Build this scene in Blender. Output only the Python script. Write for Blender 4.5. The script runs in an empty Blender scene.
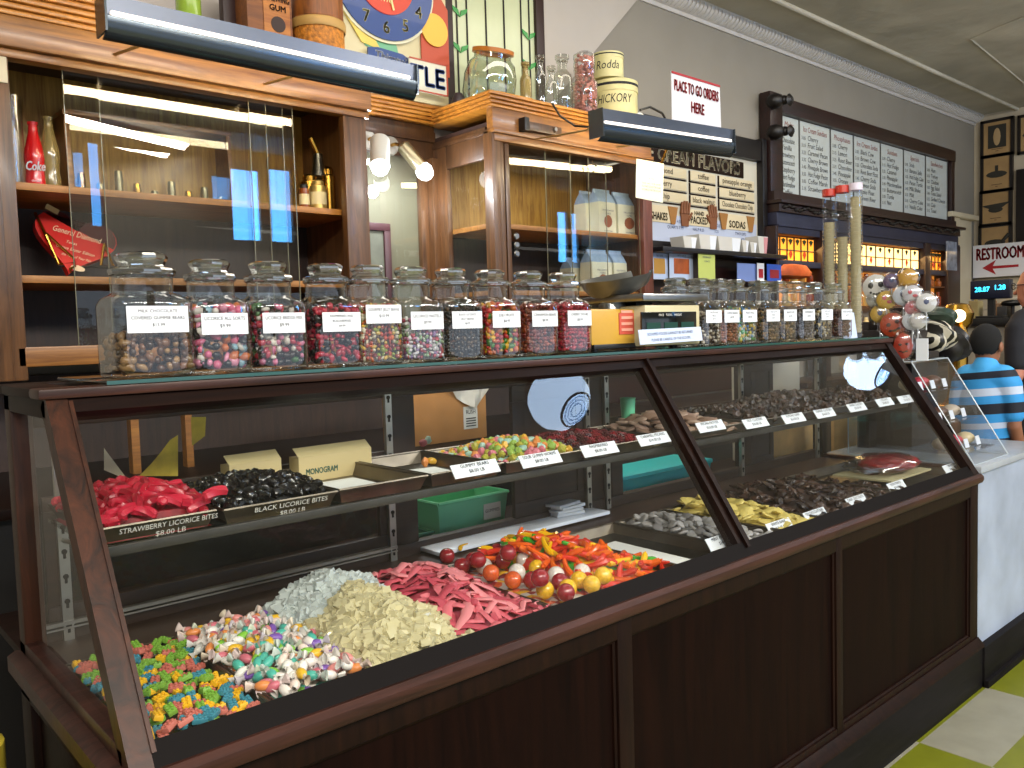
import bpy, bmesh, math, random
from math import sin, cos, pi, radians as rad, sqrt, atan2
from mathutils import Vector as V, Matrix as M, Euler

random.seed(7)
SC = bpy.context.scene
COL = SC.collection
FOC, YAW, PIT, ROL = 835.5608, .7279, -.0615, .0301
CAM = V((0, -1.2492, 1.5))
FW = V((sin(YAW)*cos(PIT), cos(YAW)*cos(PIT), sin(PIT)))
R0 = V((cos(YAW), -sin(YAW), 0)); D0 = FW.cross(R0)
RI = cos(ROL)*R0 + sin(ROL)*D0
DN = -sin(ROL)*R0 + cos(ROL)*D0

def at(px, py, ax, val):
    """point where the sight line of a pixel meets the real plane x/y/z = val"""
    d = FW + RI*((px-512)/FOC) + DN*((py-384)/FOC)
    i = 'xyz'.index(ax)
    return CAM + d*((val-CAM[i])/d[i])

# ------------------------------------------------------------------ colours / materials
def lin(c):
    return c/12.92 if c <= .04045 else ((c+.055)/1.055)**2.4
def hx(h, a=1.0):
    h = h.lstrip('#')
    return tuple(lin(int(h[i:i+2], 16)/255) for i in (0, 2, 4)) + (a,)
def C4(c):
    return hx(c) if isinstance(c, str) else (tuple(c)+(1,))[:4]

MATS = {}
def newmat(name):
    m = bpy.data.materials.new(name); m.use_nodes = True
    nt = m.node_tree; nt.nodes.clear()
    out = nt.nodes.new('ShaderNodeOutputMaterial')
    return m, nt, out
def N(nt, t, **kw):
    n = nt.nodes.new(t)
    for k, v in kw.items():
        if k.startswith('i_'):
            n.inputs[k[2:].replace('_', ' ')].default_value = v
        else:
            setattr(n, k, v)
    return n
def pbr(name, col, rough=.5, metal=0., var=0., scale=15., bump=0., coat=0., emit=None, es=0., attr=False, trans=0., sss=0., spec=.5):
    if name in MATS: return MATS[name]
    m, nt, out = newmat(name)
    p = N(nt, 'ShaderNodeBsdfPrincipled')
    L = nt.links
    p.inputs['Roughness'].default_value = rough
    p.inputs['Metallic'].default_value = metal
    p.inputs['Specular IOR Level'].default_value = spec
    p.inputs['Coat Weight'].default_value = coat
    p.inputs['Transmission Weight'].default_value = trans
    p.inputs['Subsurface Weight'].default_value = sss
    if sss: p.inputs['Subsurface Radius'].default_value = (.01, .006, .004)
    col = C4(col)
    if attr:
        a = N(nt, 'ShaderNodeAttribute', attribute_name='Col')
        L.new(a.outputs['Color'], p.inputs['Base Color'])
    elif var:
        tc = N(nt, 'ShaderNodeTexCoord'); nz = N(nt, 'ShaderNodeTexNoise')
        nz.inputs['Scale'].default_value = scale; nz.inputs['Detail'].default_value = 6
        L.new(tc.outputs['Object'], nz.inputs['Vector'])
        r = N(nt, 'ShaderNodeValToRGB')
        r.color_ramp.elements[0].position = .3; r.color_ramp.elements[1].position = .7
        r.color_ramp.elements[0].color = tuple(max(0, x*(1-var)) for x in col[:3])+(1,)
        r.color_ramp.elements[1].color = tuple(min(1, x*(1+var)) for x in col[:3])+(1,)
        L.new(nz.outputs['Fac'], r.inputs['Fac']); L.new(r.outputs['Color'], p.inputs['Base Color'])
        if bump:
            b = N(nt, 'ShaderNodeBump'); b.inputs['Strength'].default_value = bump; b.inputs['Distance'].default_value = .01
            L.new(nz.outputs['Fac'], b.inputs['Height']); L.new(b.outputs['Normal'], p.inputs['Normal'])
    else:
        p.inputs['Base Color'].default_value = col
    if emit is not None:
        p.inputs['Emission Color'].default_value = C4(emit); p.inputs['Emission Strength'].default_value = es
    L.new(p.outputs['BSDF'], out.inputs['Surface'])
    MATS[name] = m
    return m
def wood(name, c1, c2, rough=.4, axis='x', sc=1., coat=.0, dens=1., spec=.5):
    if name in MATS: return MATS[name]
    m, nt, out = newmat(name); L = nt.links
    p = N(nt, 'ShaderNodeBsdfPrincipled'); p.inputs['Roughness'].default_value = rough
    p.inputs['Specular IOR Level'].default_value = spec; p.inputs['Coat Weight'].default_value = coat; p.inputs['Coat Roughness'].default_value = .15
    tc = N(nt, 'ShaderNodeTexCoord'); mp = N(nt, 'ShaderNodeMapping')
    s = [14*sc]*3; s['xyz'.index(axis)] = 1.1*sc
    mp.inputs['Scale'].default_value = s
    L.new(tc.outputs['Object'], mp.inputs['Vector'])
    nz = N(nt, 'ShaderNodeTexNoise'); nz.inputs['Scale'].default_value = 2.2*dens; nz.inputs['Detail'].default_value = 8; nz.inputs['Roughness'].default_value = .65; nz.inputs['Distortion'].default_value = 1.2
    L.new(mp.outputs['Vector'], nz.inputs['Vector'])
    r = N(nt, 'ShaderNodeValToRGB')
    r.color_ramp.elements[0].position = .32; r.color_ramp.elements[1].position = .68
    r.color_ramp.elements[0].color = C4(c1); r.color_ramp.elements[1].color = C4(c2)
    L.new(nz.outputs['Fac'], r.inputs['Fac']); L.new(r.outputs['Color'], p.inputs['Base Color'])
    b = N(nt, 'ShaderNodeBump'); b.inputs['Strength'].default_value = .12; b.inputs['Distance'].default_value = .004
    L.new(nz.outputs['Fac'], b.inputs['Height']); L.new(b.outputs['Normal'], p.inputs['Normal'])
    L.new(p.outputs['BSDF'], out.inputs['Surface'])
    MATS[name] = m
    return m
def pane(name, tint=(.97, .98, .98), base=.03, edge=.55, rough=.0, ior=1.45, pwr=3.5):
    """thin clear sheet: see-through with Fresnel reflections"""
    if name in MATS: return MATS[name]
    m, nt, out = newmat(name); L = nt.links
    t = N(nt, 'ShaderNodeBsdfTransparent'); t.inputs['Color'].default_value = C4(tint)
    g = N(nt, 'ShaderNodeBsdfGlossy'); g.inputs['Roughness'].default_value = rough
    lw = N(nt, 'ShaderNodeLayerWeight'); lw.inputs['Blend'].default_value = .5
    pw = N(nt, 'ShaderNodeMath', operation='POWER'); pw.inputs[1].default_value = pwr
    mu = N(nt, 'ShaderNodeMath', operation='MULTIPLY_ADD'); mu.inputs[1].default_value = edge; mu.inputs[2].default_value = base
    L.new(lw.outputs['Facing'], pw.inputs[0]); L.new(pw.outputs[0], mu.inputs[0])
    mx = N(nt, 'ShaderNodeMixShader')
    L.new(mu.outputs[0], mx.inputs[0]); L.new(t.outputs[0], mx.inputs[1]); L.new(g.outputs[0], mx.inputs[2])
    L.new(mx.outputs[0], out.inputs['Surface'])
    MATS[name] = m
    return m
def emis(name, col, st):
    if name in MATS: return MATS[name]
    m, nt, out = newmat(name)
    e = N(nt, 'ShaderNodeEmission'); e.inputs['Color'].default_value = C4(col); e.inputs['Strength'].default_value = st
    nt.links.new(e.outputs[0], out.inputs['Surface'])
    MATS[name] = m
    return m

CASEW = wood('dark_case_wood', '#120806', '#20100a', .45, 'x', spec=.12)
CASEV = wood('dark_case_wood_upright', '#120806', '#22110a', .45, 'z', spec=.12)
CASEIN = wood('case_inside_wood', '#24140c', '#3c2417', .5, 'x')
PANELW = wood('case_front_panel_wood', '#0d0504', '#190a06', .5, 'z', sc=.6, spec=.05)
POSTW = wood('worn_post_wood', '#170b06', '#472311', .4, 'z', spec=.3)
CABW = wood('cabinet_oak', '#663c18', '#a06c30', .38, 'x', coat=.2)
CABV = wood('cabinet_oak_upright', '#3d2614', '#6b4728', .38, 'z', coat=.15)
CABD = wood('cabinet_dark_oak', '#352010', '#54361c', .42, 'z', coat=.15)
CORN = wood('cornice_oak', '#8f561d', '#c8862f', .4, 'x', coat=.2)
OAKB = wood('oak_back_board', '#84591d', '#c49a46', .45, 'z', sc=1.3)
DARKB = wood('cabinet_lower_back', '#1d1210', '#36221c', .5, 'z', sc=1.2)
SHELFW = wood('shelf_oak', '#7a4c1e', '#ad7430', .45, 'x')
BARW = wood('bar_mahogany', '#170807', '#2c110d', .4, 'x', coat=.2)
BARNAVY = pbr('bar_blue_black', '#23253a', .45, var=.3, scale=8)  # blue-black tone of the bar's frieze and middle rail
GLASS = pane('case_glass', (.93, .95, .94), .035, .6)
DOORG = pane('door_glass', (.95, .96, .95), .065, .5)
JARG = pane('jar_glass', (.955, .97, .965), .085, .9, .015, pwr=2.2)
LIDG = pane('jar_lid_glass', (.92, .95, .95), .30, .95, .04, pwr=2.2)
ACRYL = pane('acrylic_sheet', (.93, .95, .97), .06, .6)
FILM = pane('plastic_film', (.93, .94, .95), .16, .7, .12)
MIRROR = pbr('mirror_silver', (.82, .82, .80), .02, 1.)
STEEL = pbr('brushed_steel', '#9a9a98', .28, 1., var=.1, scale=30)
TRAYM = pbr('old_tray_aluminium', '#756d62', .38, 1., var=.25, scale=12)
ALU = pbr('aluminium_strip', '#b9b5ab', .4, 1., var=.15)
SLOT = pbr('slot_black', '#080706', .8)
BLACK = pbr('black_paint', '#0c0b0b', .45)
WHITE = pbr('white_card', '#dfe3ea', .6, var=.05, scale=8)
PAPER = pbr('white_paper', '#e6e6e2', .7)
INK = pbr('black_ink', '#15151c', .7)
INKB = pbr('blue_ink', '#2d3a66', .7)
INKR = pbr('red_ink', '#a3121f', .6)
SILVERTXT = pbr('silver_ink', '#d8d4cc', .5)
BRASS = pbr('brass', '#b78a3a', .25, 1., var=.15)
HOOD = pbr('enamel_hood_grey', '#565b66', .3, .6, var=.12, scale=5)
HOODDK = pbr('enamel_hood_dark', '#4c5358', .22, .8)
CREAM = pbr('cream_paint', '#c9bda2', .5, var=.06, scale=4)
CARD = pbr('cardboard', '#b47e45', .75, var=.12, scale=9)
GREENP = pbr('green_plastic', '#72d6a8', .4)
CYANP = pbr('turquoise_plastic', '#27c3c3', .35)

# ------------------------------------------------------------------ mesh building
class B:
    def __init__(s): s.bm = bmesh.new()
    def box(s, x0, x1, y0, y1, z0, z1, bev=0, mi=0, mtx=None):
        x0, x1 = min(x0, x1), max(x0, x1); y0, y1 = min(y0, y1), max(y0, y1); z0, z1 = min(z0, z1), max(z0, z1)
        r = bmesh.ops.create_cube(s.bm, size=1)
        vs = r['verts']
        bmesh.ops.transform(s.bm, matrix=M.Translation(((x0+x1)/2, (y0+y1)/2, (z0+z1)/2)) @ M.Diagonal((x1-x0, y1-y0, z1-z0, 1)), verts=vs)
        fs = set(f for v in vs for f in v.link_faces)
        for f in fs: f.material_index = mi
        if bev:
            es = list(set(e for v in vs for e in v.link_edges))
            r2 = bmesh.ops.bevel(s.bm, geom=es, offset=bev, segments=2, profile=.6, affect='EDGES')
            vs = r2['verts'] if not mtx else list(set(v for f in r2['faces'] for v in f.verts) | set(v for v in vs if v.is_valid))
            for f in r2['faces']: f.material_index = mi
        if mtx is not None:
            bmesh.ops.transform(s.bm, matrix=mtx, verts=[v for v in vs if v.is_valid])
        return s
    def poly(s, pts, mi=0):
        f = s.bm.faces.new([s.bm.verts.new(p) for p in pts]); f.material_index = mi
        return s
    def prism(s, pts, vec, mi=0):
        """extrude a planar polygon along vec"""
        vec = V(vec); a = [s.bm.verts.new(p) for p in pts]; b = [s.bm.verts.new(V(p)+vec) for p in pts]
        n = len(pts)
        fs = [s.bm.faces.new(a), s.bm.faces.new(b[::-1])]
        for i in range(n):
            fs.append(s.bm.faces.new((a[i], b[i], b[(i+1) % n], a[(i+1) % n])))
        for f in fs: f.material_index = mi
        return s
    def lathe(s, prof, c=(0, 0, 0), n=24, sq=2, mtx=None, mi=0, cap=True, sy=1.):
        """prof: [(r,z)] or [(r,z,squareness)]"""
        rings = []
        T = M.Translation(c) if mtx is None else mtx
        for p in prof:
            r, z = p[0], p[1]; k = p[2] if len(p) > 2 else sq
            ring = []
            for i in range(n):
                a = 2*pi*i/n + pi/n
                ca, sa = cos(a), sin(a)
                d = (abs(ca)**k + abs(sa)**k)**(-1/k) if k != 2 else 1
                ring.append(s.bm.verts.new(T @ V((r*d*ca, r*d*sa*sy, z))))
            rings.append(ring)
        for a, b in zip(rings, rings[1:]):
            for i in range(n):
                f = s.bm.faces.new((a[i], a[(i+1) % n], b[(i+1) % n], b[i])); f.material_index = mi
        if cap:
            if prof[0][0] > 1e-5: s.bm.faces.new(rings[0][::-1]).material_index = mi
            if prof[-1][0] > 1e-5: s.bm.faces.new(rings[-1]).material_index = mi
        return s
    def tube(s, pts, r, n=8, mi=0, flat=1.):
        pts = [V(p) for p in pts]; rings = []
        rr = r if isinstance(r, (list, tuple)) else [r]*len(pts)
        up = V((0, 0, 1))
        for i, p in enumerate(pts):
            t = (pts[min(i+1, len(pts)-1)] - pts[max(i-1, 0)]).normalized()
            if abs(t.dot(up)) > .95: side = t.cross(V((1, 0, 0))).normalized()
            else: side = t.cross(up).normalized()
            u = side.cross(t)
            rings.append([s.bm.verts.new(p + rr[i]*(cos(2*pi*k/n)*side + flat*sin(2*pi*k/n)*u)) for k in range(n)])
        for a, b in zip(rings, rings[1:]):
            for i in range(n):
                s.bm.faces.new((a[i], a[(i+1) % n], b[(i+1) % n], b[i])).material_index = mi
        s.bm.faces.new(rings[0][::-1]).material_index = mi; s.bm.faces.new(rings[-1]).material_index = mi
        return s
    def sph(s, c, r, sub=2, mi=0, mtx=None):
        r3 = r if isinstance(r, (tuple, list)) else (r, r, r)
        res = bmesh.ops.create_icosphere(s.bm, subdivisions=sub, radius=1)
        T = (mtx if mtx is not None else M.Translation(c)) @ M.Diagonal(r3+(1,))
        bmesh.ops.transform(s.bm, matrix=T, verts=res['verts'])
        for f in set(f for v in res['verts'] for f in v.link_faces): f.material_index = mi
        return s
    def xf(s, mtx):
        bmesh.ops.transform(s.bm, matrix=mtx, verts=s.bm.verts[:]); return s

WL = {}
def mesh_of(name, b, mats, smooth=True):
    bm = b.bm
    bmesh.ops.recalc_face_normals(bm, faces=bm.faces[:])
    if smooth:
        for f in bm.faces: f.smooth = True
        for e in bm.edges:
            if len(e.link_faces) == 2 and e.calc_face_angle(0) > .6: e.smooth = False
    me = bpy.data.meshes.new(name); bm.to_mesh(me); bm.free()
    for m in (mats if isinstance(mats, (list, tuple)) else [mats]): me.materials.append(m)
    return me
def put(o):
    COL.objects.link(o); return o
def tag(o, label=None, cat=None, group=None, kind=None):
    if label: o['label'] = label
    if cat: o['category'] = cat
    if group: o['group'] = group
    if kind: o['kind'] = kind
    return o
def T(name, label, cat, loc=(0, 0, 0), group=None, kind=None):
    o = put(bpy.data.objects.new(name, None)); o.location = loc; o.empty_display_size = .05
    WL[o.name] = V(loc)
    return tag(o, label, cat, group, kind)
def P(name, b, mat, par, label=None, smooth=True, kind=None):
    """a part: world-space mesh b hung under par"""
    off = WL[par.name]
    me = mesh_of(name, b, mat, smooth); me.transform(M.Translation(-off))
    o = put(bpy.data.objects.new(name, me)); o.parent = par
    WL[o.name] = off
    return tag(o, label, None, None, kind)
def S(name, b, mat, label=None, cat=None, group=None, kind=None, smooth=True):
    """a top-level single mesh, origin moved to the middle of its base"""
    me = mesh_of(name, b, mat, smooth)
    xs = [v.co.x for v in me.vertices]; ys = [v.co.y for v in me.vertices]; zs = [v.co.z for v in me.vertices]
    c = V(((min(xs)+max(xs))/2, (min(ys)+max(ys))/2, min(zs)))
    me.transform(M.Translation(-c))
    o = put(bpy.data.objects.new(name, me)); o.location = c
    WL[o.name] = c
    return tag(o, label, cat, group, kind)
def ST(name, b, mat, smooth=True):
    return S(name, b, mat, kind='structure', smooth=smooth)
def dup(root, loc=None, rot=None, label=None, group=None):
    r = put(root.copy())
    if loc is not None: r.location = loc
    if rot is not None: r.rotation_euler = rot
    if label: r['label'] = label
    if group: r['group'] = group
    for ch in list(root.children):
        c = put(ch.copy()); c.parent = r
        for g in list(ch.children):
            d = put(g.copy()); d.parent = c
    return r

# ------------------------------------------------------------------ lettering: glyph meshes taken once from the built-in font
GL = {}
def _glyphs():
    chars = 'ABCDEFGHIJKLMNOPQRSTUVWXYZabcdefghijklmnopqrstuvwxyz0123456789$.,&?-:%!/'
    cu = bpy.data.curves.new('glyph', 'FONT'); cu.resolution_u = 2
    o = put(bpy.data.objects.new('glyph', cu))
    def ev(t):
        cu.body = t
        dg = bpy.context.evaluated_depsgraph_get(); dg.update()
        me = bpy.data.meshes.new_from_object(o.evaluated_get(dg))
        vs = [tuple(v.co) for v in me.vertices]; fs = [tuple(p.vertices) for p in me.polygons]
        bpy.data.meshes.remove(me)
        return vs, fs
    mx = lambda vs: max(v[0] for v in vs)
    hh = mx(ev('HH')[0])
    for ch in chars:
        vs, fs = ev(ch); adv = mx(ev('H'+ch+'H')[0]) - hh
        GL[ch] = (vs, fs, adv)
    bpy.data.objects.remove(o); bpy.data.curves.remove(cu)
_glyphs()
def twidth(s): return sum(GL[c][2] if c in GL else .3 for c in s)
def text(b, s, o, right, up, h, w=None, mi=0, align='c', bold=0., slant=0.):
    """letters of cap height h; squeezed to width w when given; o = centre of the baseline"""
    right = V(right).normalized(); up = V(up).normalized()
    k = h/.69; sx = k
    W = twidth(s)*k
    if w and W > w: sx = k*w/W; W = w
    x = {'c': -W/2, 'l': 0, 'r': -W}[align]
    o = V(o)
    offs = [(0, 0)] if not bold else [(-bold, 0), (bold, 0), (0, bold), (0, -bold)]
    for c in s:
        if c in GL:
            vs, fs, adv = GL[c]
            for ox, oy in offs:
                bv = [b.bm.verts.new(o + right*(x + sx*(v[0]+slant*v[1]) + ox*h) + up*(k*v[1] + oy*h)) for v in vs]
                for f in fs:
                    try: b.bm.faces.new([bv[i] for i in f]).material_index = mi
                    except ValueError: pass
            x += adv*sx
        else: x += .3*sx
    return b
def flat_text(name, lines, par, mat, right, up, **kw):
    b = B()
    for s, o, h, w in lines: text(b, s, o, right, up, h, w, **kw)
    return P(name, b, mat, par, smooth=False)

def frame_boxes(b, x0, x1, z0, z1, y0, y1, w, bev=0):
    b.box(x0, x1, y0, y1, z1-w, z1, bev).box(x0, x1, y0, y1, z0, z0+w, bev)
    b.box(x0, x0+w, y0, y1, z0+w, z1-w, bev).box(x1-w, x1, y0, y1, z0+w, z1-w, bev)
    return b

# ------------------------------------------------------------------ the room
YW, XE, ZC = 2.1, 9.55, 3.6
WALLM = pbr('wall_plaster_grey', '#8b857b', .85, var=.05, scale=3)
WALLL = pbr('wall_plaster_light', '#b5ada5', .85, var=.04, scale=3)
WALLE = pbr('wall_plaster_warm', '#bdb09a', .85, var=.06, scale=3)
m, nt, out = newmat('ceiling_stained'); L = nt.links
p = N(nt, 'ShaderNodeBsdfPrincipled'); p.inputs['Roughness'].default_value = .8
tc = N(nt, 'ShaderNodeTexCoord'); nz = N(nt, 'ShaderNodeTexNoise'); nz.inputs['Scale'].default_value = 1.3; nz.inputs['Detail'].default_value = 9; nz.inputs['Distortion'].default_value = .8
L.new(tc.outputs['Object'], nz.inputs['Vector'])
r = N(nt, 'ShaderNodeValToRGB'); r.color_ramp.elements[0].position = .35; r.color_ramp.elements[1].position = .72
r.color_ramp.elements[0].color = C4('#a8a294'); r.color_ramp.elements[1].color = C4('#cac3b3')
L.new(nz.outputs['Fac'], r.inputs['Fac']); L.new(r.outputs['Color'], p.inputs['Base Color'])
nz2 = N(nt, 'ShaderNodeTexNoise'); nz2.inputs['Scale'].default_value = 6; nz2.inputs['Detail'].default_value = 6
L.new(tc.outputs['Object'], nz2.inputs['Vector'])
bp = N(nt, 'ShaderNodeBump'); bp.inputs['Strength'].default_value = .5; bp.inputs['Distance'].default_value = .03
L.new(nz2.outputs['Fac'], bp.inputs['Height']); L.new(bp.outputs['Normal'], p.inputs['Normal'])
L.new(p.outputs['BSDF'], out.inputs['Surface']); CEILM = m

# chequered floor: runs of three 0.215 m tiles along the counter, one tile deep
TX, TY, TLX, TLY = 2.975, -.033, .645, .236
m, nt, out = newmat('floor_chequered_tiles'); L = nt.links
p = N(nt, 'ShaderNodeBsdfPrincipled'); p.inputs['Roughness'].default_value = .45
tc = N(nt, 'ShaderNodeTexCoord'); mp = N(nt, 'ShaderNodeMapping'); mp.vector_type = 'POINT'
ck = N(nt, 'ShaderNodeTexChecker'); ck.inputs['Scale'].default_value = 1
mp.inputs['Scale'].default_value = (1/TLX, 1/TLY, 0); mp.inputs['Location'].default_value = (-TX/TLX+20, -TY/TLY+20, .5)
L.new(tc.outputs['Object'], mp.inputs['Vector']); L.new(mp.outputs['Vector'], ck.inputs['Vector'])
ck.inputs['Color2'].default_value = C4('#6f7310'); ck.inputs['Color1'].default_value = C4('#8f8c7b')
nz = N(nt, 'ShaderNodeTexNoise'); nz.inputs['Scale'].default_value = 9; nz.inputs['Detail'].default_value = 8
L.new(tc.outputs['Object'], nz.inputs['Vector'])
mr = N(nt, 'ShaderNodeMapRange'); mr.inputs['To Min'].default_value = .72; mr.inputs['To Max'].default_value = 1.18
L.new(nz.outputs['Fac'], mr.inputs['Value'])
mm = N(nt, 'ShaderNodeVectorMath', operation='SCALE')
L.new(ck.outputs['Color'], mm.inputs[0]); L.new(mr.outputs['Result'], mm.inputs['Scale'])
L.new(mm.outputs[0], p.inputs['Base Color']); L.new(p.outputs['BSDF'], out.inputs['Surface']); FLOORM = m

b = B(); b.box(-3, XE+.1, -4.6, YW+.1, -.06, 0)
me = mesh_of('floor', b, FLOORM); o = put(bpy.data.objects.new('floor', me)); o['kind'] = 'structure'
ST('ceiling', B().box(-3, XE+.1, -4.6, YW+.1, ZC, ZC+.06), CEILM)
ST('wall_back', B().box(-3, XE+.1, YW, YW+.1, 0, ZC), WALLM)
ST('wall_right', B().box(XE, XE+.1, -4.5, YW, 0, ZC), WALLE)
ST('wall_left', B().box(-3.1, -3, -4.6, YW, 0, ZC), WALLM)
# lighter stretch of wall over the cabinets, cut off along a slope
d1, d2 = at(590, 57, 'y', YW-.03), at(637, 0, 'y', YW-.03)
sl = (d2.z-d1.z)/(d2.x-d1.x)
ST('wall_slope_cut', B().prism([(-1, YW-.03, 2.3), (d1.x-(d1.z-2.3)/sl, YW-.03, 2.3), (d2.x+(ZC-d2.z)/sl, YW-.03, ZC), (-1, YW-.03, ZC)], (0, .03, 0)), WALLL)
# moulded cove where wall meets ceiling, with small ribs
CORM = pbr('cove_plaster', '#bdb9b6', .7, var=.06, scale=14)
b = B()
prof = [(2.1, 3.50), (2.085, 3.50), (2.085, 3.525), (2.07, 3.53), (2.04, 3.545), (2.02, 3.565), (2.01, 3.60), (2.1, 3.60)]
b.prism([(3.2, y, z) for y, z in prof], (XE-3.2, 0, 0))
ST('trim_1', b, CORM)
b = B()
for i in range(150):
    x = 3.4 + i*.041
    b.tube([(x, 2.068, 3.529), (x, 2.036, 3.544), (x, 2.016, 3.565), (x, 2.008, 3.592)], .0055, 5)
ST('trim_2', b, CORM)
ST('trim_3', B().tube([(-3, 1.70, 3.592), (XE, 1.70, 3.592)], .018, 8), CEILM)
ST('trim_4', B().tube([(6.4, .1, 3.596), (6.9, 1.2, 3.596), (8.6, 1.35, 3.596)], .008, 6), CEILM)
b = B(); 
for i in range(18):
    z = .05 + i*.11
    b.box(XE-.02, XE, -.5, 2.08, z, z+.104, .006)
ST('trim_5', b, WALLE)
# door casing at the end of the back wall
b = B(); c0 = at(949, 212, 'y', 2.06); c1 = at(970, 218, 'y', 2.06)
b.box(c0.x, c0.x+.2, 2.03, 2.1, 0, c0.z-.03, .01).box(c0.x+.2, c1.x+.05, 2.06, 2.1, 0, c0.z-.05, .005)
b.box(c0.x-.06, c1.x+.08, 2.0, 2.1, c0.z-.05, c0.z, .01)
ST('door_1', b, CREAM)
cl = at(8, 83, 'y', 1.575); ST('trim_6', B().box(.30, cl.x, 1.575, 1.66, cl.z, ZC), CREAM)
# street wall behind the viewer with tall panes of daylight
holes = [(2.50, 2.60, 2.68, 3.5), (3.95, 4.27, 2.62, 3.4), (4.40, 4.66, 2.62, 3.44), (9.05, 9.25, 2.55, 3.3), (9.34, 9.50, 2.55, 3.3), (-2.4, 8.4, .25, 2.1)]
xs = sorted(set([-3.1, XE+.1]+[v for h in holes for v in h[:2]])); zs = sorted(set([0, ZC]+[v for h in holes for v in h[2:]]))
b = B()
for xa, xb in zip(xs, xs[1:]):
    for za, zb in zip(zs, zs[1:]):
        cx, cz = (xa+xb)/2, (za+zb)/2
        if not any(h[0] < cx < h[1] and h[2] < cz < h[3] for h in holes): b.box(xa, xb, -4.6, -4.5, za, zb)
ST('wall_front', b, WALLM, False)
for i, h in enumerate(holes):
    if i < 5:
        b = B().box(h[0], h[1], -4.57, -4.55, h[2], h[3])
        ST('window_%d' % (i+1), b, emis('daylight_pane', (.10, .42, 1.0), 16))
    else:
        b = B()
        for x in (-2.4, .3, 3.0, 5.7, 8.34): b.box(x, x+.06, -4.56, -4.5, h[2], h[3])
        b.box(-2.4, 8.4, -4.56, -4.5, h[2], h[2]+.06).box(-2.4, 8.4, -4.56, -4.5, h[3]-.06, h[3])
        ST('window_6', b, BLACK)

FRM_ = pbr('plum_frame', '#3d1c22', .4)
# ------------------------------------------------------------------ the candy case
X0, X1, XM = .353, 3.612, 1.961
ZL, ZT, YT, YD = .878, 1.409, .354, .69
SA = atan2(ZT-ZL, YT); LS = sqrt((ZT-ZL)**2+YT**2)
def sp(x, s, n): return V((x, s*cos(SA) - n*sin(SA), ZL + s*sin(SA) + n*cos(SA)))
def sbox(b, x0, x1, s0, s1, n0, n1, mi=0):
    return b.prism([sp(x0, s0, n0), sp(x0, s1, n0), sp(x0, s1, n1), sp(x0, s0, n1)], (x1-x0, 0, 0), mi)
UPS = V((0, cos(SA), sin(SA)))

case = T('display_case', 'long dark wooden candy display case with sloping glass front and panelled base', 'display case', ((X0+X1)/2, .35, 0))
b = B(); b.box(X0+.012, X1-.012, .022, YD, .0, .855)
P('carcass', b, CASEW, case)
b = B()
for xa, xb in ((X0, .445), (1.411, 1.463), (2.437, 2.478), (3.533, X1)): b.box(xa, xb, -.002, .022, .19, .86, .004)
b.box(X0, X1, -.001, .022, .79, .86, .004).box(X0, X1, -.001, .022, .17, .225, .004)
b.box(X0-.004, X0+.02, 0, .08, .19, .86, .004).box(X0-.004, X0+.02, .61, YD, .19, .86, .004).box(X0-.004, X0+.02, 0, YD, .79, .86, .004)
P('face_frame', b, CASEV, case)
for xa, xb in ((.445, 1.411), (1.463, 2.437), (2.478, 3.533)):
    b = B().box(xa-.006, xb+.006, .012, .024, .2, .8)
    P('front_panel', b, PANELW, case)
    b = B()
    for p0, p1 in (((xa, .788), (xb, .788)), ((xa, .227), (xb, .227)), ((xa+.003, .227), (xa+.003, .788)), ((xb-.003, .227), (xb-.003, .788))):
        b.tube([(p0[0], .010, p0[1]), (p1[0], .010, p1[1])], .006, 6)
    P('panel_bead', b, CASEV, case)
PLINM = wood('scuffed_plinth_paint', '#0a0809', '#171314', .6, 'x', spec=.12)
b = B(); b.box(X0-.02, X1, -.022, .03, 0, .168, .003).box(X0-.022, X0+.02, -.02, YD, 0, .168, .003)
P('plinth', b, PLINM, case)
b = B(); b.prism([(X0-.02, -.022, .168), (X0-.02, -.030, .172), (X0-.02, -.028, .182), (X0-.02, -.006, .205), (X0-.02, .01, .205), (X0-.02, .01, .168)], (X1-X0+.018, 0, 0))
P('plinth_moulding', b, CASEV, case)
LEDGE = wood('ledge_worn_wood', '#1c0e0a', '#45271f', .35, 'x', spec=.3)
b = B()
pr_ = [(-.004, .835), (-.018, .843), (-.024, .856), (-.022, .868), (-.012, .878), (.03, .878), (.03, .835)]
b.prism([(X0-.02, y, z) for y, z in pr_], (X1-X0+.022, 0, 0))
b.prism([(X0-.024, -.02, .842), (X0-.024, -.02, .872), (X0-.01, -.02, .88), (X0+.03, -.02, .88), (X0+.03, -.02, .842)], (0, YD+.02, 0))
P('ledge_moulding', b, LEDGE, case)
# sloping posts and frame
b = B(); sbox(b, X0, X0+.034, -.01, LS+.006, -.035, .004)
P('sloping_post', b, POSTW, case, 'worn corner post with bare wood edge')
b = B(); sbox(b, X0+.034, X0+.041, 0.02, LS-.01, -.03, .008)
P('glass_bead', b, POSTW, case)
b = B(); sbox(b, XM-.028, XM+.028, .02, LS, -.035, .002); sbox(b, XM-.006, XM+.006, .02, LS, .002, .012)
P('sloping_post', b, CASEV, case)
b = B(); sbox(b, X1-.05, X1, -.01, LS+.006, -.035, .004); sbox(b, X1-.058, X1-.05, .02, LS-.01, -.03, .008)
P('sloping_post', b, CASEV, case)
b = B(); sbox(b, X0+.034, X1-.05, -.004, .038, -.03, .004)
P('bottom_rail', b, pbr('black_brown_rail', '#0c0706', .55, spec=.08), case)
b = B(); sbox(b, X0+.034, X1-.05, LS-.03, LS+.004, -.03, .002)
P('top_rail', b, CASEW, case)
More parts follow.
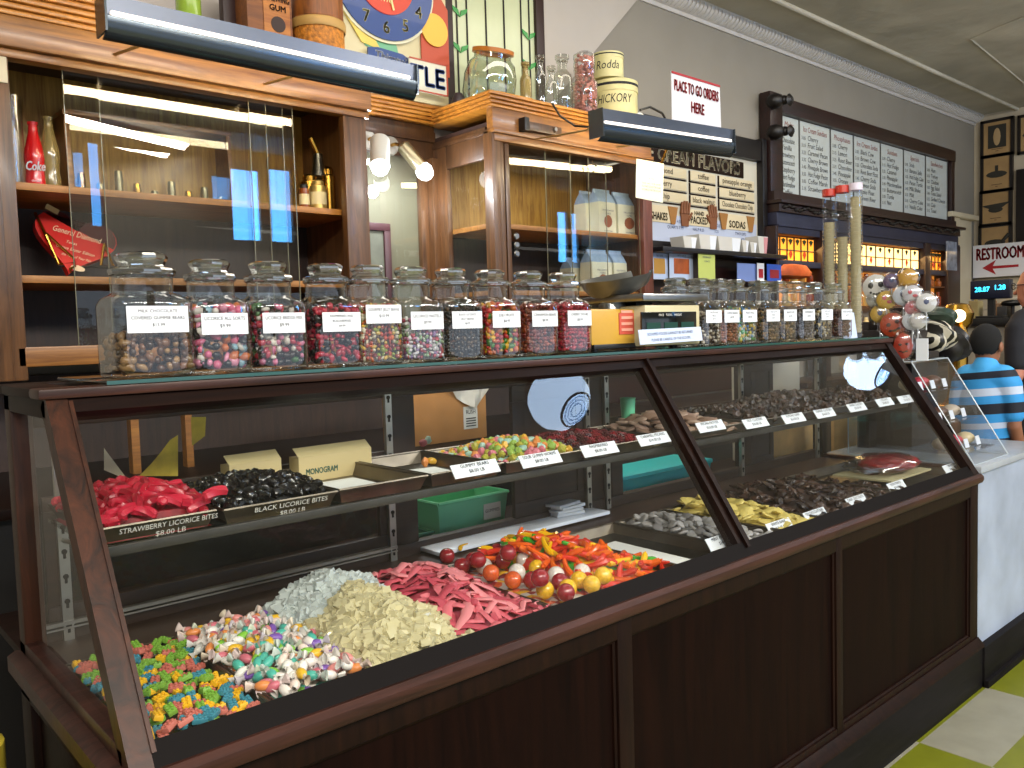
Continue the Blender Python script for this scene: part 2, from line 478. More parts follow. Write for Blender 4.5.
for xa, xb in ((X0+.034, XM-.028), (XM+.028, X1-.05)):
    b = B(); q = [sp(xa, .03, -.008), sp(xb, .03, -.008), sp(xb, LS-.02, -.008), sp(xa, LS-.02, -.008)]
    b.poly(q); P('front_glass', b, GLASS, case)
# ends
for xe, s in ((X0+.016, 1), (X1-.016, -1)):
    b = B().poly([(xe, .03, .90), (xe, YD-.03, .90), (xe, YD-.03, ZT-.02), (xe, YT+.01, ZT-.02)])
    P('end_glass', b, GLASS, case)
    xa, xb = (X0, X0+.04) if s > 0 else (X1-.04, X1)
    P('rear_post', B().box(xa, xb, YD-.05, YD, .87, ZT, .004), POSTW if s > 0 else CASEV, case)
    P('end_top_rail', B().box(xa, xb-.01 if s > 0 else xb, YT, YD, ZT-.035, ZT, .003), CASEW, case)
    P('end_bottom_rail', B().box(xa, xa+.03, .03, YD, .872, .905, .004), LEDGE, case)
# top
b = B()
b.box(X0-.012, X1+.012, YT-.012, YT+.06, ZT, ZT+.018, .005)
P('top_front_edge', b, LEDGE, case)
b = B().box(X0-.012, X1+.012, YD-.06, YD+.01, ZT, ZT+.018, .005)
b.box(X0-.012, X0+.06, YT+.05, YD-.05, ZT, ZT+.018, .004).box(X1-.06, X1+.012, YT+.05, YD-.05, ZT, ZT+.018, .004).box(XM-.03, XM+.03, YT+.05, YD-.05, ZT, ZT+.018, .004)
P('top_frame', b, CASEW, case)
GTOP = pane('top_plate_glass', (.86, .93, .90), .10, .7)
P('glass_top_edge', B().box(X0+.10, X1-.02, YT-.006, YT-.004, ZT+.019, ZT+.026), pbr('teal_glass_edge', '#1f4c46', .15, spec=.8), case)
P('glass_top', B().box(X0+.10, X1-.02, YT-.004, YD, ZT+.019, ZT+.026, .002), GTOP, case)
# deck, back
P('deck', B().box(X0+.02, X1-.02, .02, YD-.02, .855, .866), CASEIN, case)
P('rear_step', B().box(X0+.03, X1-.03, .49, YD-.01, .866, .89), CASEIN, case)
BP = [(1.25, 1.335), (2.03, 2.15), (2.94, 3.02)]
b = B().box(X0+.04, X1-.04, YD-.035, YD, 1.335, ZT, .004).box(X0+.04, X1-.04, YD-.035, YD, .87, .925, .004)
for xa, xb in BP: b.box(xa, xb, YD-.03, YD, .92, 1.34, .003)
P('back_frame', b, CASEIN, case)
P('door_track', B().box(X0+.04, 1.25, YD-.05, YD-.036, .923, .931).box(X0+.04, 1.25, YD-.05, YD-.036, .915, .919), ALU, case)
P('rear_sill', B().box(1.335, 2.03, YD-.125, YD+.01, .897, .908, .002), pbr('white_sill_paint', '#e3ebfa', .3), case, 'pale painted sill')
def back_door(xa, xb, za, zb, y, glass=True, w=.03):
    b = B(); frame_boxes(b, xa, xb, za, zb, y, y+.016, w, .002)
    d = P('back_door', b, CASEIN, case)
    if glass:
        P('door_pane', B().poly([(xa+w, y+.008, za+w), (xb-w, y+.008, za+w), (xb-w, y+.008, zb-w), (xa+w, y+.008, zb-w)]), GLASS, d)
    else:
        P('door_board', B().box(xa+w, xb-w, y+.004, y+.012, za+w, zb-w), CASEIN, d)
back_door(X0+.05, 1.24, .93, 1.19, YD-.03)
back_door(1.70, 2.03, .92, 1.335, YD-.03, False, .05)
o0, o1 = at(621, 492, 'y', YD-.02), at(742, 452, 'y', YD-.02)
b = B().box(2.15, o0.x, YD-.03, YD-.014, .92, 1.20).box(o0.x, 2.94, YD-.03, YD-.014, 1.03, 1.20).box(o1.x, 2.94, YD-.03, YD-.014, .92, 1.03)
P('back_door', b, CASEIN, case)
back_door(3.02, 3.19, .92, 1.335, YD-.03, False, .03)
P('rear_shelf_board', B().box(X0, X1, YD, YD+.30, .86, .88, .003), CASEW, case)
# slotted standards and brackets
for x in (.435, 1.24, 2.02, 2.115, 2.93, 3.54):
    b = B().box(x-.010, x+.010, YD-.046, YD-.034, .885, 1.36)
    st = P('slotted_standard', b, ALU, case)
    b = B()
    for i in range(9):
        z = .92+i*.052
        b.lathe([(.0055, -.0012), (.0055, .0012)], n=10, mtx=M.Translation((x, YD-.0468, z)) @ M.Rotation(pi/2, 4, 'X'))
        b.box(x-.0025, x+.0025, YD-.048, YD-.046, z-.014, z)
    P('slot', b, SLOT, st)
    b = B().tube([(x, YD-.05, 1.10), (x, YD-.09, 1.105), (x, .33, 1.142), (x, .29, 1.142)], .005, 6)
    P('shelf_bracket', b, ALU, case)
P('shelf', B().box(X0+.055, X1-.055, .262, .645, 1.144, 1.152), GLASS, case, 'glass shelf')
P('shelf_edge', B().box(X0+.055, X1-.055, .252, .264, 1.140, 1.158, .002), pbr('shelf_edge_grey', '#45423e', .4, .6, var=.2), case)

# ------------------------------------------------------------------ price tags
def price_tag(c, w, h, up, lines, label, group, yaw=0):
    up = V(up).normalized(); right = V((cos(yaw), sin(yaw), 0)); nrm = right.cross(up)
    c = V(c); b = B()
    t = T('price_tag', label, 'price tag', c-up*h/2, group)
    b.prism([c-right*w/2-up*h/2, c+right*w/2-up*h/2, c+right*w/2+up*h/2, c-right*w/2+up*h/2], -nrm*.002)
    P('card', b, WHITE, t)
    b = B(); n = len(lines)
    for i, s in enumerate(lines):
        text(b, s, c + up*(h*(.5-(i+.78)/(n+.4))) + nrm*.0012, right, up, h*.62/(n+.4), w*.84)
    P('lettering', b, INK, t, smooth=False)
    P('clip', B().prism([c-right*w*.1-up*h*.5, c+right*w*.1-up*h*.5, c+right*w*.1-up*h*.62, c-right*w*.1-up*h*.62], -nrm*.006), FILM, t)
    return t
stags = [((476, 468.5), ['GUMMY BEARS', '$8.00 LB'], 'slanted white price tag on the shelf edge below the nearly empty tray'),
         ((541, 459), ['SOUR GUMMI WORMS', '$8.00 LB'], 'slanted white price tag on the shelf edge below the pastel gummy tray'),
         ((600, 449), ['RASPBERRIES', '$8.00 LB'], 'slanted white price tag on the shelf edge below the dark red berry tray'),
         ((654, 438.6), ['CARAMEL PECANS', '$14.00 LB'], 'slanted white price tag on the shelf edge just left of the middle sloping post'),
         ((711, 426), ['PECAN PATTIES', '$16.00 LB'], 'slanted white shelf tag just right of the middle sloping post'),
         ((756, 422.7), ['NUT CLUSTERS', '$16.00 LB'], 'second white shelf tag to the right of the middle post'),
         ((794, 418), ['ALMOND BARK', '$16.00 LB'], 'third white shelf tag to the right of the middle post'),
         ((825, 413), ['PEANUT CLUSTERS', '$16.00 LB'], 'fourth white shelf tag to the right of the middle post, centre of the chocolate shelf'),
         ((857, 407), ['RAISIN CLUSTERS', '$16.00 LB'], 'third white shelf tag from the right end of the chocolate shelf'),
         ((885, 402), ['COCONUT', '$16.00 LB'], 'second white shelf tag from the right end of the chocolate shelf'),
         ((906, 399), ['TOFFEE', '$16.00 LB'], 'rightmost white shelf tag of the upper chocolate shelf')]
for (px, py), ln, lb in stags:
    price_tag(at(px, py, 'y', .236), .135, .034, UPS, ln, lb, 'price tags along the glass shelf')
ftags = [((722, 541), ['MINT PATTIES', '$14.00'], 'white price tag low behind the glass at the foot of the middle sloping post'),
         ((780, 526), ['WHITE BARK', '$14.00 LB'], 'white price tag at the bottom of the glass below the pale yellow pieces'),
         ((816, 515), ['MILK CHOCOLATE BARK', '$14.00 LB'], 'white price tag at the bottom of the glass right of the pale yellow pieces'),
         ((857, 501), ['DARK CHOCOLATE', '$14.00 LB'], 'white price tag at the bottom of the glass in front of the big chocolate heap'),
         ((897, 486), ['NON PAREILS', '$14.00 LB'], 'white price tag at the bottom of the glass in front of the red bag'),
         ((951, 468), ['CREAMS', '$14.00'], 'white price tag in the far right bottom corner of the case')]
for (px, py), ln, lb in ftags:
    price_tag(at(px, py, 'y', .075), .13, .036, UPS, ln, lb, 'price tags along the bottom of the case')

# ------------------------------------------------------------------ trays
def tray(x0, x1, y0, y1, z0, h, label, group, mt=TRAYM, lines=None, flare=.012):
    t = T('candy_tray', label, 'tray', ((x0+x1)/2, (y0+y1)/2, z0), group)
    b = B(); f = flare
    bot = [V((x0+f, y0+f, z0)), V((x1-f, y0+f, z0)), V((x1-f, y1-f, z0)), V((x0+f, y1-f, z0))]
    top = [V((x0, y0, z0+h)), V((x1, y0, z0+h)), V((x1, y1, z0+h)), V((x0, y1, z0+h))]
    b.poly(bot)
    for i in range(4): b.poly([bot[i], bot[(i+1) % 4], top[(i+1) % 4], top[i]])
    P('pan', b, mt, t, smooth=False)
    b = B().tube(top+[top[0]+V((.001, 0, 0))], .0032, 6)
    P('rim', b, mt, t)
    if lines:
        b = B(); up = (V((0, -f, h))).normalized()
        for i, (s, k) in enumerate(lines):
            text(b, s, V(((x0+x1)/2+.02, y0+f*.5-.004, z0+h*(.56-.48*i)-.001)), (1, 0, 0), up, k, (x1-x0)*.85)
        P('lettering', b, SILVERTXT, t, smooth=False)
    return t
GS = 'metal trays on the glass shelf'
ZS = 1.153
tray(.405, .612, .285, .61, ZS, .030, 'metal tray of strawberry licorice bites at the left end of the glass shelf', GS, lines=[('STRAWBERRY LICORICE BITES', .0105), ('$8.00 LB', .0105)])
tray(.622, .862, .272, .56, ZS, .030, 'metal tray heaped with black licorice bites on the glass shelf', GS, lines=[('BLACK LICORICE BITES', .0105), ('$8.00 LB', .0105)])
tray(.872, 1.098, .28, .62, ZS, .030, 'empty metal tray lined with white paper, right of the black licorice', GS)
tray(1.108, 1.325, .28, .62, ZS, .030, 'nearly empty metal tray with a few leftover gummies on paper', GS)
tray(1.335, 1.61, .28, .62, ZS, .028, 'metal tray full of pastel gummy candy in the middle of the glass shelf', GS)
tray(1.62, 1.93, .28, .60, ZS, .028, 'metal tray of dark red berries left of the middle sloping post', GS)
tray(1.99, 2.44, .29, .62, ZS, .026, 'metal tray of tan pecan patties right of the middle post', GS)
tray(2.45, 3.54, .29, .63, ZS, .026, 'long metal tray heaped with chocolate clusters on the right half of the shelf', GS)
GB = 'metal trays on the floor of the case'
ZB = .868
for xa, xb, lb in ((.385, .592, 'metal tray of bright brick-shaped candy in the left bottom corner of the case'),
                   (.598, .768, 'metal tray full of wrapped taffy on the case floor'),
                   (.774, 1.0, 'metal tray heaped with rock candy on the case floor'),
                   (1.006, 1.25, 'metal tray heaped with pink candy belts on the case floor'),
                   (1.256, 1.692, 'metal tray of jawbreakers and gummy peppers on the case floor'),
                   (1.698, 1.945, 'empty brown metal tray on the case floor left of the mint patties'),
                   (1.952, 2.19, 'metal tray of grey and white mint patties on the case floor'),
                   (2.196, 2.42, 'metal tray of pale yellow bark pieces on the case floor'),
                   (2.426, 2.98, 'wide metal tray of broken dark chocolate on the case floor'),
                   (2.986, 3.54, 'metal tray under the red candy bag at the right end of the case floor')):
    tray(xa, xb, .035, .478, ZB, .028, lb, GB)
b = B().prism([V((.91, .33, ZS+.003)), V((1.05, .33, ZS+.003)), V((1.055, .53, ZS+.003)), V((.915, .53, ZS+.003))], (0, 0, .002))
S('tray_liner', b, PAPER, 'white paper liner lying in the empty tray right of the black licorice', 'paper')
S('tray_liner', B().prism([V((1.15, .36, ZS+.003)), V((1.26, .34, ZS+.003)), V((1.28, .50, ZS+.003)), V((1.16, .52, ZS+.003))], (0, 0, .002)), PAPER, 'white paper sheet lying under the few leftover gummies', 'paper')
S('tray_liner', B().prism([V((1.60, .09, ZB+.004)), V((1.83, .09, ZB+.004)), V((1.82, .36, ZB+.012)), V((1.60, .36, ZB+.012))], (0, 0, .002)), PAPER, 'white paper liner reaching into the empty brown floor tray beside the gummy peppers', 'paper')

# ------------------------------------------------------------------ candies
CM = {}
def candy(col, rough=.35, **kw):
    k = (col, rough)
    if k not in CM:
        CM[k] = pbr('candy_%s_%d' % (col.strip('#'), int(rough*100)), col, rough, **kw)
    return CM[k]
def inst(name, me, loc, rot, label, cat, group, sc=1.):
    o = put(bpy.data.objects.new(name, me)); o.location = loc; o.rotation_euler = rot; o.scale = (sc,)*3
    return tag(o, label, cat, group)
def pts_in(x0, x1, y0, y1, n, dmin, tries=40, ok=None):
    out = []
    for _ in range(n*tries):
        if len(out) >= n: break
        p = (random.uniform(x0, x1), random.uniform(y0, y1))
        if ok and not ok(*p): continue
        if all((p[0]-q[0])**2+(p[1]-q[1])**2 > dmin*dmin for q in out): out.append(p)
    return out
def dome(x0, x1, y0, y1, h, pw=.5, e=.25):
    def f(x, y):
        u = max(0, min(1, (x-x0)/(x1-x0))); v = max(0, min(1, (y-y0)/(y1-y0)))
        return h*max(0, (sin(pi*u))**pw*(sin(pi*v))**pw)
    return f
def voro(name, cols, scale, rough=.5):
    if name in MATS: return MATS[name]
    m, nt, out = newmat(name); L = nt.links
    p = N(nt, 'ShaderNodeBsdfPrincipled'); p.inputs['Roughness'].default_value = rough
    tc = N(nt, 'ShaderNodeTexCoord'); v = N(nt, 'ShaderNodeTexVoronoi'); v.inputs['Scale'].default_value = scale
    L.new(tc.outputs['Object'], v.inputs['Vector'])
    sep = N(nt, 'ShaderNodeSeparateColor'); L.new(v.outputs['Color'], sep.inputs[0])
    r = N(nt, 'ShaderNodeValToRGB'); r.color_ramp.interpolation = 'CONSTANT'
    while len(r.color_ramp.elements) < len(cols): r.color_ramp.elements.new(.5)
    for i, c in enumerate(cols):
        r.color_ramp.elements[i].position = i/len(cols); r.color_ramp.elements[i].color = C4(c)
    L.new(sep.outputs[0], r.inputs['Fac']); L.new(r.outputs['Color'], p.inputs['Base Color'])
    b = N(nt, 'ShaderNodeBump'); b.invert = True; b.inputs['Strength'].default_value = .8; b.inputs['Distance'].default_value = .01
    L.new(v.outputs['Distance'], b.inputs['Height']); L.new(b.outputs['Normal'], p.inputs['Normal'])
    L.new(p.outputs['BSDF'], out.inputs['Surface']); MATS[name] = m
    return m
def heap(name, x0, x1, y0, y1, z0, hf, mt, label, cat, n=14, jit=.004):
    b = B(); vs = []
    for i in range(n+1):
        vs.append([b.bm.verts.new((x0+(x1-x0)*i/n, y0+(y1-y0)*j/n, z0 + (max(.002, hf(x0+(x1-x0)*i/n, y0+(y1-y0)*j/n)+random.uniform(-jit, jit)) if 0 < i < n and 0 < j < n else 0))) for j in range(n+1)])
    for i in range(n):
        for j in range(n): b.bm.faces.new((vs[i][j], vs[i+1][j], vs[i+1][j+1], vs[i][j+1]))
    return S(name, b, mt, label, cat, kind='stuff')
def rr(a=pi): return random.uniform(-a, a)

# brick-shaped candy
def brick_mesh(col):
    b = B().box(-.014, .014, -.0085, .0085, 0, .010, .0015)
    for i in (-1, 0, 1):
        for j in (-1, 1): b.lathe([(.0032, .0095), (.003, .0125), (.0015, .0132)], (i*.009, j*.0042, 0), 8)
    return mesh_of('brick_candy', b, candy(col, .5))
BRK = [('#e7b21e', 'yellow'), ('#78a63a', 'green'), ('#3d8496', 'blue'), ('#c06a5c', 'pink')]
bm_ = [brick_mesh(c) for c, _ in BRK]
hf = lambda x, y: .026 + .012*sin(9*x+5)*sin(7*y)
heap('brick_candy_heap', .388, .590, .04, .474, ZB+.002, lambda x, y: hf(x, y)-.020, voro('brick_fill_shaded', ['#6e5512', '#33521a', '#1c4450', '#5e352e'], 60), 'lower layers of brick-shaped candy filling the left bottom tray', 'candy')  # fill colours darkened to paint shade into the gaps between bricks
for x, y in pts_in(.398, .582, .055, .465, 150, .0205, 80)+pts_in(.398, .582, .055, .465, 50, .03, 80):
    k = random.randrange(4)
    inst('brick_candy', bm_[k], (x, y, ZB+.002+hf(x, y)+random.uniform(-.010, .006)), (rr(.35), rr(.35), rr()), '%s brick-shaped candy with studs in the left bottom tray' % BRK[k][1], 'candy', '%s brick-shaped candies' % BRK[k][1], .88)
# taffy
WAX = pbr('wax_paper', '#dcd6cf', .35, var=.12, scale=200)
def taffy_mesh(col):
    b = B().sph((0, 0, .008), (.0150, .0090, .0088), 2)
    for s in (-1, 1):
        pr2 = [(.006, .003), (.0030, .007), (.0085, .015), (.0098, .018)]
        b.lathe(pr2, n=9, mtx=M.Translation((s*.010, 0, .008)) @ M.Rotation(s*pi/2, 4, 'Y') @ M.Diagonal((1, .55, 1, 1)), mi=1, cap=False)
    w_ = tuple(.22*a+.62*c for a, c in zip(hx(col)[:3], hx('#dcd6cf')[:3]))
    return mesh_of('wrapped_taffy', b, [candy(col, .3), pbr('wax_'+col.strip('#'), w_, .35)])
TAF = [('#e8ddd6', 'white'), ('#d98a86', 'pink'), ('#7a55a8', 'purple'), ('#e0b02c', 'yellow'), ('#e08a4c', 'orange'), ('#4fae9c', 'teal'), ('#7fba3e', 'green'), ('#e9d3c8', 'cream'), ('#e8e2da', 'white'), ('#c96a78', 'pink')]
tm = [taffy_mesh(c) for c, _ in TAF]
hf2 = lambda x, y: .022 + .022*max(0, sin(pi*(x-.56)/.26))*max(0, sin(pi*y/.52))
heap('taffy_heap', .60, .77, .04, .474, ZB+.002, lambda x, y: hf2(x, y)-.014, voro('taffy_fill', [c for c, _ in TAF], 55), 'lower layers of wrapped taffy filling its tray', 'candy')
for x, y in pts_in(.60, .775, .055, .47, 150, .0165, 60):
    k = random.randrange(len(TAF))
    inst('wrapped_taffy', tm[k], (x, y, ZB+.002+hf2(x, y)+random.uniform(-.007, .004)), (rr(.6), rr(.6), rr()), '%s taffy twisted in wax paper in the taffy tray' % TAF[k][1], 'candy', '%s wrapped taffies' % TAF[k][1], 1.05)
# rock candy: loose sugar crystals heaped up, uncountable
def ice(name, col, tint):
    m, nt, out = newmat(name); L = nt.links
    d = N(nt, 'ShaderNodeBsdfDiffuse'); d.inputs['Color'].default_value = C4(col)
    t = N(nt, 'ShaderNodeBsdfTransparent'); t.inputs['Color'].default_value = C4(tint)
    g = N(nt, 'ShaderNodeBsdfGlossy'); g.inputs['Roughness'].default_value = .08
    a = N(nt, 'ShaderNodeMixShader'); a.inputs[0].default_value = .42
    L.new(d.outputs[0], a.inputs[1]); L.new(t.outputs[0], a.inputs[2])
    lw = N(nt, 'ShaderNodeLayerWeight'); lw.inputs['Blend'].default_value = .35
    c = N(nt, 'ShaderNodeMixShader')
    L.new(lw.outputs['Fresnel'], c.inputs[0]); L.new(a.outputs[0], c.inputs[1]); L.new(g.outputs[0], c.inputs[2]); L.new(c.outputs[0], out.inputs['Surface'])
    return m
def crystals(name, n, x0, x1, y0, y1, hf, col, label):
    b = B()
    for x, y in pts_in(x0, x1, y0, y1, n, .0085, 30):
        for _ in range(2):
            s = random.uniform(.005, .0125); z = ZB+hf(x, y)+random.uniform(-.006, .006)
            T_ = M.Translation((x+rr(.004), y+rr(.004), z)) @ Euler((rr(), rr(), rr())).to_matrix().to_4x4()
            b.box(-s, s, -s*.8, s*.8, -s*.7, s*.7, 0, 0, T_)
    m = ice(col[0], col[1], (.96, .95, .88))
    S(name, b, m, label, 'candy', kind='stuff', smooth=False)
hw = lambda x, y: .012+.080*max(0, 1-((x-.915)/.16)**2-((y-.40)/.17)**2)+.008*sin(60*x)*sin(52*y+1)
hy = lambda x, y: .012+.066*max(0, 1-((x-.905)/.15)**2-((y-.21)/.20)**2)+.026*max(0, 1-((x-.90)/.07)**2-((y-.27)/.09)**2)+.010*sin(55*x+2)*sin(47*y)
heap('rock_candy_heap', .778, 1.02, .04, .474, ZB+.002, lambda x, y: max(hw(x, y), hy(x, y))-.008, pbr('rock_fill', '#efe6c4', .3, var=.25, scale=70), 'core of the rock candy heap', 'candy', 20)
crystals('rock_candy', 420, .79, 1.03, .29, .475, hw, ('rock_candy_clear', '#e6efee'), 'clear white rock candy crystals heaped at the back of the tray')
crystals('rock_candy', 700, .775, 1.03, .045, .33, hy, ('rock_candy_amber', '#eee2b4'), 'pale yellow rock candy crystals heaped in front of the white ones')
# pink belts
PINKS = [candy('#c4525f', .5), candy('#cf6670', .45), candy('#b54453', .45), candy('#d67f84', .5)]
hp = lambda x, y: .010+.062*max(0, 1-((x-1.10)/.15)**2-((y-.31)/.24)**2)
heap('candy_belt_heap', 1.01, 1.247, .04, .474, ZB+.002, lambda x, y: hp(x, y)-.004, pbr('belt_fill', '#a8404f', .5, var=.3, scale=40), 'bottom of the heap of pink candy belts', 'candy', 16)
for i in range(62):
    x, y = random.uniform(1.0, 1.24), random.uniform(.07, .45); a = random.gauss(-.5, .7); Ln = random.uniform(.10, .2)
    pts = []
    for k in range(9):
        u = (k/8-.5)*Ln; xx, yy = x+u*cos(a)+.014*sin(k*1.1+i), y+u*sin(a)+.014*cos(k*1.3+i*2)
        xx = min(1.25, max(.985, xx)); yy = min(.47, max(.055, yy))
        pts.append((xx, yy, ZB+hp(xx, yy)+.006+.009*sin(k*1.7+i)+.004*(i % 4)))
    S('candy_belt', B().tube(pts, [.0100+.0035*sin(k*1.3+i) for k in range(9)], 6, flat=.38), PINKS[i % 4], 'sugary pink candy belt in the pink heap', 'candy', 'pink candy belts')
# jawbreakers
JB = [('#8e1f26', 'dark red'), ('#d9cfc8', 'white'), ('#cf5a2c', 'orange'), ('#e2b024', 'yellow'), ('#8e1f26', 'dark red')]
def ball_mesh(c):
    m = pbr('jawbreaker_'+c.strip('#'), c, .12, var=.22, scale=140, coat=.6)
    return mesh_of('jawbreaker', B().sph((0, 0, 0), .0215, 3), m)
jm = [ball_mesh(c) for c, _ in JB]
jb = [(447, 556, 0), (462, 566, 0), (473, 560, 0), (484, 566, 1), (478, 560, 0), (497, 551, 0), (503, 561, 0), (491, 573, 2), (513, 580, 2), (517, 572, 1), (532, 580, 0), (545, 590, 3), (537, 568, 3), (556, 575, 1), (560, 582, 0), (568, 588, 3), (579, 580, 3), (594, 585, 3), (582, 572, 1), (604, 577, 3), (612, 578, 3), (570, 594, 0), (548, 560, 1), (524, 560, 1), (508, 553, 0), (540, 578, 0)]
placed = []
for px, py, k in jb:
    for tz in (.905, .917, .930, .944):
        p = at(px, py, 'z', tz)
        if all((p-q).length > .039 for q in placed): break
    p.y = max(p.y, .075); p.x = max(p.x, 1.262)
    placed.append(p)
    inst('jawbreaker', jm[k], p, (rr(), rr(), rr()), 'round %s jawbreaker candy between the pink belts and the gummy peppers' % JB[k][1], 'candy', '%s jawbreakers' % JB[k][1])
heap('jawbreaker_heap', 1.262, 1.42, .06, .474, ZB+.002, lambda x, y: .012, voro('jaw_fill', ['#8e1f26', '#cfc4bc', '#cf5a2c', '#d9a51c'], 45), 'lower layer of jawbreakers', 'candy', 8)
# gummy peppers
PEP = [('#e3ae12', 'yellow'), ('#df5a16', 'orange'), ('#3c9a24', 'green'), ('#c7321f', 'red'), ('#e5681c', 'orange')]
def pepper_mesh(c, v):
    b = B(); n = 7; pts = []; rs = []
    for k in range(n):
        u = k/(n-1); pts.append(((u-.5)*.046, .007*sin(pi*u)*(1 if v else .5), .006)); rs.append(.0065*(1-.55*u)*(.7 if k == 0 else 1)+.0006)
    b.tube(pts, rs, 8); b.tube([(-.029, -.001, .006), (-.023, 0, .006)], [.0015, .0028], 6)
    return mesh_of('gummy_pepper', b, candy(c, .18, sss=.0))
pm = [[pepper_mesh(c, v) for v in (0, 1)] for c, _ in PEP]
hq = lambda x, y: .012+.062*max(0, 1-((x-1.52)/.15)**2-((y-.34)/.21)**2)+.025*max(0, 1-((x-1.58)/.13)**2-((y-.14)/.13)**2)
heap('gummy_pepper_heap', 1.42, 1.688, .05, .474, ZB+.002, lambda x, y: hq(x, y)-.012, voro('pepper_fill', [c for c, _ in PEP], 45), 'lower layers of gummy peppers', 'candy', 16)
for x, y in pts_in(1.36, 1.68, .06, .47, 150, .0160, 60, lambda x, y: x > 1.435-.1*(y-.25) or (y > .40 and x > 1.39)):
    k = random.choice([0, 0, 1, 1, 4, 2, 3, 3]) if y > .28 else random.choice([1, 1, 4, 3, 2, 0, 3])
    inst('gummy_pepper', pm[k][random.randrange(2)], (x, y, ZB+hq(x, y)+random.uniform(-.003, .006)), (rr(.5), rr(.5), rr()), 'glossy %s gummy pepper in the bright heap' % PEP[k][1], 'candy', '%s gummy peppers' % PEP[k][1], 1.35)
inst('gummy_pepper', pm[0][1], at(464, 549, 'z', .90), (0, 0, .5), 'single yellow gummy pepper lying behind the dark red jawbreakers', 'candy', None, 1.1)
# mint patties
def patty_mesh(c, r, h, nm, rough=.5):
    b = B().lathe([(r*.85, 0), (r, h*.3), (r*.97, h*.75), (r*.7, h), (r*.25, h*1.06)], n=16)
    for v in b.bm.verts: v.co.x += rr(r*.05); v.co.y += rr(r*.05)
    return mesh_of(nm, b, candy(c, rough))
mm_ = [patty_mesh(c, .0165, .009, 'mint_patty') for c in ('#8d8a88', '#6e6a69', '#a5a1a0')]
hm = lambda x, y: .010+.030*max(0, 1-((x-2.06)/.14)**2-((y-.30)/.24)**2)
heap('mint_patty_heap', 1.955, 2.188, .05, .474, ZB+.002, lambda x, y: hm(x, y)-.006, voro('mint_fill', ['#5e5a58', '#8d8a88', '#4a4542'], 40), 'lower layer of mint patties', 'candy', 12)
for x, y in pts_in(1.96, 2.18, .06, .465, 95, .019, 60):
    inst('mint_patty', mm_[random.randrange(3)], (x, y, ZB+hm(x, y)+random.uniform(-.003, .005)), (rr(.7), rr(.7), rr()), 'greyish white mint patty in the tray left of the yellow bark', 'candy', 'grey mint patties')
# bark / chocolate chunks
def chunk_mesh(nm, mt, sx, sy, sz, jig=.25, sub=2, seed=0):
    R = random.Random(seed); b = B().sph((0, 0, 0), 1, sub)
    for v in b.bm.verts:
        k = 1+R.uniform(-jig, jig); v.co = V((v.co.x*sx*k, v.co.y*sy*k, v.co.z*sz*k))
    return mesh_of(nm, b, mt, smooth=False)
YB = candy('#cbb765', .5)
ym = [chunk_mesh('bark_piece', YB, .026, .019, .006, .22, 2, i) for i in range(5)]
hb = lambda x, y: .012+.045*max(0, 1-((x-2.31)/.13)**2-((y-.30)/.26)**2)
heap('bark_heap', 2.2, 2.418, .05, .474, ZB+.002, lambda x, y: hb(x, y)-.004, pbr('bark_fill', '#b3a052', .5, var=.2, scale=60), 'lower layer of pale yellow bark', 'candy', 12)
for x, y in pts_in(2.205, 2.41, .06, .465, 60, .024, 60):
    inst('bark_piece', random.choice(ym), (x, y, ZB+hb(x, y)+random.uniform(0, .006)), (rr(.5), rr(.5), rr()), 'pale yellow broken bark piece on the case floor', 'candy', 'pale yellow bark pieces')
CHO = [pbr('chocolate_%d' % i, c, .4, var=.25, scale=60) for i, c in enumerate(('#251712', '#33221a', '#412c22'))]
cm_ = [chunk_mesh('chocolate_piece', CHO[i % 3], .021, .016, .008, .3, 2, 40+i) for i in range(6)]
hc = lambda x, y: .014+.045*max(0, 1-((x-2.66)/.26)**2-((y-.32)/.24)**2)
heap('chocolate_heap', 2.43, 3.06, .05, .474, ZB+.002, lambda x, y: hc(x, y)-.004, pbr('choc_fill', '#2a1a13', .5, var=.4, scale=60), 'lower layer of broken dark chocolate', 'candy', 20)
for x, y in pts_in(2.43, 3.08, .06, .47, 200, .0225, 40):
    inst('chocolate_piece', random.choice(cm_), (x, y, ZB+hc(x, y)+random.uniform(0, .008)), (rr(.6), rr(.6), rr()), 'broken dark brown chocolate piece on the case floor', 'candy', 'broken chocolate pieces on the case floor')
# shelf: licorice bites
def lic_mesh(nm, mt, Ln, r, lobes=6, twist=1.2):
    b = B(); rings = []; n = lobes*3
    prof_ = [(0, .55), (.06, .95), (.25, 1), (.5, 1), (.75, 1), (.94, .95), (1, .55)]
    for u, rs_ in prof_:
        ring = []
        for i in range(n):
            a = 2*pi*i/n; q = r*rs_*(1+.11*cos(lobes*a)); aa = a+twist*u
            ring.append(b.bm.verts.new(((u-.5)*Ln, q*cos(aa), q*sin(aa)+.004*sin(pi*u))))
        rings.append(ring)
    for a_, b_ in zip(rings, rings[1:]):
        for i in range(n): b.bm.faces.new((a_[i], a_[(i+1) % n], b_[(i+1) % n], b_[i]))
    b.bm.faces.new(rings[0][::-1]); b.bm.faces.new(rings[-1])
    return mesh_of(nm, b, mt)
RL = [lic_mesh('strawberry_licorice_bite', candy(c, .35, coat=.1), .046, .0088) for c in ('#a8162c', '#b82038', '#921426')]
BL = [lic_mesh('black_licorice_bite', candy(c, .25, coat=.3), .030, .0088) for c in ('#0d0b0b', '#171414')]
hs = lambda x, y: .024+.040*max(0, 1-((x-.51)/.14)**2-((y-.44)/.20)**2)
hk = lambda x, y: .022+.030*max(0, 1-((x-.745)/.15)**2-((y-.42)/.18)**2)
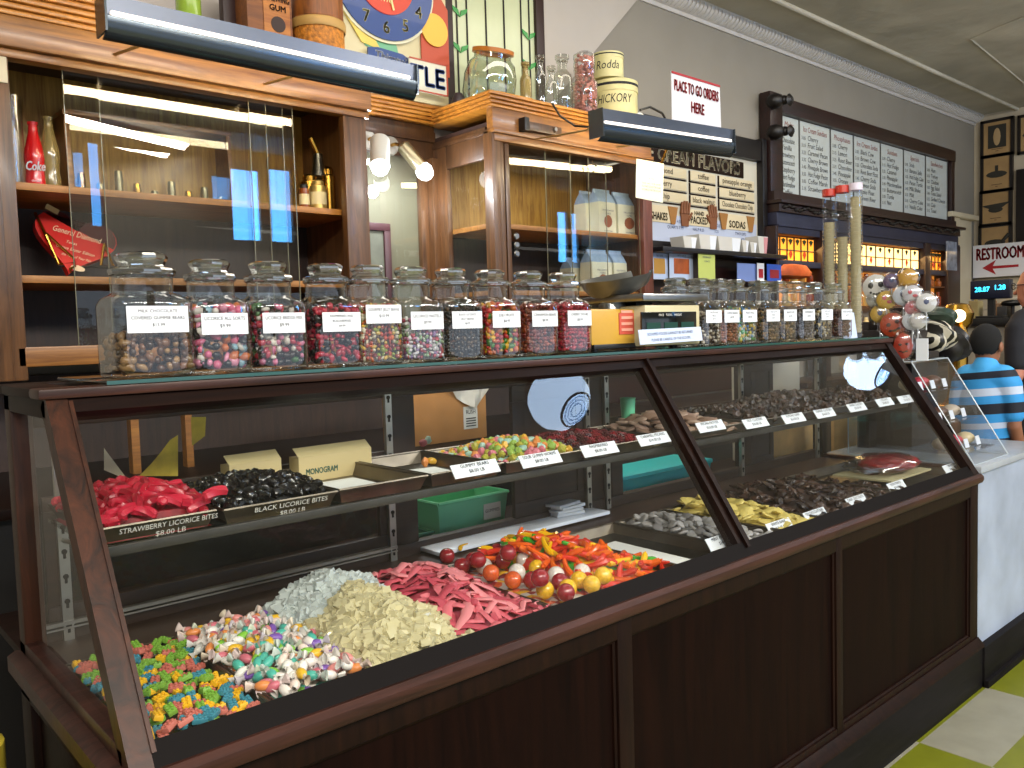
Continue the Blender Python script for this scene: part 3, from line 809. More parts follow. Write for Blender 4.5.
heap('strawberry_licorice_heap', .41, .608, .295, .60, ZS+.002, lambda x, y: hs(x, y)-.010, pbr('straw_fill', '#7d0d1d', .4, var=.3, scale=60), 'lower layer of strawberry licorice', 'candy')
heap('black_licorice_heap', .628, .856, .285, .55, ZS+.002, lambda x, y: hk(x, y)-.010, pbr('black_fill', '#0b0909', .4), 'lower layer of black licorice', 'candy')
for lay in range(2):
    for x, y in pts_in(.418, .602, .30, .595, 62, .0215, 60):
        inst('strawberry_licorice_bite', random.choice(RL), (x, y, ZS+hs(x, y)+lay*.008), (rr(.7), rr(.5), rr()), 'glossy red strawberry licorice bite heaped in the left shelf tray', 'candy', 'strawberry licorice bites')
    for x, y in pts_in(.63, .852, .29, .545, 75, .0185, 60):
        inst('black_licorice_bite', random.choice(BL), (x, y, ZS+hk(x, y)+lay*.007), (rr(.9), rr(.7), rr()), 'shiny black licorice bite heaped in the second shelf tray', 'candy', 'black licorice bites')
inst('strawberry_licorice_bite', RL[1], at(215, 494, 'z', 1.215), (0, -.15, .25), 'red licorice bite hanging over the edge onto the black licorice', 'candy', None, 1.1)
# pastel gummies
GUM = [('#d9a83a', 'yellow'), ('#d98a4a', 'orange'), ('#8fae4e', 'green'), ('#c8707c', 'pink'), ('#9cc0b0', 'mint green'), ('#a8a23e', 'olive')]
gm = [chunk_mesh('gummy_candy', candy(c, .35), .013, .011, .010, .18, 2, 70+i) for i, (c, _) in enumerate(GUM)]
hg = lambda x, y: .014+.040*max(0, 1-((x-1.50)/.14)**2-((y-.42)/.2)**2)
heap('gummy_heap', 1.36, 1.605, .30, .61, ZS+.002, lambda x, y: hg(x, y)-.008, voro('gummy_fill', [c for c, _ in GUM], 60), 'lower layer of pastel gummies', 'candy')
for x, y in pts_in(1.345, 1.60, .295, .61, 130, .0165, 60):
    k = random.randrange(len(GUM))
    inst('gummy_candy', gm[k], (x, y, ZS+hg(x, y)+random.uniform(0, .005)), (rr(), rr(), rr()), '%s sugared gummy in the middle shelf tray' % GUM[k][1], 'candy', '%s gummies in the middle shelf tray' % GUM[k][1])
for i, (px, py) in enumerate(((425, 462), (432, 461), (452, 458), (423, 443), (428, 440))):
    k = (1, 0, 3, 3, 4)[i]
    inst('gummy_candy', gm[k], at(px, py, 'z', ZS+(.012 if i < 3 else .034)), (rr(), rr(), rr()), ('leftover %s gummy on the paper of the nearly empty tray' if i < 3 else 'stray %s gummy at the back rim of the nearly empty tray') % GUM[k][1], 'candy', 'leftover gummies')
# dark red berries
bmesh_ = []
for i, c in enumerate(('#5e1018', '#7c1620', '#3d0b12')):
    b = B()
    for k in range(22):
        zz = 1-2*(k+.5)/22; a = k*2.4; q = sqrt(1-zz*zz)
        b.sph((.0095*q*cos(a), .0095*q*sin(a), .010*zz), .0042, 1)
    bmesh_.append(mesh_of('berry_candy', b, candy(c, .35)))
hr = lambda x, y: .014+.028*max(0, 1-((x-1.77)/.17)**2-((y-.43)/.2)**2)
heap('berry_heap', 1.63, 1.922, .30, .59, ZS+.002, lambda x, y: hr(x, y)-.008, pbr('berry_fill', '#400d13', .5, var=.3, scale=60), 'lower layer of dark red berries', 'candy')
for x, y in pts_in(1.632, 1.92, .295, .59, 140, .0175, 60):
    inst('berry_candy', random.choice(bmesh_), (x, y, ZS+hr(x, y)+random.uniform(0, .004)), (rr(), rr(), rr()), 'dark red sugared berry candy in the tray left of the middle post', 'candy', 'dark red berry candies')
pp = [patty_mesh(c, .024, .011, 'pecan_patty', .6) for c in ('#96796a', '#a88d7c', '#826553')]
hpp = lambda x, y: .008+.050*max(0, 1-((x-2.20)/.18)**2-((y-.46)/.2)**2)
for x, y in pts_in(2.03, 2.40, .31, .60, 80, .024, 60):
    inst('pecan_patty', random.choice(pp), (x, y, ZS+.004+hpp(x, y)), (rr(.35), rr(.35), rr()), 'round tan pecan patty on the shelf beside the middle post', 'candy', 'tan pecan patties')
heap('pecan_patty_heap', 2.01, 2.43, .30, .61, ZS+.002, lambda x, y: hpp(x, y)-.006, pbr('pecan_fill', '#6e5140', .6, var=.3, scale=60), 'lower layer of pecan patties', 'candy')
ck_ = [chunk_mesh('chocolate_cluster', CHO[i % 3], .016, .014, .012, .4, 2, 90+i) for i in range(6)]
hcc = lambda x, y: .016+.055*max(0, sin(pi*(y-.26)/.4))*(.7+.3*sin(x*9))
heap('chocolate_cluster_heap', 2.46, 3.53, .30, .62, ZS+.002, lambda x, y: hcc(x, y)-.006, pbr('cluster_fill', '#2c1b14', .6, var=.4, scale=60), 'lower layer of chocolate clusters', 'candy', 24)
for x, y in pts_in(2.46, 3.53, .30, .615, 290, .0215, 40):
    inst('chocolate_cluster', random.choice(ck_), (x, y, ZS+hcc(x, y)+random.uniform(0, .008)), (rr(), rr(), rr()), 'lumpy dark chocolate cluster in the long shelf tray', 'candy', 'chocolate clusters on the shelf', 1.1)
# red bag on cardboard
b = B(); c = at(905, 466, 'z', .915)
for v in b.sph((0, 0, 0), 1, 3).bm.verts:
    k = 1+.10*sin(9*v.co.x+4*v.co.y)+rr(.03); v.co = V((v.co.x*.15*k, v.co.y*.10*k, v.co.z*.030*k))
b.xf(M.Translation((3.30, .22, .94)))
bag = S('candy_bag', b, pbr('red_gummy_bag', '#8e1420', .3, var=.4, scale=40, coat=.2), 'clear plastic bag of dark red candy lying at the right end of the case', 'bag')
b = B()
for v in b.sph((0, 0, 0), 1, 3).bm.verts:
    k = 1+.14*sin(11*v.co.x+7*v.co.y)+rr(.05); v.co = V((v.co.x*.19*k, v.co.y*.115*k, v.co.z*.034*k))
b.xf(M.Translation((3.26, .23, .942)))
P('plastic_wrap', b, FILM, bag)
S('cardboard_sheet', B().box(3.10, 3.46, .12, .35, .898, .905), pbr('pale_board', '#a89f7a', .7), 'pale cardboard sheet under the red candy bag', 'cardboard')
# white cards stacked on the sill, boxes behind
for i in range(4):
    b = B().box(-.055, .055, -.03, .03, 0, .009, .001).xf(M.Translation((1.90+.004*i*(-1)**i, YD-.05, .909+i*.0105)) @ M.Rotation(.1*(i-1.5), 4, 'Z'))
    S('box_of_cards', b, WHITE, '%s of the white card packs stacked on the pale rear sill' % ('lowest', 'second from the bottom', 'third from the bottom', 'topmost')[i], 'card pack', 'white card packs on the sill')
def mono_box(c, w, d, h, yaw, label):
    t = T('candy_box', label, 'box', c, 'cream cardboard boxes')
    b = B().box(-w/2, w/2, -d/2, d/2, 0, h, .001).xf(M.Translation(c) @ M.Rotation(yaw, 4, 'Z')); P('carton', b, pbr('cream_carton', '#c9b684', .65), t)
    b = B().prism([V((-w/2, -d/2, h)), V((w/2, -d/2, h)), V((w/2, d*.1, h+.02)), V((-w/2, d*.1, h+.02))], (0, 0, .001)).xf(M.Translation(c) @ M.Rotation(yaw, 4, 'Z')); P('flap', b, pbr('cream_carton', '#c9b684', .65), t)
    b = B(); text(b, 'MONOGRAM', V((-w*.2, -d/2-.001, h*.3)), (1, 0, 0), (0, 0, 1), .014, .09, bold=.03); b.xf(M.Translation(c) @ M.Rotation(yaw, 4, 'Z')); P('lettering', b, pbr('green_ink', '#2d6a5c', .6), t, smooth=False)
mono_box(V((.83, .605, ZS)), .13, .045, .065, .05, 'short open cream carton with green print behind the red licorice')
mono_box(V((1.04, .605, ZS)), .21, .045, .062, .05, 'long open cream carton with green print behind the black licorice')
YEL = pbr('yellow_lined_paper', '#cbb23a', .6, var=.2, scale=30)
b = B(); b.poly([at(x, y, 'y', .63) for x, y in ((139, 476), (178, 476), (178, 435), (170, 440), (161, 452), (150, 465))]); S('paper_leaf', b, YEL, 'curled yellow lined paper standing behind the red licorice', 'paper')
b = B(); a0 = [at(104, 470, 'y', .63), at(128, 480, 'y', .63), at(104, 448, 'y', .63)]
b.poly(a0); S('paper_leaf', b, pbr('cream_lined_paper', '#d4cba6', .6), 'cream paper corner sticking up at the far left behind the red licorice', 'paper')
b = B(); a0 = [at(191, 417, 'y', .64), at(206, 417, 'y', .64), at(205, 436, 'y', .64), at(192, 446, 'y', .64)]
b.poly(a0); S('paper_leaf', b, YEL, 'yellow paper tag hanging above the short cream carton', 'paper')

# green and turquoise tubs, cardboard box behind the case
def tub(px0, px1, y, zb, h, d, mt, label, lid=None, sign=None):
    xa, xb = at(px0, 500, 'y', y).x, at(px1, 500, 'y', y).x
    t = T('plastic_tub', label, 'tub', ((xa+xb)/2, y+d/2, zb)); b = B(); f = .012
    lo = [V((xa+f, y+f, zb)), V((xb-f, y+f, zb)), V((xb-f, y+d-f, zb)), V((xa+f, y+d-f, zb))]; hi = [V((xa, y, zb+h)), V((xb, y, zb+h)), V((xb, y+d, zb+h)), V((xa, y+d, zb+h))]
    b.poly(lo)
    for i in range(4): b.poly([lo[i], lo[(i+1) % 4], hi[(i+1) % 4], hi[i]])
    P('body', b, mt, t, smooth=False)
    P('rim', B().tube(hi+[hi[0]+V((.001, 0, 0))], .006, 6), mt, t)
    if lid:
        P('lid', B().box(xa-.004, xb+.004, y-.004, y+d+.004, zb+h, zb+h+.012, .004), lid, t)
    if sign:
        s = P('label_sticker', B().box(xb-.10, xb-.03, y+.002, y+.005, zb+h*.3, zb+h*.75), PAPER, t)
        b = B(); text(b, sign, V((xb-.065, y+.0015, zb+h*.5)), (1, 0, 0), (0, 0, 1), .010, .06); P('lettering', b, INK, s, smooth=False)
tub(438, 508, .75, .882, .11, .17, GREENP, 'open green plastic tub with white sticker behind the case', None, 'GUMMIES')
tub(408, 432, .74, .882, .035, .16, pbr('dark_green_plastic', '#1f6e50', .4), 'low dark green tub beside the bigger green tub')
tub(618, 712, .74, .882, .070, .26, CYANP, 'turquoise plastic tub with lid behind the middle of the case', pbr('turquoise_lid', '#35d4d8', .3))
bx = T('cardboard_box', 'brown cardboard box with plastic bag liner on the back counter', 'box', (1.99, 1.45, 1.077))
P('carton', B().box(1.81, 2.18, 1.36, 1.56, 1.077, 1.30, .003), CARD, bx)
P('shipping_label', B().box(2.06, 2.13, 1.356, 1.36, 1.12, 1.21), PAPER, bx)
b = B(); text(b, 'RUSH', V((2.095, 1.3545, 1.18)), (1, 0, 0), (0, 0, 1), .016, .05)
for i in range(4): b.box(2.07, 2.12, 1.354, 1.3555, 1.13+i*.01, 1.134+i*.01)
P('lettering', b, INK, bx, smooth=False)
b = B(); n = 16; g = []
for i in range(n+1):
    u = i/n; row = []
    for q in range(9):
        v = q/8; x = 1.80+.40*u; drop = (.02+.10*max(0, sin(pi*(u-.45)/.55) if u > .45 else .15*sin(pi*u/.45)))*v
        row.append(b.bm.verts.new((x, 1.352-.012*sin(u*23+v*4)-.01*v, 1.325-drop-.008*sin(u*17))))
    row2 = [b.bm.verts.new((1.80+.40*u, 1.352+.2*w_/4, 1.325+.012*sin(u*19+w_*2)+.02)) for w_ in (1, 2, 3)]
    g.append(row2[::-1]+row)
for a_, c_ in zip(g, g[1:]):
    for q in range(len(a_)-1): b.bm.faces.new((a_[q], a_[q+1], c_[q+1], c_[q]))
P('bag_liner', b, pbr('milky_bag', '#dedcd4', .3, var=.1, scale=30, trans=.2), bx)
for ya, pa, pb_, pt, lb in ((.74, 772, 818, 405, 'tan fibreboard sheet standing behind the right end of the case'), (.80, 834, 866, 400, 'second tan board to the right of the first, behind the case')):
    S('fibre_board', B().box(at(pa, 440, 'y', ya).x, at(pb_, 440, 'y', ya).x, ya, ya+.015, .88 if ya < .78 else 0, 1.13), pbr('tan_board', '#dcae6c', .7, var=.12), lb, 'board')
S('white_carton', B().box(at(745, 400, 'y', .86).x, at(800, 400, 'y', .86).x, .86, .93, .882, 1.33, .004), pbr('pale_carton', '#c9c4b4', .6), 'tall pale carton standing behind the chocolate shelf', 'carton')
for px, py0, py1, lb in ((628, 398, 413, 'small green plastic cup standing behind the pecan patties'),):
    a_ = at(px, py1, 'y', .605); h_ = at(px, py0, 'y', .605).z-ZS
    t = T('plastic_cup', lb, 'cup', (a_.x, .605, ZS)); P('cup_body', B().lathe([(.020, ZS), (.026, ZS+h_), (.024, ZS+h_-.002), (.019, ZS+.004)], (a_.x, .605, 0), 16), GREENP, t); P('cup_rim', B().lathe([(.026, ZS+h_-.003), (.028, ZS+h_), (.026, ZS+h_+.001)], (a_.x, .605, 0), 16, cap=False), GREENP, t)
# ------------------------------------------------------------------ candy jars on the case
ZJ = ZT+.0265
VC = pbr('jar_candy_colours', '#ffffff', .3, attr=True, coat=.2)
def jar_profile(s, H):
    r = s/2
    return [(r*.90, 0, 5), (r*.98, .004, 6), (r*1.0, .015, 7), (r*1.0, H*.57, 7), (r*.985, H*.60, 6), (r*.93, H*.635, 4), (r*.80, H*.66, 2.4), (r*.745, H*.68, 2), (r*.74, H*.80, 2), (r*.79, H*.815, 2), (r*.80, H*.83, 2)]
def jar_meshes(s, H):
    r = s/2
    b = B().lathe(jar_profile(s, H), n=40, cap=True)
    b.bm.faces.ensure_lookup_table()
    top = [f for f in b.bm.faces if all(abs(v.co.z-H*.83) < 1e-4 for v in f.verts)]
    bmesh.ops.delete(b.bm, geom=top, context='FACES_ONLY')
    body = mesh_of('glass_body', b, JARG)
    b = B().lathe([(r*.70, H*.815), (r*.82, H*.832), (r*.83, H*.85), (r*.80, H*.866), (r*.60, H*.882), (r*.56, H*.90), (r*.60, H*.925), (r*.64, H*.945), (r*.65, H*.965), (r*.58, H*.985), (r*.50, H*.995), (r*.2, H)], n=12)
    lid = mesh_of('lid', b, LIDG, smooth=False)
    rim = mesh_of('rim_ring', B().lathe([(r*.76, H*.808), (r*.815, H*.815), (r*.815, H*.828), (r*.76, H*.832)], n=28, cap=False), LIDG)
    return body, lid, rim
_t20 = B().sph((0, 0, 0), 1, 1); _t20.bm.verts.index_update(); _T20 = ([v.co.copy() for v in _t20.bm.verts], [[v.index for v in f.verts] for f in _t20.bm.faces]); 
def fill_mesh(s, H, fr, cols, size, shape, seed):
    """loose sweets packed against the inside of a squarish jar: one uncountable filling"""
    R = random.Random(seed); r = s/2-.006; h = H*.60*fr
    vs, fs, cs = [], [], []
    def add(p, c):
        q = Euler((R.uniform(-pi, pi), R.uniform(-pi, pi), R.uniform(-pi, pi))).to_matrix()
        sx, sy, sz = shape; k = size*R.uniform(.85, 1.15); n0 = len(vs); m3 = [R.uniform(.6, 1.35) for _ in range(3)]
        for v in _T20[0]:
            w = q @ V((v.x*sx*k*m3[0], v.y*sy*k*m3[1], v.z*sz*k*m3[2])); vs.append((p[0]+w.x, p[1]+w.y, p[2]+w.z))
        j = R.uniform(.5, .85); cc = tuple(min(1, x*j) for x in hx(c)[:3])+(1,)
        for f in _T20[1]: fs.append([n0+i for i in f]); cs.append(cc)
    step = size*1.35; e = r-size*.9
    z = .008+size
    while z < h:
        for side in range(3):
            u = -e
            while u <= e+.001:
                uu = u+R.uniform(-.3, .3)*size; zz = z+R.uniform(-.35, .35)*size; dd = e+R.uniform(-.25, .1)*size
                add({0: (uu, -dd, zz), 1: (-dd, uu, zz), 2: (dd, uu, zz)}[side], R.choice(cols)); u += step
        z += step*.9
    u = -e
    while u <= e:
        w = -e
        while w <= e: add((u, w, h+R.uniform(-.5, .8)*size), R.choice(cols)); w += step
        u += step
    me = bpy.data.meshes.new('jar_candy'); me.from_pydata(vs, [], fs)
    ca = me.color_attributes.new('Col', 'FLOAT_COLOR', 'CORNER'); li = 0; buf = []
    for p, c in zip(me.polygons, cs): buf += list(c)*len(p.vertices)
    ca.data.foreach_set('color', buf); me.materials.append(VC)
    for p in me.polygons: p.use_smooth = True
    return me
JB_ = {}
def candy_jar(x, y, s, H, cols, lines, label, flabel, fr=.9, size=.008, shape=(1, .75, .7), lz=.42, lh=.042, seed=0):
    k = (s, H)
    if k not in JB_: JB_[k] = jar_meshes(s, H)
    t = T('candy_jar', label, 'jar', (x, y, ZJ), 'glass candy jars on the case')
    for n, me in zip(('glass_body', 'lid', 'rim_ring'), JB_[k]):
        o = put(bpy.data.objects.new(n, me)); o.parent = t; WL[o.name] = V((x, y, ZJ))
    if lines:
        w = s*.76; zc = ZJ+H*lz; yf = y-s/2-.0012
        lb = P('paper_label', B().box(x-w/2, x+w/2, yf-.0008, yf, zc-lh/2, zc+lh/2), WHITE, t)
        b = B(); n = len(lines)
        for i, sx in enumerate(lines): text(b, sx, V((x, yf-.0014, zc+lh*(.5-(i+.95)/(n+.9)))), (1, 0, 0), (0, 0, 1), lh*.42/(n+.6), w*.88)
        P('lettering', b, INK, lb, smooth=False)
    o = put(bpy.data.objects.new('jar_candy', fill_mesh(s, H, fr, cols, size, shape, seed))); o.location = (x, y, ZJ)
    tag(o, flabel, 'candy', None, 'stuff')
    return t
YJ = .424
ALLS = ['#c9607f', '#17120f', '#d9d2c8', '#c96a2c', '#d88aa4', '#7fa3b0', '#17120f', '#d65f86']
JARS = [
 (.553, .148, .240, ['#5b3a22', '#80573a', '#a98252', '#46301f', '#94714a'], ['MILK CHOCOLATE', 'COVERED GUMMIE BEARS', '$13.99'], 'large square glass candy jar at the left end, half full of brown gummies', 'milk chocolate covered gummies half filling the leftmost jar', .50, .0115),
 (.681, .124, .230, ALLS, ['LICORICE ALL SORTS', '$9.99'], 'second glass candy jar from the left, pink, black and white licorice sweets', 'licorice all sorts in the second jar from the left', .92, .0125),
 (.807, .124, .230, ['#15100e', '#b02a3f', '#d8d0c6', '#cf7a9a', '#3f6e3a', '#15100e', '#2a1a16', '#b02a3f'], ['LICORICE BRIDGE MIX', '$9.99'], 'third glass candy jar from the left with black, red and white licorice mix', 'licorice bridge mix in the third jar from the left', .92, .0105),
 (.943, .124, .230, ['#a5122c', '#120c10', '#b81f3a', '#0e0a0d'], ['RASPBERRIES AND', 'BLACKBERRIES', '$9.99'], 'fourth glass candy jar from the left holding red and black berry sweets', 'red raspberries and blackberries in the fourth jar from the left', .92, .0105),
 (1.052, .124, .230, ['#b8431c', '#d9b040', '#8a1d1a', '#d9cdb0', '#5c3a1d', '#8d9a2e', '#d26a24', '#b8431c'], ['GOURMET JELLY BEANS', '$10.99'], 'fifth glass candy jar from the left full of mixed jelly beans, its label set high', 'mixed jelly beans in the fifth jar from the left', .95, .0075),
 (1.173, .124, .230, ['#d8d2d4', '#c77f9c', '#b5323f', '#8aa37c', '#8d6fa4', '#e0dcd8', '#d8d2d4'], ['LICORICE PASTELS', '$9.99'], 'sixth glass candy jar from the left holding white, pink and green pastels', 'licorice pastels in the sixth jar from the left', .72, .007),
 (1.294, .124, .230, ['#0f0c0b', '#1b1512', '#2d2117', '#0f0c0b', '#503a1c'], ['BLACK LICORICE', 'JELLY BEANS', '$8.99'], 'seventh glass candy jar from the left filled with black jelly beans', 'black licorice jelly beans in the seventh jar from the left', .95, .0075),
 (1.423, .124, .230, ['#b51d22', '#d2691c', '#d9a520', '#3f7a26', '#c0231f', '#b51d22'], ['JUJU FRUITS', '$8.99'], 'eighth glass candy jar from the left with red, orange, yellow and green sweets', 'bright fruit drops in the eighth jar from the left', .95, .0105),
 (1.560, .124, .230, ['#8e2f1d', '#a3461f', '#6f1d17', '#7a3a1c'], ['CINNAMON BEARS', '$8.99'], 'ninth glass candy jar from the left, full of rust red gummies', 'rust red cinnamon gummies in the ninth jar from the left', .95, .0085),
 (1.694, .124, .230, ['#a81226', '#be1c33', '#8c0f20'], ['CHERRY SOURS', '$8.99'], 'glass candy jar full of bright red sweets standing against the left side of the scale', 'bright red cherry sours in the jar beside the scale', .97, .0085),
 (2.205, .114, .225, ['#3a2418', '#5b3a25', '#2a1a13'], None, 'glass candy jar half hidden behind the right part of the scale', 'brown sweets in the jar hidden behind the scale', .5, .009),
 (2.332, .116, .226, ['#3a2519', '#d9d0c4', '#4a2f20', '#c2b49e', '#241812'], ['MALTED MILK', 'BALLS', '$9.99'], 'glass jar of brown and white sweets, first to the right of the scale', 'brown and white malt balls in the first jar right of the scale', .8, .009),
 (2.436, .116, .226, ['#8a4a24', '#6f3a1d', '#a05a2c'], ['COFFEE BEANS', '$9.99'], 'glass jar of caramel brown sweets, second to the right of the scale', 'caramel brown sweets in the second jar right of the scale', .8, .008),
 (2.545, .116, .226, ['#d9c23a', '#3f9a4a', '#2f6fb0', '#cfd8d0', '#c9a520'], ['FRUIT FOILS', '$9.99'], 'glass jar of yellow, green and blue sweets, third to the right of the scale', 'yellow, green and blue foil sweets in the third jar right of the scale', .85, .0095),
 (2.695, .116, .226, ['#2d1d15', '#7a5a34', '#1d1411', '#9a7a4c'], ['CHOCOLATE', 'RAISINS', '$9.99'], 'glass jar of dark and tan sweets, fourth to the right of the scale', 'dark and tan sweets in the fourth jar right of the scale', .85, .0085),
 (2.812, .116, .226, ['#3a2418', '#8a6a3c', '#241812', '#a58a5c'], ['BRIDGE MIX', '$9.99'], 'glass jar of dark brown and gold sweets, fourth from the right end of the row', 'dark brown and gold sweets in the fourth jar from the right end', .85, .0085),
 (2.945, .116, .226, ['#5a5660', '#8a8790', '#3a3238', '#2a2024'], ['PEPPERMINTS', '$9.99'], 'glass jar of greyish sweets, third from the right end of the row', 'greyish sweets in the third jar from the right end', .7, .0085),
 (3.085, .116, .226, ['#1d1411', '#c2a86a', '#2a1c15', '#1d1411', '#d8d0c0'], ['CHOCOLATE', 'PEANUTS', '$9.99'], 'glass jar of nearly black sweets, second from the right end of the row', 'nearly black sweets in the second jar from the right end', .85, .0085),
 (3.245, .116, .226, ['#5a2f1d', '#43231a', '#6f3f28'], ['TOFFEE ALMONDS', '$9.99'], 'rightmost glass candy jar of the row, reddish brown sweets', 'reddish brown sweets in the rightmost jar', .8, .0085)]
for i, (x, s, H, cols, ln, lb, fl, fr, sz) in enumerate(JARS):
    candy_jar(x, YJ+(s-.124)/2, s, H, cols, ln, lb, fl, fr, sz, (1, .72, .66), .50 if 'set high' in lb else (.43 if i else .455), .05 if i == 0 else .042, i)

# ------------------------------------------------------------------ counter scale
sc = T('counter_scale', 'old yellow and cream counter scale with steel platter and scoop', 'scale', (2.0, .5, ZJ))
YELP = pbr('scale_yellow_enamel', '#c79a3a', .35, var=.06); CRM = pbr('scale_cream_enamel', '#c9bf98', .35)
xl, xm_, xr = at(589, 330, 'y', .40).x, at(635, 330, 'y', .40).x, at(700, 330, 'y', .36).x
z0 = at(600, 345, 'y', .40).z; z1 = at(600, 309, 'y', .40).z
P('body', B().box(xl, xm_, .40, .66, z0, z1, .006), YELP, sc)
P('base', B().box(xl+.02, xr-.02, .40, .64, ZJ+.008, z0+.002, .004), BLACK, sc)
for x in (xl+.05, xr-.05):
    for y in (.43, .60): P('foot', B().lathe([(.014, 0), (.014, .012)], (x, y, ZJ), 10), BLACK, sc)
zd0, zd1 = at(640, 345, 'y', .36).z, at(640, 305, 'y', .36).z
P('display_housing', B().box(xm_-.0, xr, .36, .64, zd0-.005, zd1, .006), CRM, sc)
d0, d1 = at(641, 312, 'y', .358), at(696, 331, 'y', .358)
dp = P('display_window', B().box(d0.x, d1.x, .355, .362, d1.z, d0.z, .002), pbr('dark_readout', '#070b0a', .15, coat=.5), sc)
b = B()
for i in range(3):
    xa = d0.x+(d1.x-d0.x)*(.08+.31*i); b.box(xa, xa+(d1.x-d0.x)*.24, .3535, .3555, d1.z+.008, d1.z+.030)
P('readout_segment', b, pbr('green_readout', '#0f3b30', .3), dp)
b = B(); text(b, 'PRICE   TOTAL   WEIGHT', V(((d0.x+d1.x)/2, .3535, d0.z-.013)), (1, 0, 0), (0, 0, 1), .007, (d1.x-d0.x)*.8); P('lettering', b, SILVERTXT, dp, smooth=False)
n0, n1 = at(640, 331, 'y', .345), at(701, 343, 'y', .345)
zn = ZJ+.035
nt_ = P('paper_notice', B().prism([V((n0.x, .345, zn-.018)), V((n1.x+.01, .345, zn-.014)), V((n1.x+.01, .352, zn+.030)), V((n0.x, .352, zn+.026))], (0, .002, 0)), pbr('bluish_paper', '#c3d0ea', .6), sc)
b = B(); text(b, 'SCOOPED FOODS CANNOT BE RETURNED', V(((n0.x+n1.x)/2, .3475, zn+.010)), (1, 0, .02), (0, .1, 1), .008, (n1.x-n0.x)*.92); text(b, 'PLEASE BE CAREFUL OF THE SCOOPS', V(((n0.x+n1.x)/2, .3455, zn-.008)), (1, 0, .02), (0, .1, 1), .008, (n1.x-n0.x)*.92)
P('lettering', b, INKB, nt_, smooth=False)
s0, s1 = at(619, 313, 'y', .398), at(634, 334, 'y', .398)
st_ = P('red_sticker', B().box(s0.x, s1.x, .397, .40, s1.z, s0.z), pbr('red_sticker', '#c4513f', .5), sc)
b = B()
for i in range(4): b.box(s0.x+.008, s1.x-.008, .3955, .3972, s1.z+.010+i*.018, s1.z+.018+i*.018)
P('sticker_print', b, pbr('pale_red', '#e6a18c', .5), st_)
pz = zd1+.012
P('platter', B().box(xm_-.03, xr+.02, .34, .66, pz, pz+.022, .006), STEEL, sc)
P('platter_post', B().box(xm_+.08, xm_+.16, .46, .54, zd1-.002, pz+.001), BLACK, sc)
# scoop pan
px, py_, pzz = at(612, 300, 'y', .5).x, .5, z1
P('pan_post', B().lathe([(.045, 0), (.04, .03), (.03, .035)], (px, .5, z1-.001), 16), STEEL, sc)
pan = B(); rows = []
for i in range(9):
    u = i/8; x = px-.085+u*.235; w = .065+.055*sin(pi*min(1, u*1.15))-.06*max(0, u-.7); zb = z1+.036+.07*max(0, u-.35)**1.3; rim = z1+.085+.045*u
    row = []
    for j in range(9):
        a = (j/8-.5)*2; row.append(pan.bm.verts.new((x, .5+w*a, zb+(rim-zb)*abs(a)**2.4 if i else rim)))
    rows.append(row)
for r0, r1 in zip(rows, rows[1:]):
    for j in range(8): pan.bm.faces.new((r0[j], r1[j], r1[j+1], r0[j+1]))
P('scoop_pan', pan, pbr('worn_steel', '#6a6a66', .35, .7, var=.2), sc)

# ------------------------------------------------------------------ tall clear cup tubes at the end of the case
CUPS = pbr('stacked_cups', '#cbbd96', .2, trans=.4, var=.08)
for i, (k_, zt, cap, fillz, nm) in enumerate(((1, 2.075, '#b8321f', 1.93, 'left'), (0, 2.085, '#b8321f', 1.86, 'middle'), (-1, 2.09, '#cfc3cf', 2.03, 'right'))):
    x, y = 3.49-.37*.053*k_, .50+.93*.053*k_
    t = T('cup_dispenser', 'tall clear acrylic cup tube at the case end, %s of the three%s' % (nm, ', with red rim' if i < 2 else ', with pale rim'), 'cup dispenser', (x, y, ZJ), 'clear cup tubes')
    b = B().lathe([(.027, ZJ), (.027, zt)], (x, y, 0), 24, cap=False); P('tube', b, ACRYL, t)
    P('top_ring', B().lathe([(.026, zt-.03), (.0285, zt-.03), (.0285, zt), (.026, zt)], (x, y, 0), 24, cap=False), pbr('ring_'+cap.strip('#'), cap, .35), t)
    P('base_ring', B().lathe([(.028, ZJ), (.028, ZJ+.012), (.026, ZJ+.014)], (x, y, 0), 24), ACRYL, t)
    b = B(); pf = []; z = ZJ+.02
    while z < fillz: pf += [(.0195, z), (.0235, z+.013), (.024, z+.015)]; z += .0165
    b.lathe(pf, (x, y, 0), 20)
    S('stacked_cups', b, CUPS, 'nested clear plastic cups inside the %s tall tube' % nm, 'cups', kind='stuff')
WHT = pbr('bluish_white', '#c5d3ef', .5)
g0 = at(849, 338, 'y', .40)
S('folded_card', B().prism([V((3.27, .385, ZJ)), V((3.385, .385, ZJ)), V((3.385, .40, ZJ+.105)), V((3.30, .40, ZJ+.105))], (0, .004, 0)), WHT, 'blank bluish white card standing right of the last jar', 'card')

# ------------------------------------------------------------------ marble counter beyond the case
MARB = pbr('grey_white_marble', '#9faabd', .3, var=.18, scale=5)
cn = T('marble_counter', 'low counter faced in bluish white marble with black kick board', 'counter', (4.05, .32, 0))
P('marble_front', B().box(X1+.006, 4.47, 0, .64, .165, .875), MARB, cn)
P('counter_top', B().box(X1+.006, 4.50, -.012, .66, .875, .903, .004), pbr('grey_marble_top', '#9ea4ab', .25, var=.12, scale=6), cn)
P('kick_board', B().box(X1, 4.48, -.03, .65, 0, .168, .004).box(X1, 4.48, -.045, .02, 0, .03, .004), PLINM, cn)
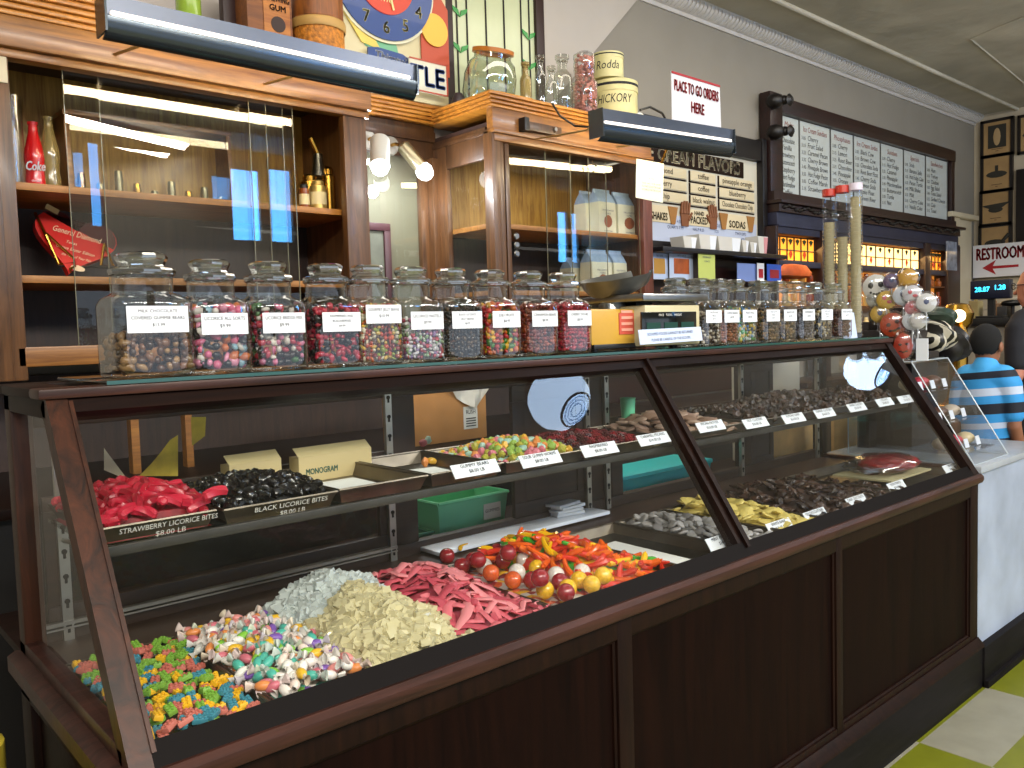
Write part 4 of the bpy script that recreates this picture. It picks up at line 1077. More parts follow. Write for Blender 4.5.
# clear sloped acrylic candy box
ac = T('acrylic_display_box', 'clear sloping acrylic candy box on the marble counter beside the case', 'display box', (3.80, .22, .903))
def asec(x): return [V((x, .02, .905)), V((x, .27, 1.325)), V((x, .55, 1.325)), V((x, .55, .905))]
b = B()
xa, xb = 3.632, 4.02
A_, B_ = asec(xa), asec(xb)
b.poly(A_); b.poly(B_); b.poly([A_[0], B_[0], B_[1], A_[1]]); b.poly([A_[1], B_[1], B_[2], A_[2]]); b.poly([A_[2], B_[2], B_[3], A_[3]])
P('shell', b, ACRYL, ac, smooth=False)
b = B()
for s_ in (A_, B_):
    for i in range(4): b.tube([s_[i], s_[(i+1) % 4]], .003, 6)
for i in range(3): b.tube([A_[i], B_[i]], .003, 6)
P('polished_edge', b, pbr('pale_acrylic_edge', '#b9c4cc', .2, trans=.3), ac)
for i, (z, y) in enumerate(((1.19, .22), (1.06, .14), (.94, .07))): P('inner_shelf', B().box(xa+.006, xb-.006, y, .54, z, z+.005), ACRYL, ac)
goods = [('#b83a4a', 'red'), ('#c7b48a', 'cream'), ('#4a2d22', 'brown'), ('#5a3a2c', 'dark brown'), ('#b8a894', 'tan')]
for i, (z, y) in enumerate(((1.195, .24), (1.065, .16), (.945, .10))):
    for k in range(3):
        c_, n_ = goods[(i*2+k) % 5] if i else goods[0 if k == 1 else 3 if k else 1]
        x = xa+.06+.13*k
        S('candy_packet', B().sph((x, y+.07, z+.028), (.050, .038, .028), 2), candy(c_, .4), '%s candy packet on the %s inner shelf of the acrylic box, %s' % (n_, ('upper', 'middle', 'lower')[i], ('left', 'centre', 'right')[k]), 'candy')
        S('packet_tag', B().prism([V((x-.022, y+.012, z+.004)), V((x+.022, y+.012, z+.004)), V((x+.022, y+.022, z+.04)), V((x-.022, y+.022, z+.04))], (0, .002, 0)), WHITE, 'small white tag in front of the %s packet, %s inner shelf' % (n_, ('upper', 'middle', 'lower')[i]), 'tag')

# ------------------------------------------------------------------ lollipop rack at the corner of the case
def lolly(px, py, r, col, face, label, y=.33, ry=None, tilt=0.):
    x = 3.72; c = at(px, py, 'x', x); c.y += random.uniform(-.02, .02)
    t = T('lollipop', label, 'lollipop', c, 'wrapped lollipops on the rack')
    d = (CAM-c); d.z = 0; d.normalize()
    F_ = M.Translation(c) @ M.Rotation(atan2(d.y, d.x), 4, 'Z') @ M.Rotation(tilt, 4, 'X')
    ry = ry or r
    b = B().sph((0, 0, 0), (.010, r, ry), 2, mtx=F_); P('candy_disc', b, candy(col, .3), t)
    P('stick', B().tube([F_ @ V((0, 0, -ry*.9)), F_ @ V((-.02, 0, -ry-.075))], .0025, 6), WHITE, t)
    b = B().sph((0, 0, 0), (.016, r*1.22, ry*1.22), 2, mtx=F_)
    b.lathe([(.004, 0), (.012, -.02), (.02, -.03)], n=8, mtx=F_ @ M.Translation((0, 0, -ry*1.15)), cap=False)
    P('wrapper', b, FILM, t)
    if face:
        b = B()
        for (u, v, a, q) in face[0]: b.sph((0, 0, 0), (.004, a*r, q*r), 1, mtx=F_ @ M.Translation((.009, u*r, v*ry)))
        P('face_spots', b, candy(face[1], .4), t)
SK = ([(-.35, .15, .22, .26), (.35, .15, .22, .26), (-.4, -.38, .10, .10), (-.2, -.5, .10, .08), (0, -.54, .10, .08), (.2, -.5, .10, .08), (.4, -.38, .10, .10)], '#0d0d0d')
PK = ([(-.3, .1, .2, .18), (.35, .15, .2, .18), (-.3, -.4, .2, .1), (0, -.46, .2, .1), (.3, -.4, .2, .1)], '#3a120a')
DT = ([(-.2, .2, .25, .25), (.3, -.2, .3, .2)], '#c9525a'); DB = ([(0, .1, .3, .3)], '#3b4d7a')
LOL = [(877, 287, .058, '#d8d4cc', SK, 'white smiling skull lollipop at the upper left of the rack', .1), (894, 281, .034, '#6d5a78', DB, 'purple lollipop just right of the white skull', 0), (904, 278, .040, '#c9973a', None, 'golden lollipop at the top of the rack', 0), (887, 300, .042, '#d0aa4a', DT, 'yellow lollipop with red spots below the skull', 0), (900, 296, .045, '#ccd0d8', DB, 'white lollipop with a blue spot in the middle of the rack', 0), (913, 294, .040, '#d0ccd0', DT, 'white lollipop with red spots at the right of the middle row', 0), (922, 303, .042, '#d8d6d4', DB, 'white lollipop with a dark spot furthest right in the middle row', 0), (881, 314, .042, '#cba64c', DB, 'yellow lollipop with a dark spot at the left of the rack', 0), (891, 325, .055, '#b04424', PK, 'big orange pumpkin face lollipop in the middle left', .3), (908, 321, .042, '#d2d4da', DB, 'white lollipop with dark spot right of the big pumpkin', 0), (921, 321, .036, '#cfcac6', None, 'plain white lollipop at the lower right', 0), (901, 346, .040, '#b5402c', PK, 'orange red pumpkin lollipop lowest on the rack', 0), (912, 308, .036, '#c9848c', DT, 'pink lollipop between the white ones', 0), (870, 300, .036, '#b8b4a8', None, 'pale lollipop at the left edge of the rack', 0)]
for px, py, r, c_, fc, lb, ti in LOL: lolly(px, py, r, c_, fc, lb, tilt=ti, ry=.058 if 'lowest' in lb else None)
rk = T('lollipop_rack', 'dark stepped rack holding wrapped lollipops at the end of the case', 'rack', (3.78, .40, .903))
b = B(); b.box(3.75, 3.95, .28, .56, 1.33, 1.36, .004).box(3.80, 3.98, .33, .56, 1.36, 1.46, .004).box(3.86, 3.98, .40, .56, 1.46, 1.56, .004)
P('steps', b, pbr('rack_dark_wood', '#1d1512', .5), rk)
P('rack_post', B().box(3.86, 3.94, .56, .62, .903, 1.5, .004), pbr('rack_dark_wood', '#1d1512', .5), rk)
b = B(); tg = at(922, 349, 'x', 3.70)
S('hanging_tag', B().box(3.70, 3.704, tg.y-.025, tg.y+.025, tg.z-.05, tg.z+.045), WHITE, 'white tag hanging below the lollipops', 'tag')
# zebra striped candy bag and dark green bag beside the rack
m, nt, out = newmat('zebra_stripes'); L = nt.links
p = N(nt, 'ShaderNodeBsdfPrincipled'); p.inputs['Roughness'].default_value = .3
tc = N(nt, 'ShaderNodeTexCoord'); wv = N(nt, 'ShaderNodeTexWave'); wv.inputs['Scale'].default_value = 14; wv.inputs['Distortion'].default_value = 2.5
L.new(tc.outputs['Object'], wv.inputs['Vector'])
r = N(nt, 'ShaderNodeValToRGB'); r.color_ramp.interpolation = 'CONSTANT'; r.color_ramp.elements[1].position = .5
r.color_ramp.elements[0].color = C4('#14120f'); r.color_ramp.elements[1].color = C4('#bdb6a4')
L.new(wv.outputs['Fac'], r.inputs['Fac']); L.new(r.outputs['Color'], p.inputs['Base Color']); L.new(p.outputs['BSDF'], out.inputs['Surface']); ZEB = m
def bagmesh(c, r3, sd):
    R = random.Random(sd); b = B().sph((0, 0, 0), 1, 3)
    for v in b.bm.verts:
        k = 1+.12*sin(6*v.co.x+5*v.co.z+sd)+R.uniform(-.03, .03); v.co = V((v.co.x*r3[0]*k, v.co.y*r3[1]*k, v.co.z*r3[2]*k))
    return b.xf(M.Translation(c))
c = at(930, 337, 'x', 4.0); S('candy_bag', bagmesh(c, (.06, .11, .075), 2), ZEB, 'black and white striped candy bag right of the lollipops', 'bag')
c = at(936, 318, 'x', 4.05); S('candy_bag', bagmesh(c, (.05, .09, .05), 5), pbr('dark_green_bag', '#26352a', .35, var=.4, scale=25), 'dark green bag above the striped one', 'bag')
c = at(948, 345, 'x', 4.25); S('candy_bag', bagmesh(c, (.05, .10, .085), 9), pbr('near_black_bag', '#14100f', .4), 'near black bag between the striped bag and the boy', 'bag')
b = B().box(4.0, 4.3, .42, .62, .903, 1.30, .01); S('bag_stand', b, pbr('rack_dark_wood', '#1d1512', .5), 'dark stand holding the bags on the marble counter', 'stand')
# ------------------------------------------------------------------ back counter and wall cabinets
YC = 1.6
bc = T('back_counter', 'dark low counter running below the wall cabinets', 'counter', (2.0, 1.45, 0))
P('counter_body', B().box(.30, 3.6, 1.30, 2.07, 0, 1.045), pbr('counter_black_brown', '#0c0706', .6), bc)
P('counter_top', B().box(.28, 3.62, 1.27, 2.07, 1.045, 1.075, .004), CASEW, bc)
P('backsplash', B().box(.30, 3.56, 2.04, 2.07, 1.075, 1.40), DARKB, bc)

def shelf_part(root, x0, x1, y0, y1, z, th=.022):
    P('shelf', B().box(x0, x1, y0, y1, z-th, z, .002), SHELFW, root)
# left cabinet
lx0, lx1 = .50, 1.80
lc = T('oak_cabinet', 'large left oak wall cabinet with sliding glass doors', 'cabinet', ((lx0+lx1)/2, 1.8, 1.44), 'oak wall cabinets')
P('back_panel', B().box(lx0, lx1, 2.03, 2.05, 1.98, 2.50), OAKB, lc)
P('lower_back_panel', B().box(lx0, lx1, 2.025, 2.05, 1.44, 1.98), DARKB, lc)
P('side_panel', B().box(lx0, lx0+.03, 1.61, 2.05, 1.44, 2.47), CABV, lc)
P('side_panel', B().box(lx1-.035, lx1-.005, 1.61, 2.05, 1.44, 2.47), CABV, lc)
P('bottom_panel', B().box(lx0, lx1, 1.6, 2.05, 1.44, 1.455), CABW, lc)
P('top_panel', B().box(lx0, lx1, 1.6, 2.05, 2.455, 2.47), CABW, lc)
b = B().box(lx0, .585, YC-.02, YC+.02, 1.40, 2.36, .005).box(lx0-.012, .545, YC-.03, YC+.01, 1.40, 2.30, .006)
P('left_stile', b, CABV, lc)
b = B().box(1.70, lx1, YC-.02, YC+.02, 1.40, 2.376, .004)
P('right_stile', b, CABV, lc)
b = B().box(.56, 1.72, YC-.02, YC+.02, 1.44, 1.50, .004)
P('bottom_rail', b, CABW, lc)
b = B().box(lx0-.01, lx1+.01, YC-.03, YC+.02, 2.346, 2.372, .004).box(lx0-.01, lx1+.012, YC-.05, YC+.02, 2.372, 2.462, .006)
P('head_board', b, CABW, lc)
b = B()
for i in range(6): b.box(lx0-.02, lx1+.012, YC-.055-.010*i, YC+.1, 2.462+i*.017, 2.477+i*.017, .004)
P('cornice', b, CORN, lc)
P('hutch_stile', B().box(at(130, 445, 'y', 1.62).x, at(138, 445, 'y', 1.62).x, 1.60, 1.64, 1.075, 1.40), CABW, bc)
P('hutch_stile', B().box(at(184, 440, 'y', 1.62).x, at(191, 440, 'y', 1.62).x, 1.60, 1.64, 1.075, 1.40), CABW, bc)
P('shelf', B().box(lx0+.03, lx1-.03, 1.635, 2.03, 1.975, 1.998, .002), SHELFW, lc)
P('shelf', B().box(lx0+.03, lx1-.03, 1.635, 2.03, 1.695, 1.718, .002), SHELFW, lc)
P('dark_ceiling', B().box(lx0+.03, lx1-.03, 1.63, 2.03, 2.44, 2.455), DARKB, lc)
for xa, xb, y in ((.735, 1.40, 1.612), (.84, 1.47, 1.622), (1.33, 1.50, 1.602)):
    d = P('sliding_door', B().poly([(xa, y, 1.50), (xb, y, 1.50), (xb, y, 2.346), (xa, y, 2.346)]), DOORG, lc)
    for xe in (xa, xb-.002): P('door_edge', B().box(xe, xe+.002, y-.002, y+.002, 1.50, 2.346), pbr('glass_edge', '#77745f', .2), d)
# recess with mirror
rc = T('glazed_recess', 'recessed oak section with tall glass panel between the two cabinets', 'glass panel', (2.14, 2.05, 1.44))
P('olive_back', B().box(1.80, 2.40, 2.062, 2.068, 1.44, 2.345), pbr('olive_grey_board', '#6f6c58', .6, var=.08, scale=5), rc)
P('glass_panel', B().poly([(1.80, 2.045, 1.44), (2.38, 2.045, 1.44), (2.38, 2.045, 2.345), (1.80, 2.045, 2.345)]), pane('recess_glass', (.95, .96, .95), .08, .5), rc)
b = B(); fa, fb2 = at(360, 222, 'y', 1.99), at(388, 222, 'y', 1.99)
lp = T('leaning_picture', 'dark red framed picture leaning against the glass of the recess', 'picture', ((fa.x+fb2.x)/2, 1.98, 1.455))
frame_boxes(b, fa.x-.12, fb2.x, 1.455, fa.z, 1.97, 1.99, .035, .003); P('frame', b, FRM_, lp)
P('print', B().box(fa.x-.09, fb2.x-.03, 1.98, 1.985, 1.48, fa.z-.03), pbr('olive_print', '#5a5c50', .6, var=.3, scale=9), lp)
P('head_board', B().box(1.79, 2.47, 2.03, 2.062, 2.34, 2.50, .004).box(1.79, 2.47, 2.02, 2.062, 2.42, 2.47, .004), CABD, rc)
b = B()
for i in range(5): b.box(1.80, 2.47, 2.0-.010*i, 2.062, 2.50+i*.016, 2.514+i*.016, .004)
P('cornice', b, CORN, rc)
P('recess_stile', B().box(2.375, 2.43, 2.03, 2.062, 1.44, 2.34, .004).box(2.42, 2.465, 1.99, 2.062, 1.44, 2.34, .004), CABV, rc)
P('recess_rail', B().box(1.79, 2.42, 2.03, 2.062, 1.44, 1.50, .004), CABV, rc)
# right cabinet
qx0, qx1 = 2.465, 3.565
qc = T('oak_cabinet', 'right oak wall cabinet with glazed side holding white coffee bags', 'cabinet', ((qx0+qx1)/2, 1.8, 1.44), 'oak wall cabinets')
P('back_panel', B().box(qx0, qx1, 2.03, 2.055, 2.0, 2.42), OAKB, qc)
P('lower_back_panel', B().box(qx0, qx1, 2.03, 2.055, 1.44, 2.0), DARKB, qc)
b = B()
b.box(qx0-.012, qx0+.035, YC-.012, YC+.05, 1.44, 2.40, .004)
P('corner_post', b, CABV, qc)
P('front_stile', B().box(qx0+.035, qx0+.062, YC-.004, YC+.02, 1.44, 2.37, .003).box(qx0+.075, qx0+.10, YC+.002, YC+.03, 1.44, 2.36, .003), CABV, qc)
P('rear_post', B().box(qx0-.008, qx0+.02, 1.93, 2.05, 1.44, 2.40, .004), CABV, qc)
P('side_head', B().box(qx0-.006, qx0+.02, YC+.04, 2.05, 2.28, 2.42, .003).box(qx0-.012, qx0+.02, YC, 2.05, 2.385, 2.405, .003), CABD, qc)
P('side_glass', B().poly([(qx0+.006, YC+.05, 1.44), (qx0+.006, 1.93, 1.44), (qx0+.006, 1.93, 2.29), (qx0+.006, YC+.05, 2.29)]), DOORG, qc)
P('right_stile', B().box(3.49, qx1, YC-.012, YC+.03, 1.40, 2.36, .005), wood('plum_brown_wood', '#4a2418', '#6f3c2c', .4, 'z'), qc)
P('right_side', B().box(3.53, qx1, YC+.03, 2.05, 1.40, 2.40), CABV, qc)
P('head_board', B().box(qx0, qx1, YC-.016, YC+.02, 2.352, 2.385, .004).box(qx0-.012, qx1+.004, YC-.026, YC+.02, 2.385, 2.405, .004).box(qx0-.004, qx1, YC-.012, YC+.03, 2.405, 2.50, .003), CABW, qc)
b = B()
for i in range(4): b.box(qx0-.02-.010*i, qx1+.01, YC-.02-.010*i, 2.055, 2.498+i*.015, 2.511+i*.015, .004)
P('cornice', b, CORN, qc)
P('top_panel', B().box(qx0, qx1, YC, 2.05, 2.42, 2.44), DARKB, qc)
P('bottom_panel', B().box(qx0, qx1, YC, 2.05, 1.42, 1.445), CABW, qc)
P('shelf', B().box(qx0+.02, 3.53, YC+.035, 2.03, 1.975, 1.998, .002), SHELFW, qc)
P('shelf', B().box(qx0+.02, 3.53, YC+.035, 2.03, 1.672, 1.695, .002), SHELFW, qc)
for xa, xb, y in ((2.56, 2.98, 1.622), (2.82, 3.25, 1.632), (3.10, 3.49, 1.615)):
    d = P('sliding_door', B().poly([(xa, y, 1.45), (xb, y, 1.45), (xb, y, 2.352), (xa, y, 2.352)]), DOORG, qc)
    for xe in (xa, xb-.002): P('door_edge', B().box(xe, xe+.002, y-.002, y+.002, 1.45, 2.352), pbr('glass_edge', '#77745f', .2), d)
kd = B()
for i, z in enumerate((1.86, 1.90, 1.94)): kd.lathe([(.012, 0), (.016, .006), (.012, .012)], n=10, mtx=M.Translation((2.60, 1.613, z)) @ M.Rotation(pi/2, 4, 'X'))
P('door_lock', kd, STEEL, qc)

# ---------------- things in the left cabinet
def bottle(x, y, z, H, r, mt, label, name='glass_bottle', cap=None, band=None, txt=None):
    t = T(name, label, 'bottle', (x, y, z))
    b = B().lathe([(r*.8, 0), (r*.95, .004), (r, H*.06), (r*.96, H*.2), (r*.86, H*.32), (r, H*.46), (r*.95, H*.56), (r*.66, H*.74), (r*.48, H*.85), (r*.42, H*.955), (r*.45, H*.965), (r*.45, H*.985)], (x, y, z), 18)
    P('glass', b, mt, t)
    P('cap', B().lathe([(r*.5, H*.96), (r*.52, H), (r*.3, H*1.01)], (x, y, z), 14), cap or mt, t)
    if txt:
        b = B(); d = (CAM-V((x, y, z))); d.z = 0; d.normalize(); rt = V((-d.y, d.x, 0))
        text(b, txt, V((x, y, z+H*.29)) + d*(r+.001), rt, (0, 0, 1), .028, r*1.8, bold=.03, slant=.25)
        text(b, 'classic', V((x, y, z+H*.13)) + d*(r+.001), rt, (0, 0, 1), .007, r*.8)
        P('lettering', b, WHITE, t, smooth=False)
    return t
COKE = pbr('red_bottle', '#c40f14', .25, coat=.4)
bottle(at(34, 150, 'y', 1.80).x, 1.80, 1.998, .222, .031, COKE, 'red soda bottle with white script on the upper left shelf', 'soda_bottle', None, None, 'Coke')
AMBG = pbr('old_clear_bottle', '#b8a266', .15, trans=.6, coat=.3)
bottle(at(46, 150, 'y', 1.80).x+.01, 1.80, 1.998, .245, .030, AMBG, 'clear old soda bottle beside the red bottle', 'soda_bottle')
tj = T('glass_cylinder', 'tall silvery glass cylinder at the far left of the upper shelf', 'vase', (.622, 1.80, 1.998))
P('glass', B().lathe([(.038, 2.0), (.038, 2.24), (.042, 2.29)], (.622, 1.80, 0), 20, cap=False).lathe([(.037, 1.999), (.037, 2.003)], (.622, 1.80, 0), 20), FILM, tj)
# mirrored counter box
x0_, x1_ = at(70, 190, 'y', 1.86).x, at(236, 195, 'y', 1.86).x
mb = T('glass_counter_box', 'glass fronted wooden show box lying along the upper left shelf', 'show box', ((x0_+x1_)/2, 1.93, 1.998))
P('wood_end', B().prism([(x0_, 1.86, 1.998), (x0_, 2.0, 1.998), (x0_, 2.0, 2.285), (x0_, 1.89, 2.285)], (.015, 0, 0)), CABW, mb)
P('wood_end', B().prism([(x1_-.015, 1.86, 1.998), (x1_-.015, 2.0, 1.998), (x1_-.015, 2.0, 2.285), (x1_-.015, 1.89, 2.285)], (.015, 0, 0)), CABW, mb)
P('wood_back', B().box(x0_, x1_, 2.0, 2.012, 1.998, 2.29), OAKB, mb)
P('wood_top', B().box(x0_-.004, x1_+.004, 1.885, 2.012, 2.285, 2.30, .002), CABW, mb)
P('front_glass', B().poly([(x0_+.015, 1.875, 2.0), (x1_-.015, 1.875, 2.0), (x1_-.015, 1.875, 2.283), (x0_+.015, 1.875, 2.283)]), pane('show_box_glass', (.9, .9, .86), .06, .5), mb)
for i in range(9):
    x = x0_+.06+i*.062; h_ = (.10, .07, .12, .08, .06, .1, .07, .09, .06)[i]
    S('metal_figurine', B().lathe([(.018, 0), (.02, .01), (.013, h_*.55), (.015, h_*.7), (.012, h_)], (x, 1.945, 2.0), 12), BRASS if i % 3 == 0 else pbr('old_pewter', '#8a846f', .3, .8), ('small %s figure in the show box, number %s from its left end' % (('brass' if i % 3 == 0 else 'pewter'), ('one', 'two', 'three', 'four', 'five', 'six', 'seven', 'eight', 'nine')[i])), 'figurine', 'small metal figures in the show box')
# canisters at the right end
for i, (px, w, h_, mt, lb) in enumerate(((304, .020, .10, pbr('amber_bottle', '#7a3a12', .2, coat=.4), 'small amber bottle at the right end of the upper shelf'), (310, .038, .15, BRASS, 'wide brass canister behind the amber bottle'), (318, .032, .12, pbr('pale_tin', '#b79a58', .35, .7), 'pale tin right of the amber bottle'), (329, .026, .19, BRASS, 'tall brass cylinder at the right end of the upper shelf'))):
    x = at(px, 190, 'y', 1.72+.06*(i % 2)).x; y = 1.72+.06*(i % 2)
    t = T('canister', lb, 'canister', (x, y, 1.998))
    P('body', B().lathe([(w, 0), (w, h_*.8), (w*.7, h_*.84)], (x, y, 1.998), 18), mt, t)
    P('lid', B().lathe([(w*.72, h_*.83), (w*.75, h_*.95), (w*.5, h_)], (x, y, 1.998), 18), mt if i else BLACK, t)
    if i < 3: P('label_band', B().lathe([(w*1.01, h_*.2), (w*1.01, h_*.6)], (x, y, 1.998), 18, cap=False), pbr('old_label', '#c9b98c', .6), t)
t = T('metal_funnel', 'small silver and brass funnel leaning above the canisters', 'funnel', (at(318, 155, 'y', 1.8).x, 1.8, 2.16))
P('cone', B().lathe([(.035, 2.15), (.022, 2.20), (.018, 2.24)], (t.location.x, 1.8, 0), 14), STEEL, t)
P('handle', B().tube([V((t.location.x, 1.8, 2.24)), V((t.location.x-.03, 1.8, 2.30))], .010, 8), BRASS, t)
# heart box on gold easel
hc_ = at(74, 240, 'y', 1.83)
hb_ = T('heart_box', 'red satin heart shaped candy box with pale script on the middle shelf', 'candy box', (hc_.x, 1.83, 1.725))
def heart(t): return (16*sin(t)**3/17, (13*cos(t)-5*cos(2*t)-2*cos(3*t)-cos(4*t))/17)
FH = M.Translation((hc_.x+.0, 1.83, 1.845)) @ M.Rotation(rad(-14), 4, 'X') @ M.Rotation(rad(16), 4, 'Y')
FH = FH @ M.Scale(1.14, 4)
b = B(); pts = [FH @ V((.115*heart(2*pi*i/40)[0]*1.02, -.014, .108*heart(2*pi*i/40)[1])) for i in range(40)]
b.prism(pts, FH.to_3x3() @ V((0, .03, 0)))
P('lid', b, pbr('red_foil', '#c41208', .28, coat=.5), hb_)
pts2 = [FH @ V((.115*heart(2*pi*i/40)[0], -.0155, .108*heart(2*pi*i/40)[1])) for i in range(40) if .108*heart(2*pi*i/40)[1] > .02-.25*.115*heart(2*pi*i/40)[0]]
b = B().prism(pts2, FH.to_3x3() @ V((0, .001, 0))); P('dark_upper_half', b, pbr('maroon_foil', '#3d0808', .3), hb_)
b = B(); RT, UT = FH.to_3x3() @ V((1, 0, 0)), FH.to_3x3() @ V((0, 0, 1))
for s_, z_, h_, w_, xo in (('General Diamond', .012, .020, .15, .0), ('Texas', -.014, .010, .05, -.01), ('Grease Easter Edition', -.034, .011, .12, .004), ('the Year of Your Pals', -.054, .009, .09, .01)):
    text(b, s_, FH @ V((xo, -.0165, z_)), RT, UT, h_, w_, slant=.3)
P('lettering', b, pbr('pale_gold_print', '#e6c8a4', .5), hb_, smooth=False)
b = B().sph((0, 0, 0), (.020, .001, .009), 2, mtx=FH @ M.Translation((.02, -.016, -.082))); P('gold_emblem', b, pbr('pale_gold_print', '#e6c8a4', .5), hb_)
P('price_sticker', B().box(-.018, .018, -.018, -.0155, -.008, .008, 0, 0, FH @ M.Translation((-.075, 0, .075)) @ M.Rotation(.25, 4, 'Y')), pbr('cream_sticker', '#c7b07c', .6), hb_)
es = T('display_easel', 'gold wire easel holding the red heart box', 'easel', (hc_.x, 1.80, 1.718))
def W_(px, py, y=1.80): return at(px, py, 'y', y)
b = B().tube([W_(35, 213, 1.84), W_(46, 235), W_(58, 264), W_(74, 263)], .005, 6).tube([W_(46, 233), W_(74, 259)], .004, 6)
P('left_leg', b, BRASS, es)
P('right_leg', B().tube([W_(104, 245), W_(101, 265), W_(113, 266), W_(104, 243)], .005, 6), BRASS, es)
P('front_curl', B().tube([W_(74, 260), W_(75, 266, 1.78), W_(70, 269, 1.77), W_(71, 272, 1.79)], .004, 6), BRASS, es)
P('cross_wire', B().tube([W_(58, 266), W_(112, 268)], .003, 6), BLACK, es)

# ---------------- coffee bags in the right cabinet
BAGW = pbr('cream_coffee_bag', '#d5d3bb', .45, var=.05, scale=20); BAGB = pbr('blue_bag_top', '#93abc9', .45, var=.15, scale=30); OVAL = pbr('brown_oval', '#8a4a24', .5)
def coffee(px0, px1, y, zb, h, label, yaw=0., front=True):
    xa, xb = at(px0, 220, 'y', y).x, at(px1, 220, 'y', y).x; w = xb-xa; xc = (xa+xb)/2
    t = T('coffee_bag', label, 'bag', (xc, y+.05, zb), 'cream coffee bags')
    R = M.Translation((xc, y+.05, zb)) @ M.Rotation(yaw, 4, 'Z')
    def ring(z, sx, sy): return [R @ V((sx*w/2*a, sy*c_, z)) for a, c_ in ((-1, -.045), (1, -.045), (1, .045), (-1, .045))]
    b = B(); rs = [ring(0, .95, .95), ring(.004, 1, 1), ring(h*.70, .98, .92)]
    rs = [[b.bm.verts.new(p) for p in r_] for r_ in rs]
    for r0, r1 in zip(rs, rs[1:]):
        for i in range(4): b.bm.faces.new((r0[i], r0[(i+1) % 4], r1[(i+1) % 4], r1[i]))
    b.bm.faces.new(rs[0][::-1]); P('bag_body', b, BAGW, t)
    b = B(); rs = [ring(h*.70, .98, .92), ring(h*.84, .96, .5), ring(h*.93, .93, .12), ring(h, .93, .10)]
    rs = [[b.bm.verts.new(p) for p in r_] for r_ in rs]
    for r0, r1 in zip(rs, rs[1:]):
        for i in range(4): b.bm.faces.new((r0[i], r0[(i+1) % 4], r1[(i+1) % 4], r1[i]))
    b.bm.faces.new(rs[-1]); P('folded_top', b, BAGB, t)
    if front:
        P('oval_picture', B().sph((0, 0, 0), (w*.24, .003, h*.14), 2, mtx=R @ M.Translation((w*.02, -.0455, h*.28))), OVAL, t)
        b = B(); f = R.to_3x3()
        for i in range(2): text(b, ('FRESH ROASTED', 'COFFEE')[i], R @ V((0, -.0475, h*(.50-.07*i))), f @ V((1, 0, 0)), (0, 0, 1), h*.035, w*.7)
        text(b, 'WHOLE BEAN', R @ V((0, -.0475, h*.05)), f @ V((1, 0, 0)), (0, 0, 1), h*.03, w*.7)
        P('lettering', b, INKB, t, smooth=False)
coffee(587, 598, 1.74, 1.998, .23, 'cream coffee bag turned sideways, leftmost on the upper shelf', 0, False)
coffee(600, 617, 1.68, 1.998, .235, 'cream and blue coffee bag in the middle of the upper shelf')
coffee(619, 640, 1.675, 1.998, .23, 'cream and blue coffee bag at the right of the upper shelf')
coffee(571, 585, 1.80, 1.695, .19, 'plain cream bag leftmost on the lower shelf', 0, False)
coffee(592, 612, 1.69, 1.695, .225, 'cream and blue coffee bag on the lower shelf above the scale, left one')
coffee(614, 627, 1.69, 1.695, .225, 'narrow cream and blue coffee bag on the lower shelf above the scale, right one')
S('picture_frame', B().box(3.36, 3.50, 1.96, 1.98, 1.70, 1.93), pbr('grey_green_print', '#7a8a82', .4), 'grey green framed print standing on the lower shelf behind the bags', 'picture')

# ---------------- spot lamps in the recess
def spot(px, py, axis_px, label, lit, y=1.93):
    c = at(px, py, 'y', y); e = at(axis_px[0], axis_px[1], 'y', y-.06); d = (e-c)
    q = d.to_track_quat('Z', 'Y').to_matrix().to_4x4(); Ln = d.length
    t = T('spot_lamp', label, 'lamp', c)
    F_ = M.Translation(c) @ q; rs = 1.2 if lit else .9
    P('shade', B().lathe([(.012, -.012), (.034*rs, 0), (.036*rs, .004), (.036*rs, Ln)], n=22, mtx=F_, cap=False).lathe([(.001, -.012), (.034*rs, -.0005)], n=22, mtx=F_, cap=False), pbr('pale_gold_can', '#a59b80', .3, .9) if not lit else pbr('white_can', '#c9c9c4', .35), t)
    P('bulb', B().sph((0, 0, 0), (.040, .040, .045), 2, mtx=F_ @ M.Translation((0, 0, Ln+.002))), emis('lamp_bulb', (.86, .95, 1), 40) if lit else emis('lamp_bulb_soft', (.9, .96, 1), 7), t)
    P('swivel', B().tube([c, c+V((0, .06, .02)), V((c.x, 2.03, c.z+.02))], .008, 8), BRASS, t)
    P('mount', B().lathe([(.045, 0), (.04, .012)], n=18, mtx=M.Translation((c.x, 2.032, c.z+.02)) @ M.Rotation(pi/2, 4, 'X')), pbr('mount_grey', '#9a968c', .4), t)
    return c, e
spot(380, 140, (380, 166), 'lit white spot lamp on the left under the recess cornice', True)
spot(403, 146, (424, 171), 'gold cylinder spot lamp on the right under the recess cornice, turned to the right', False)

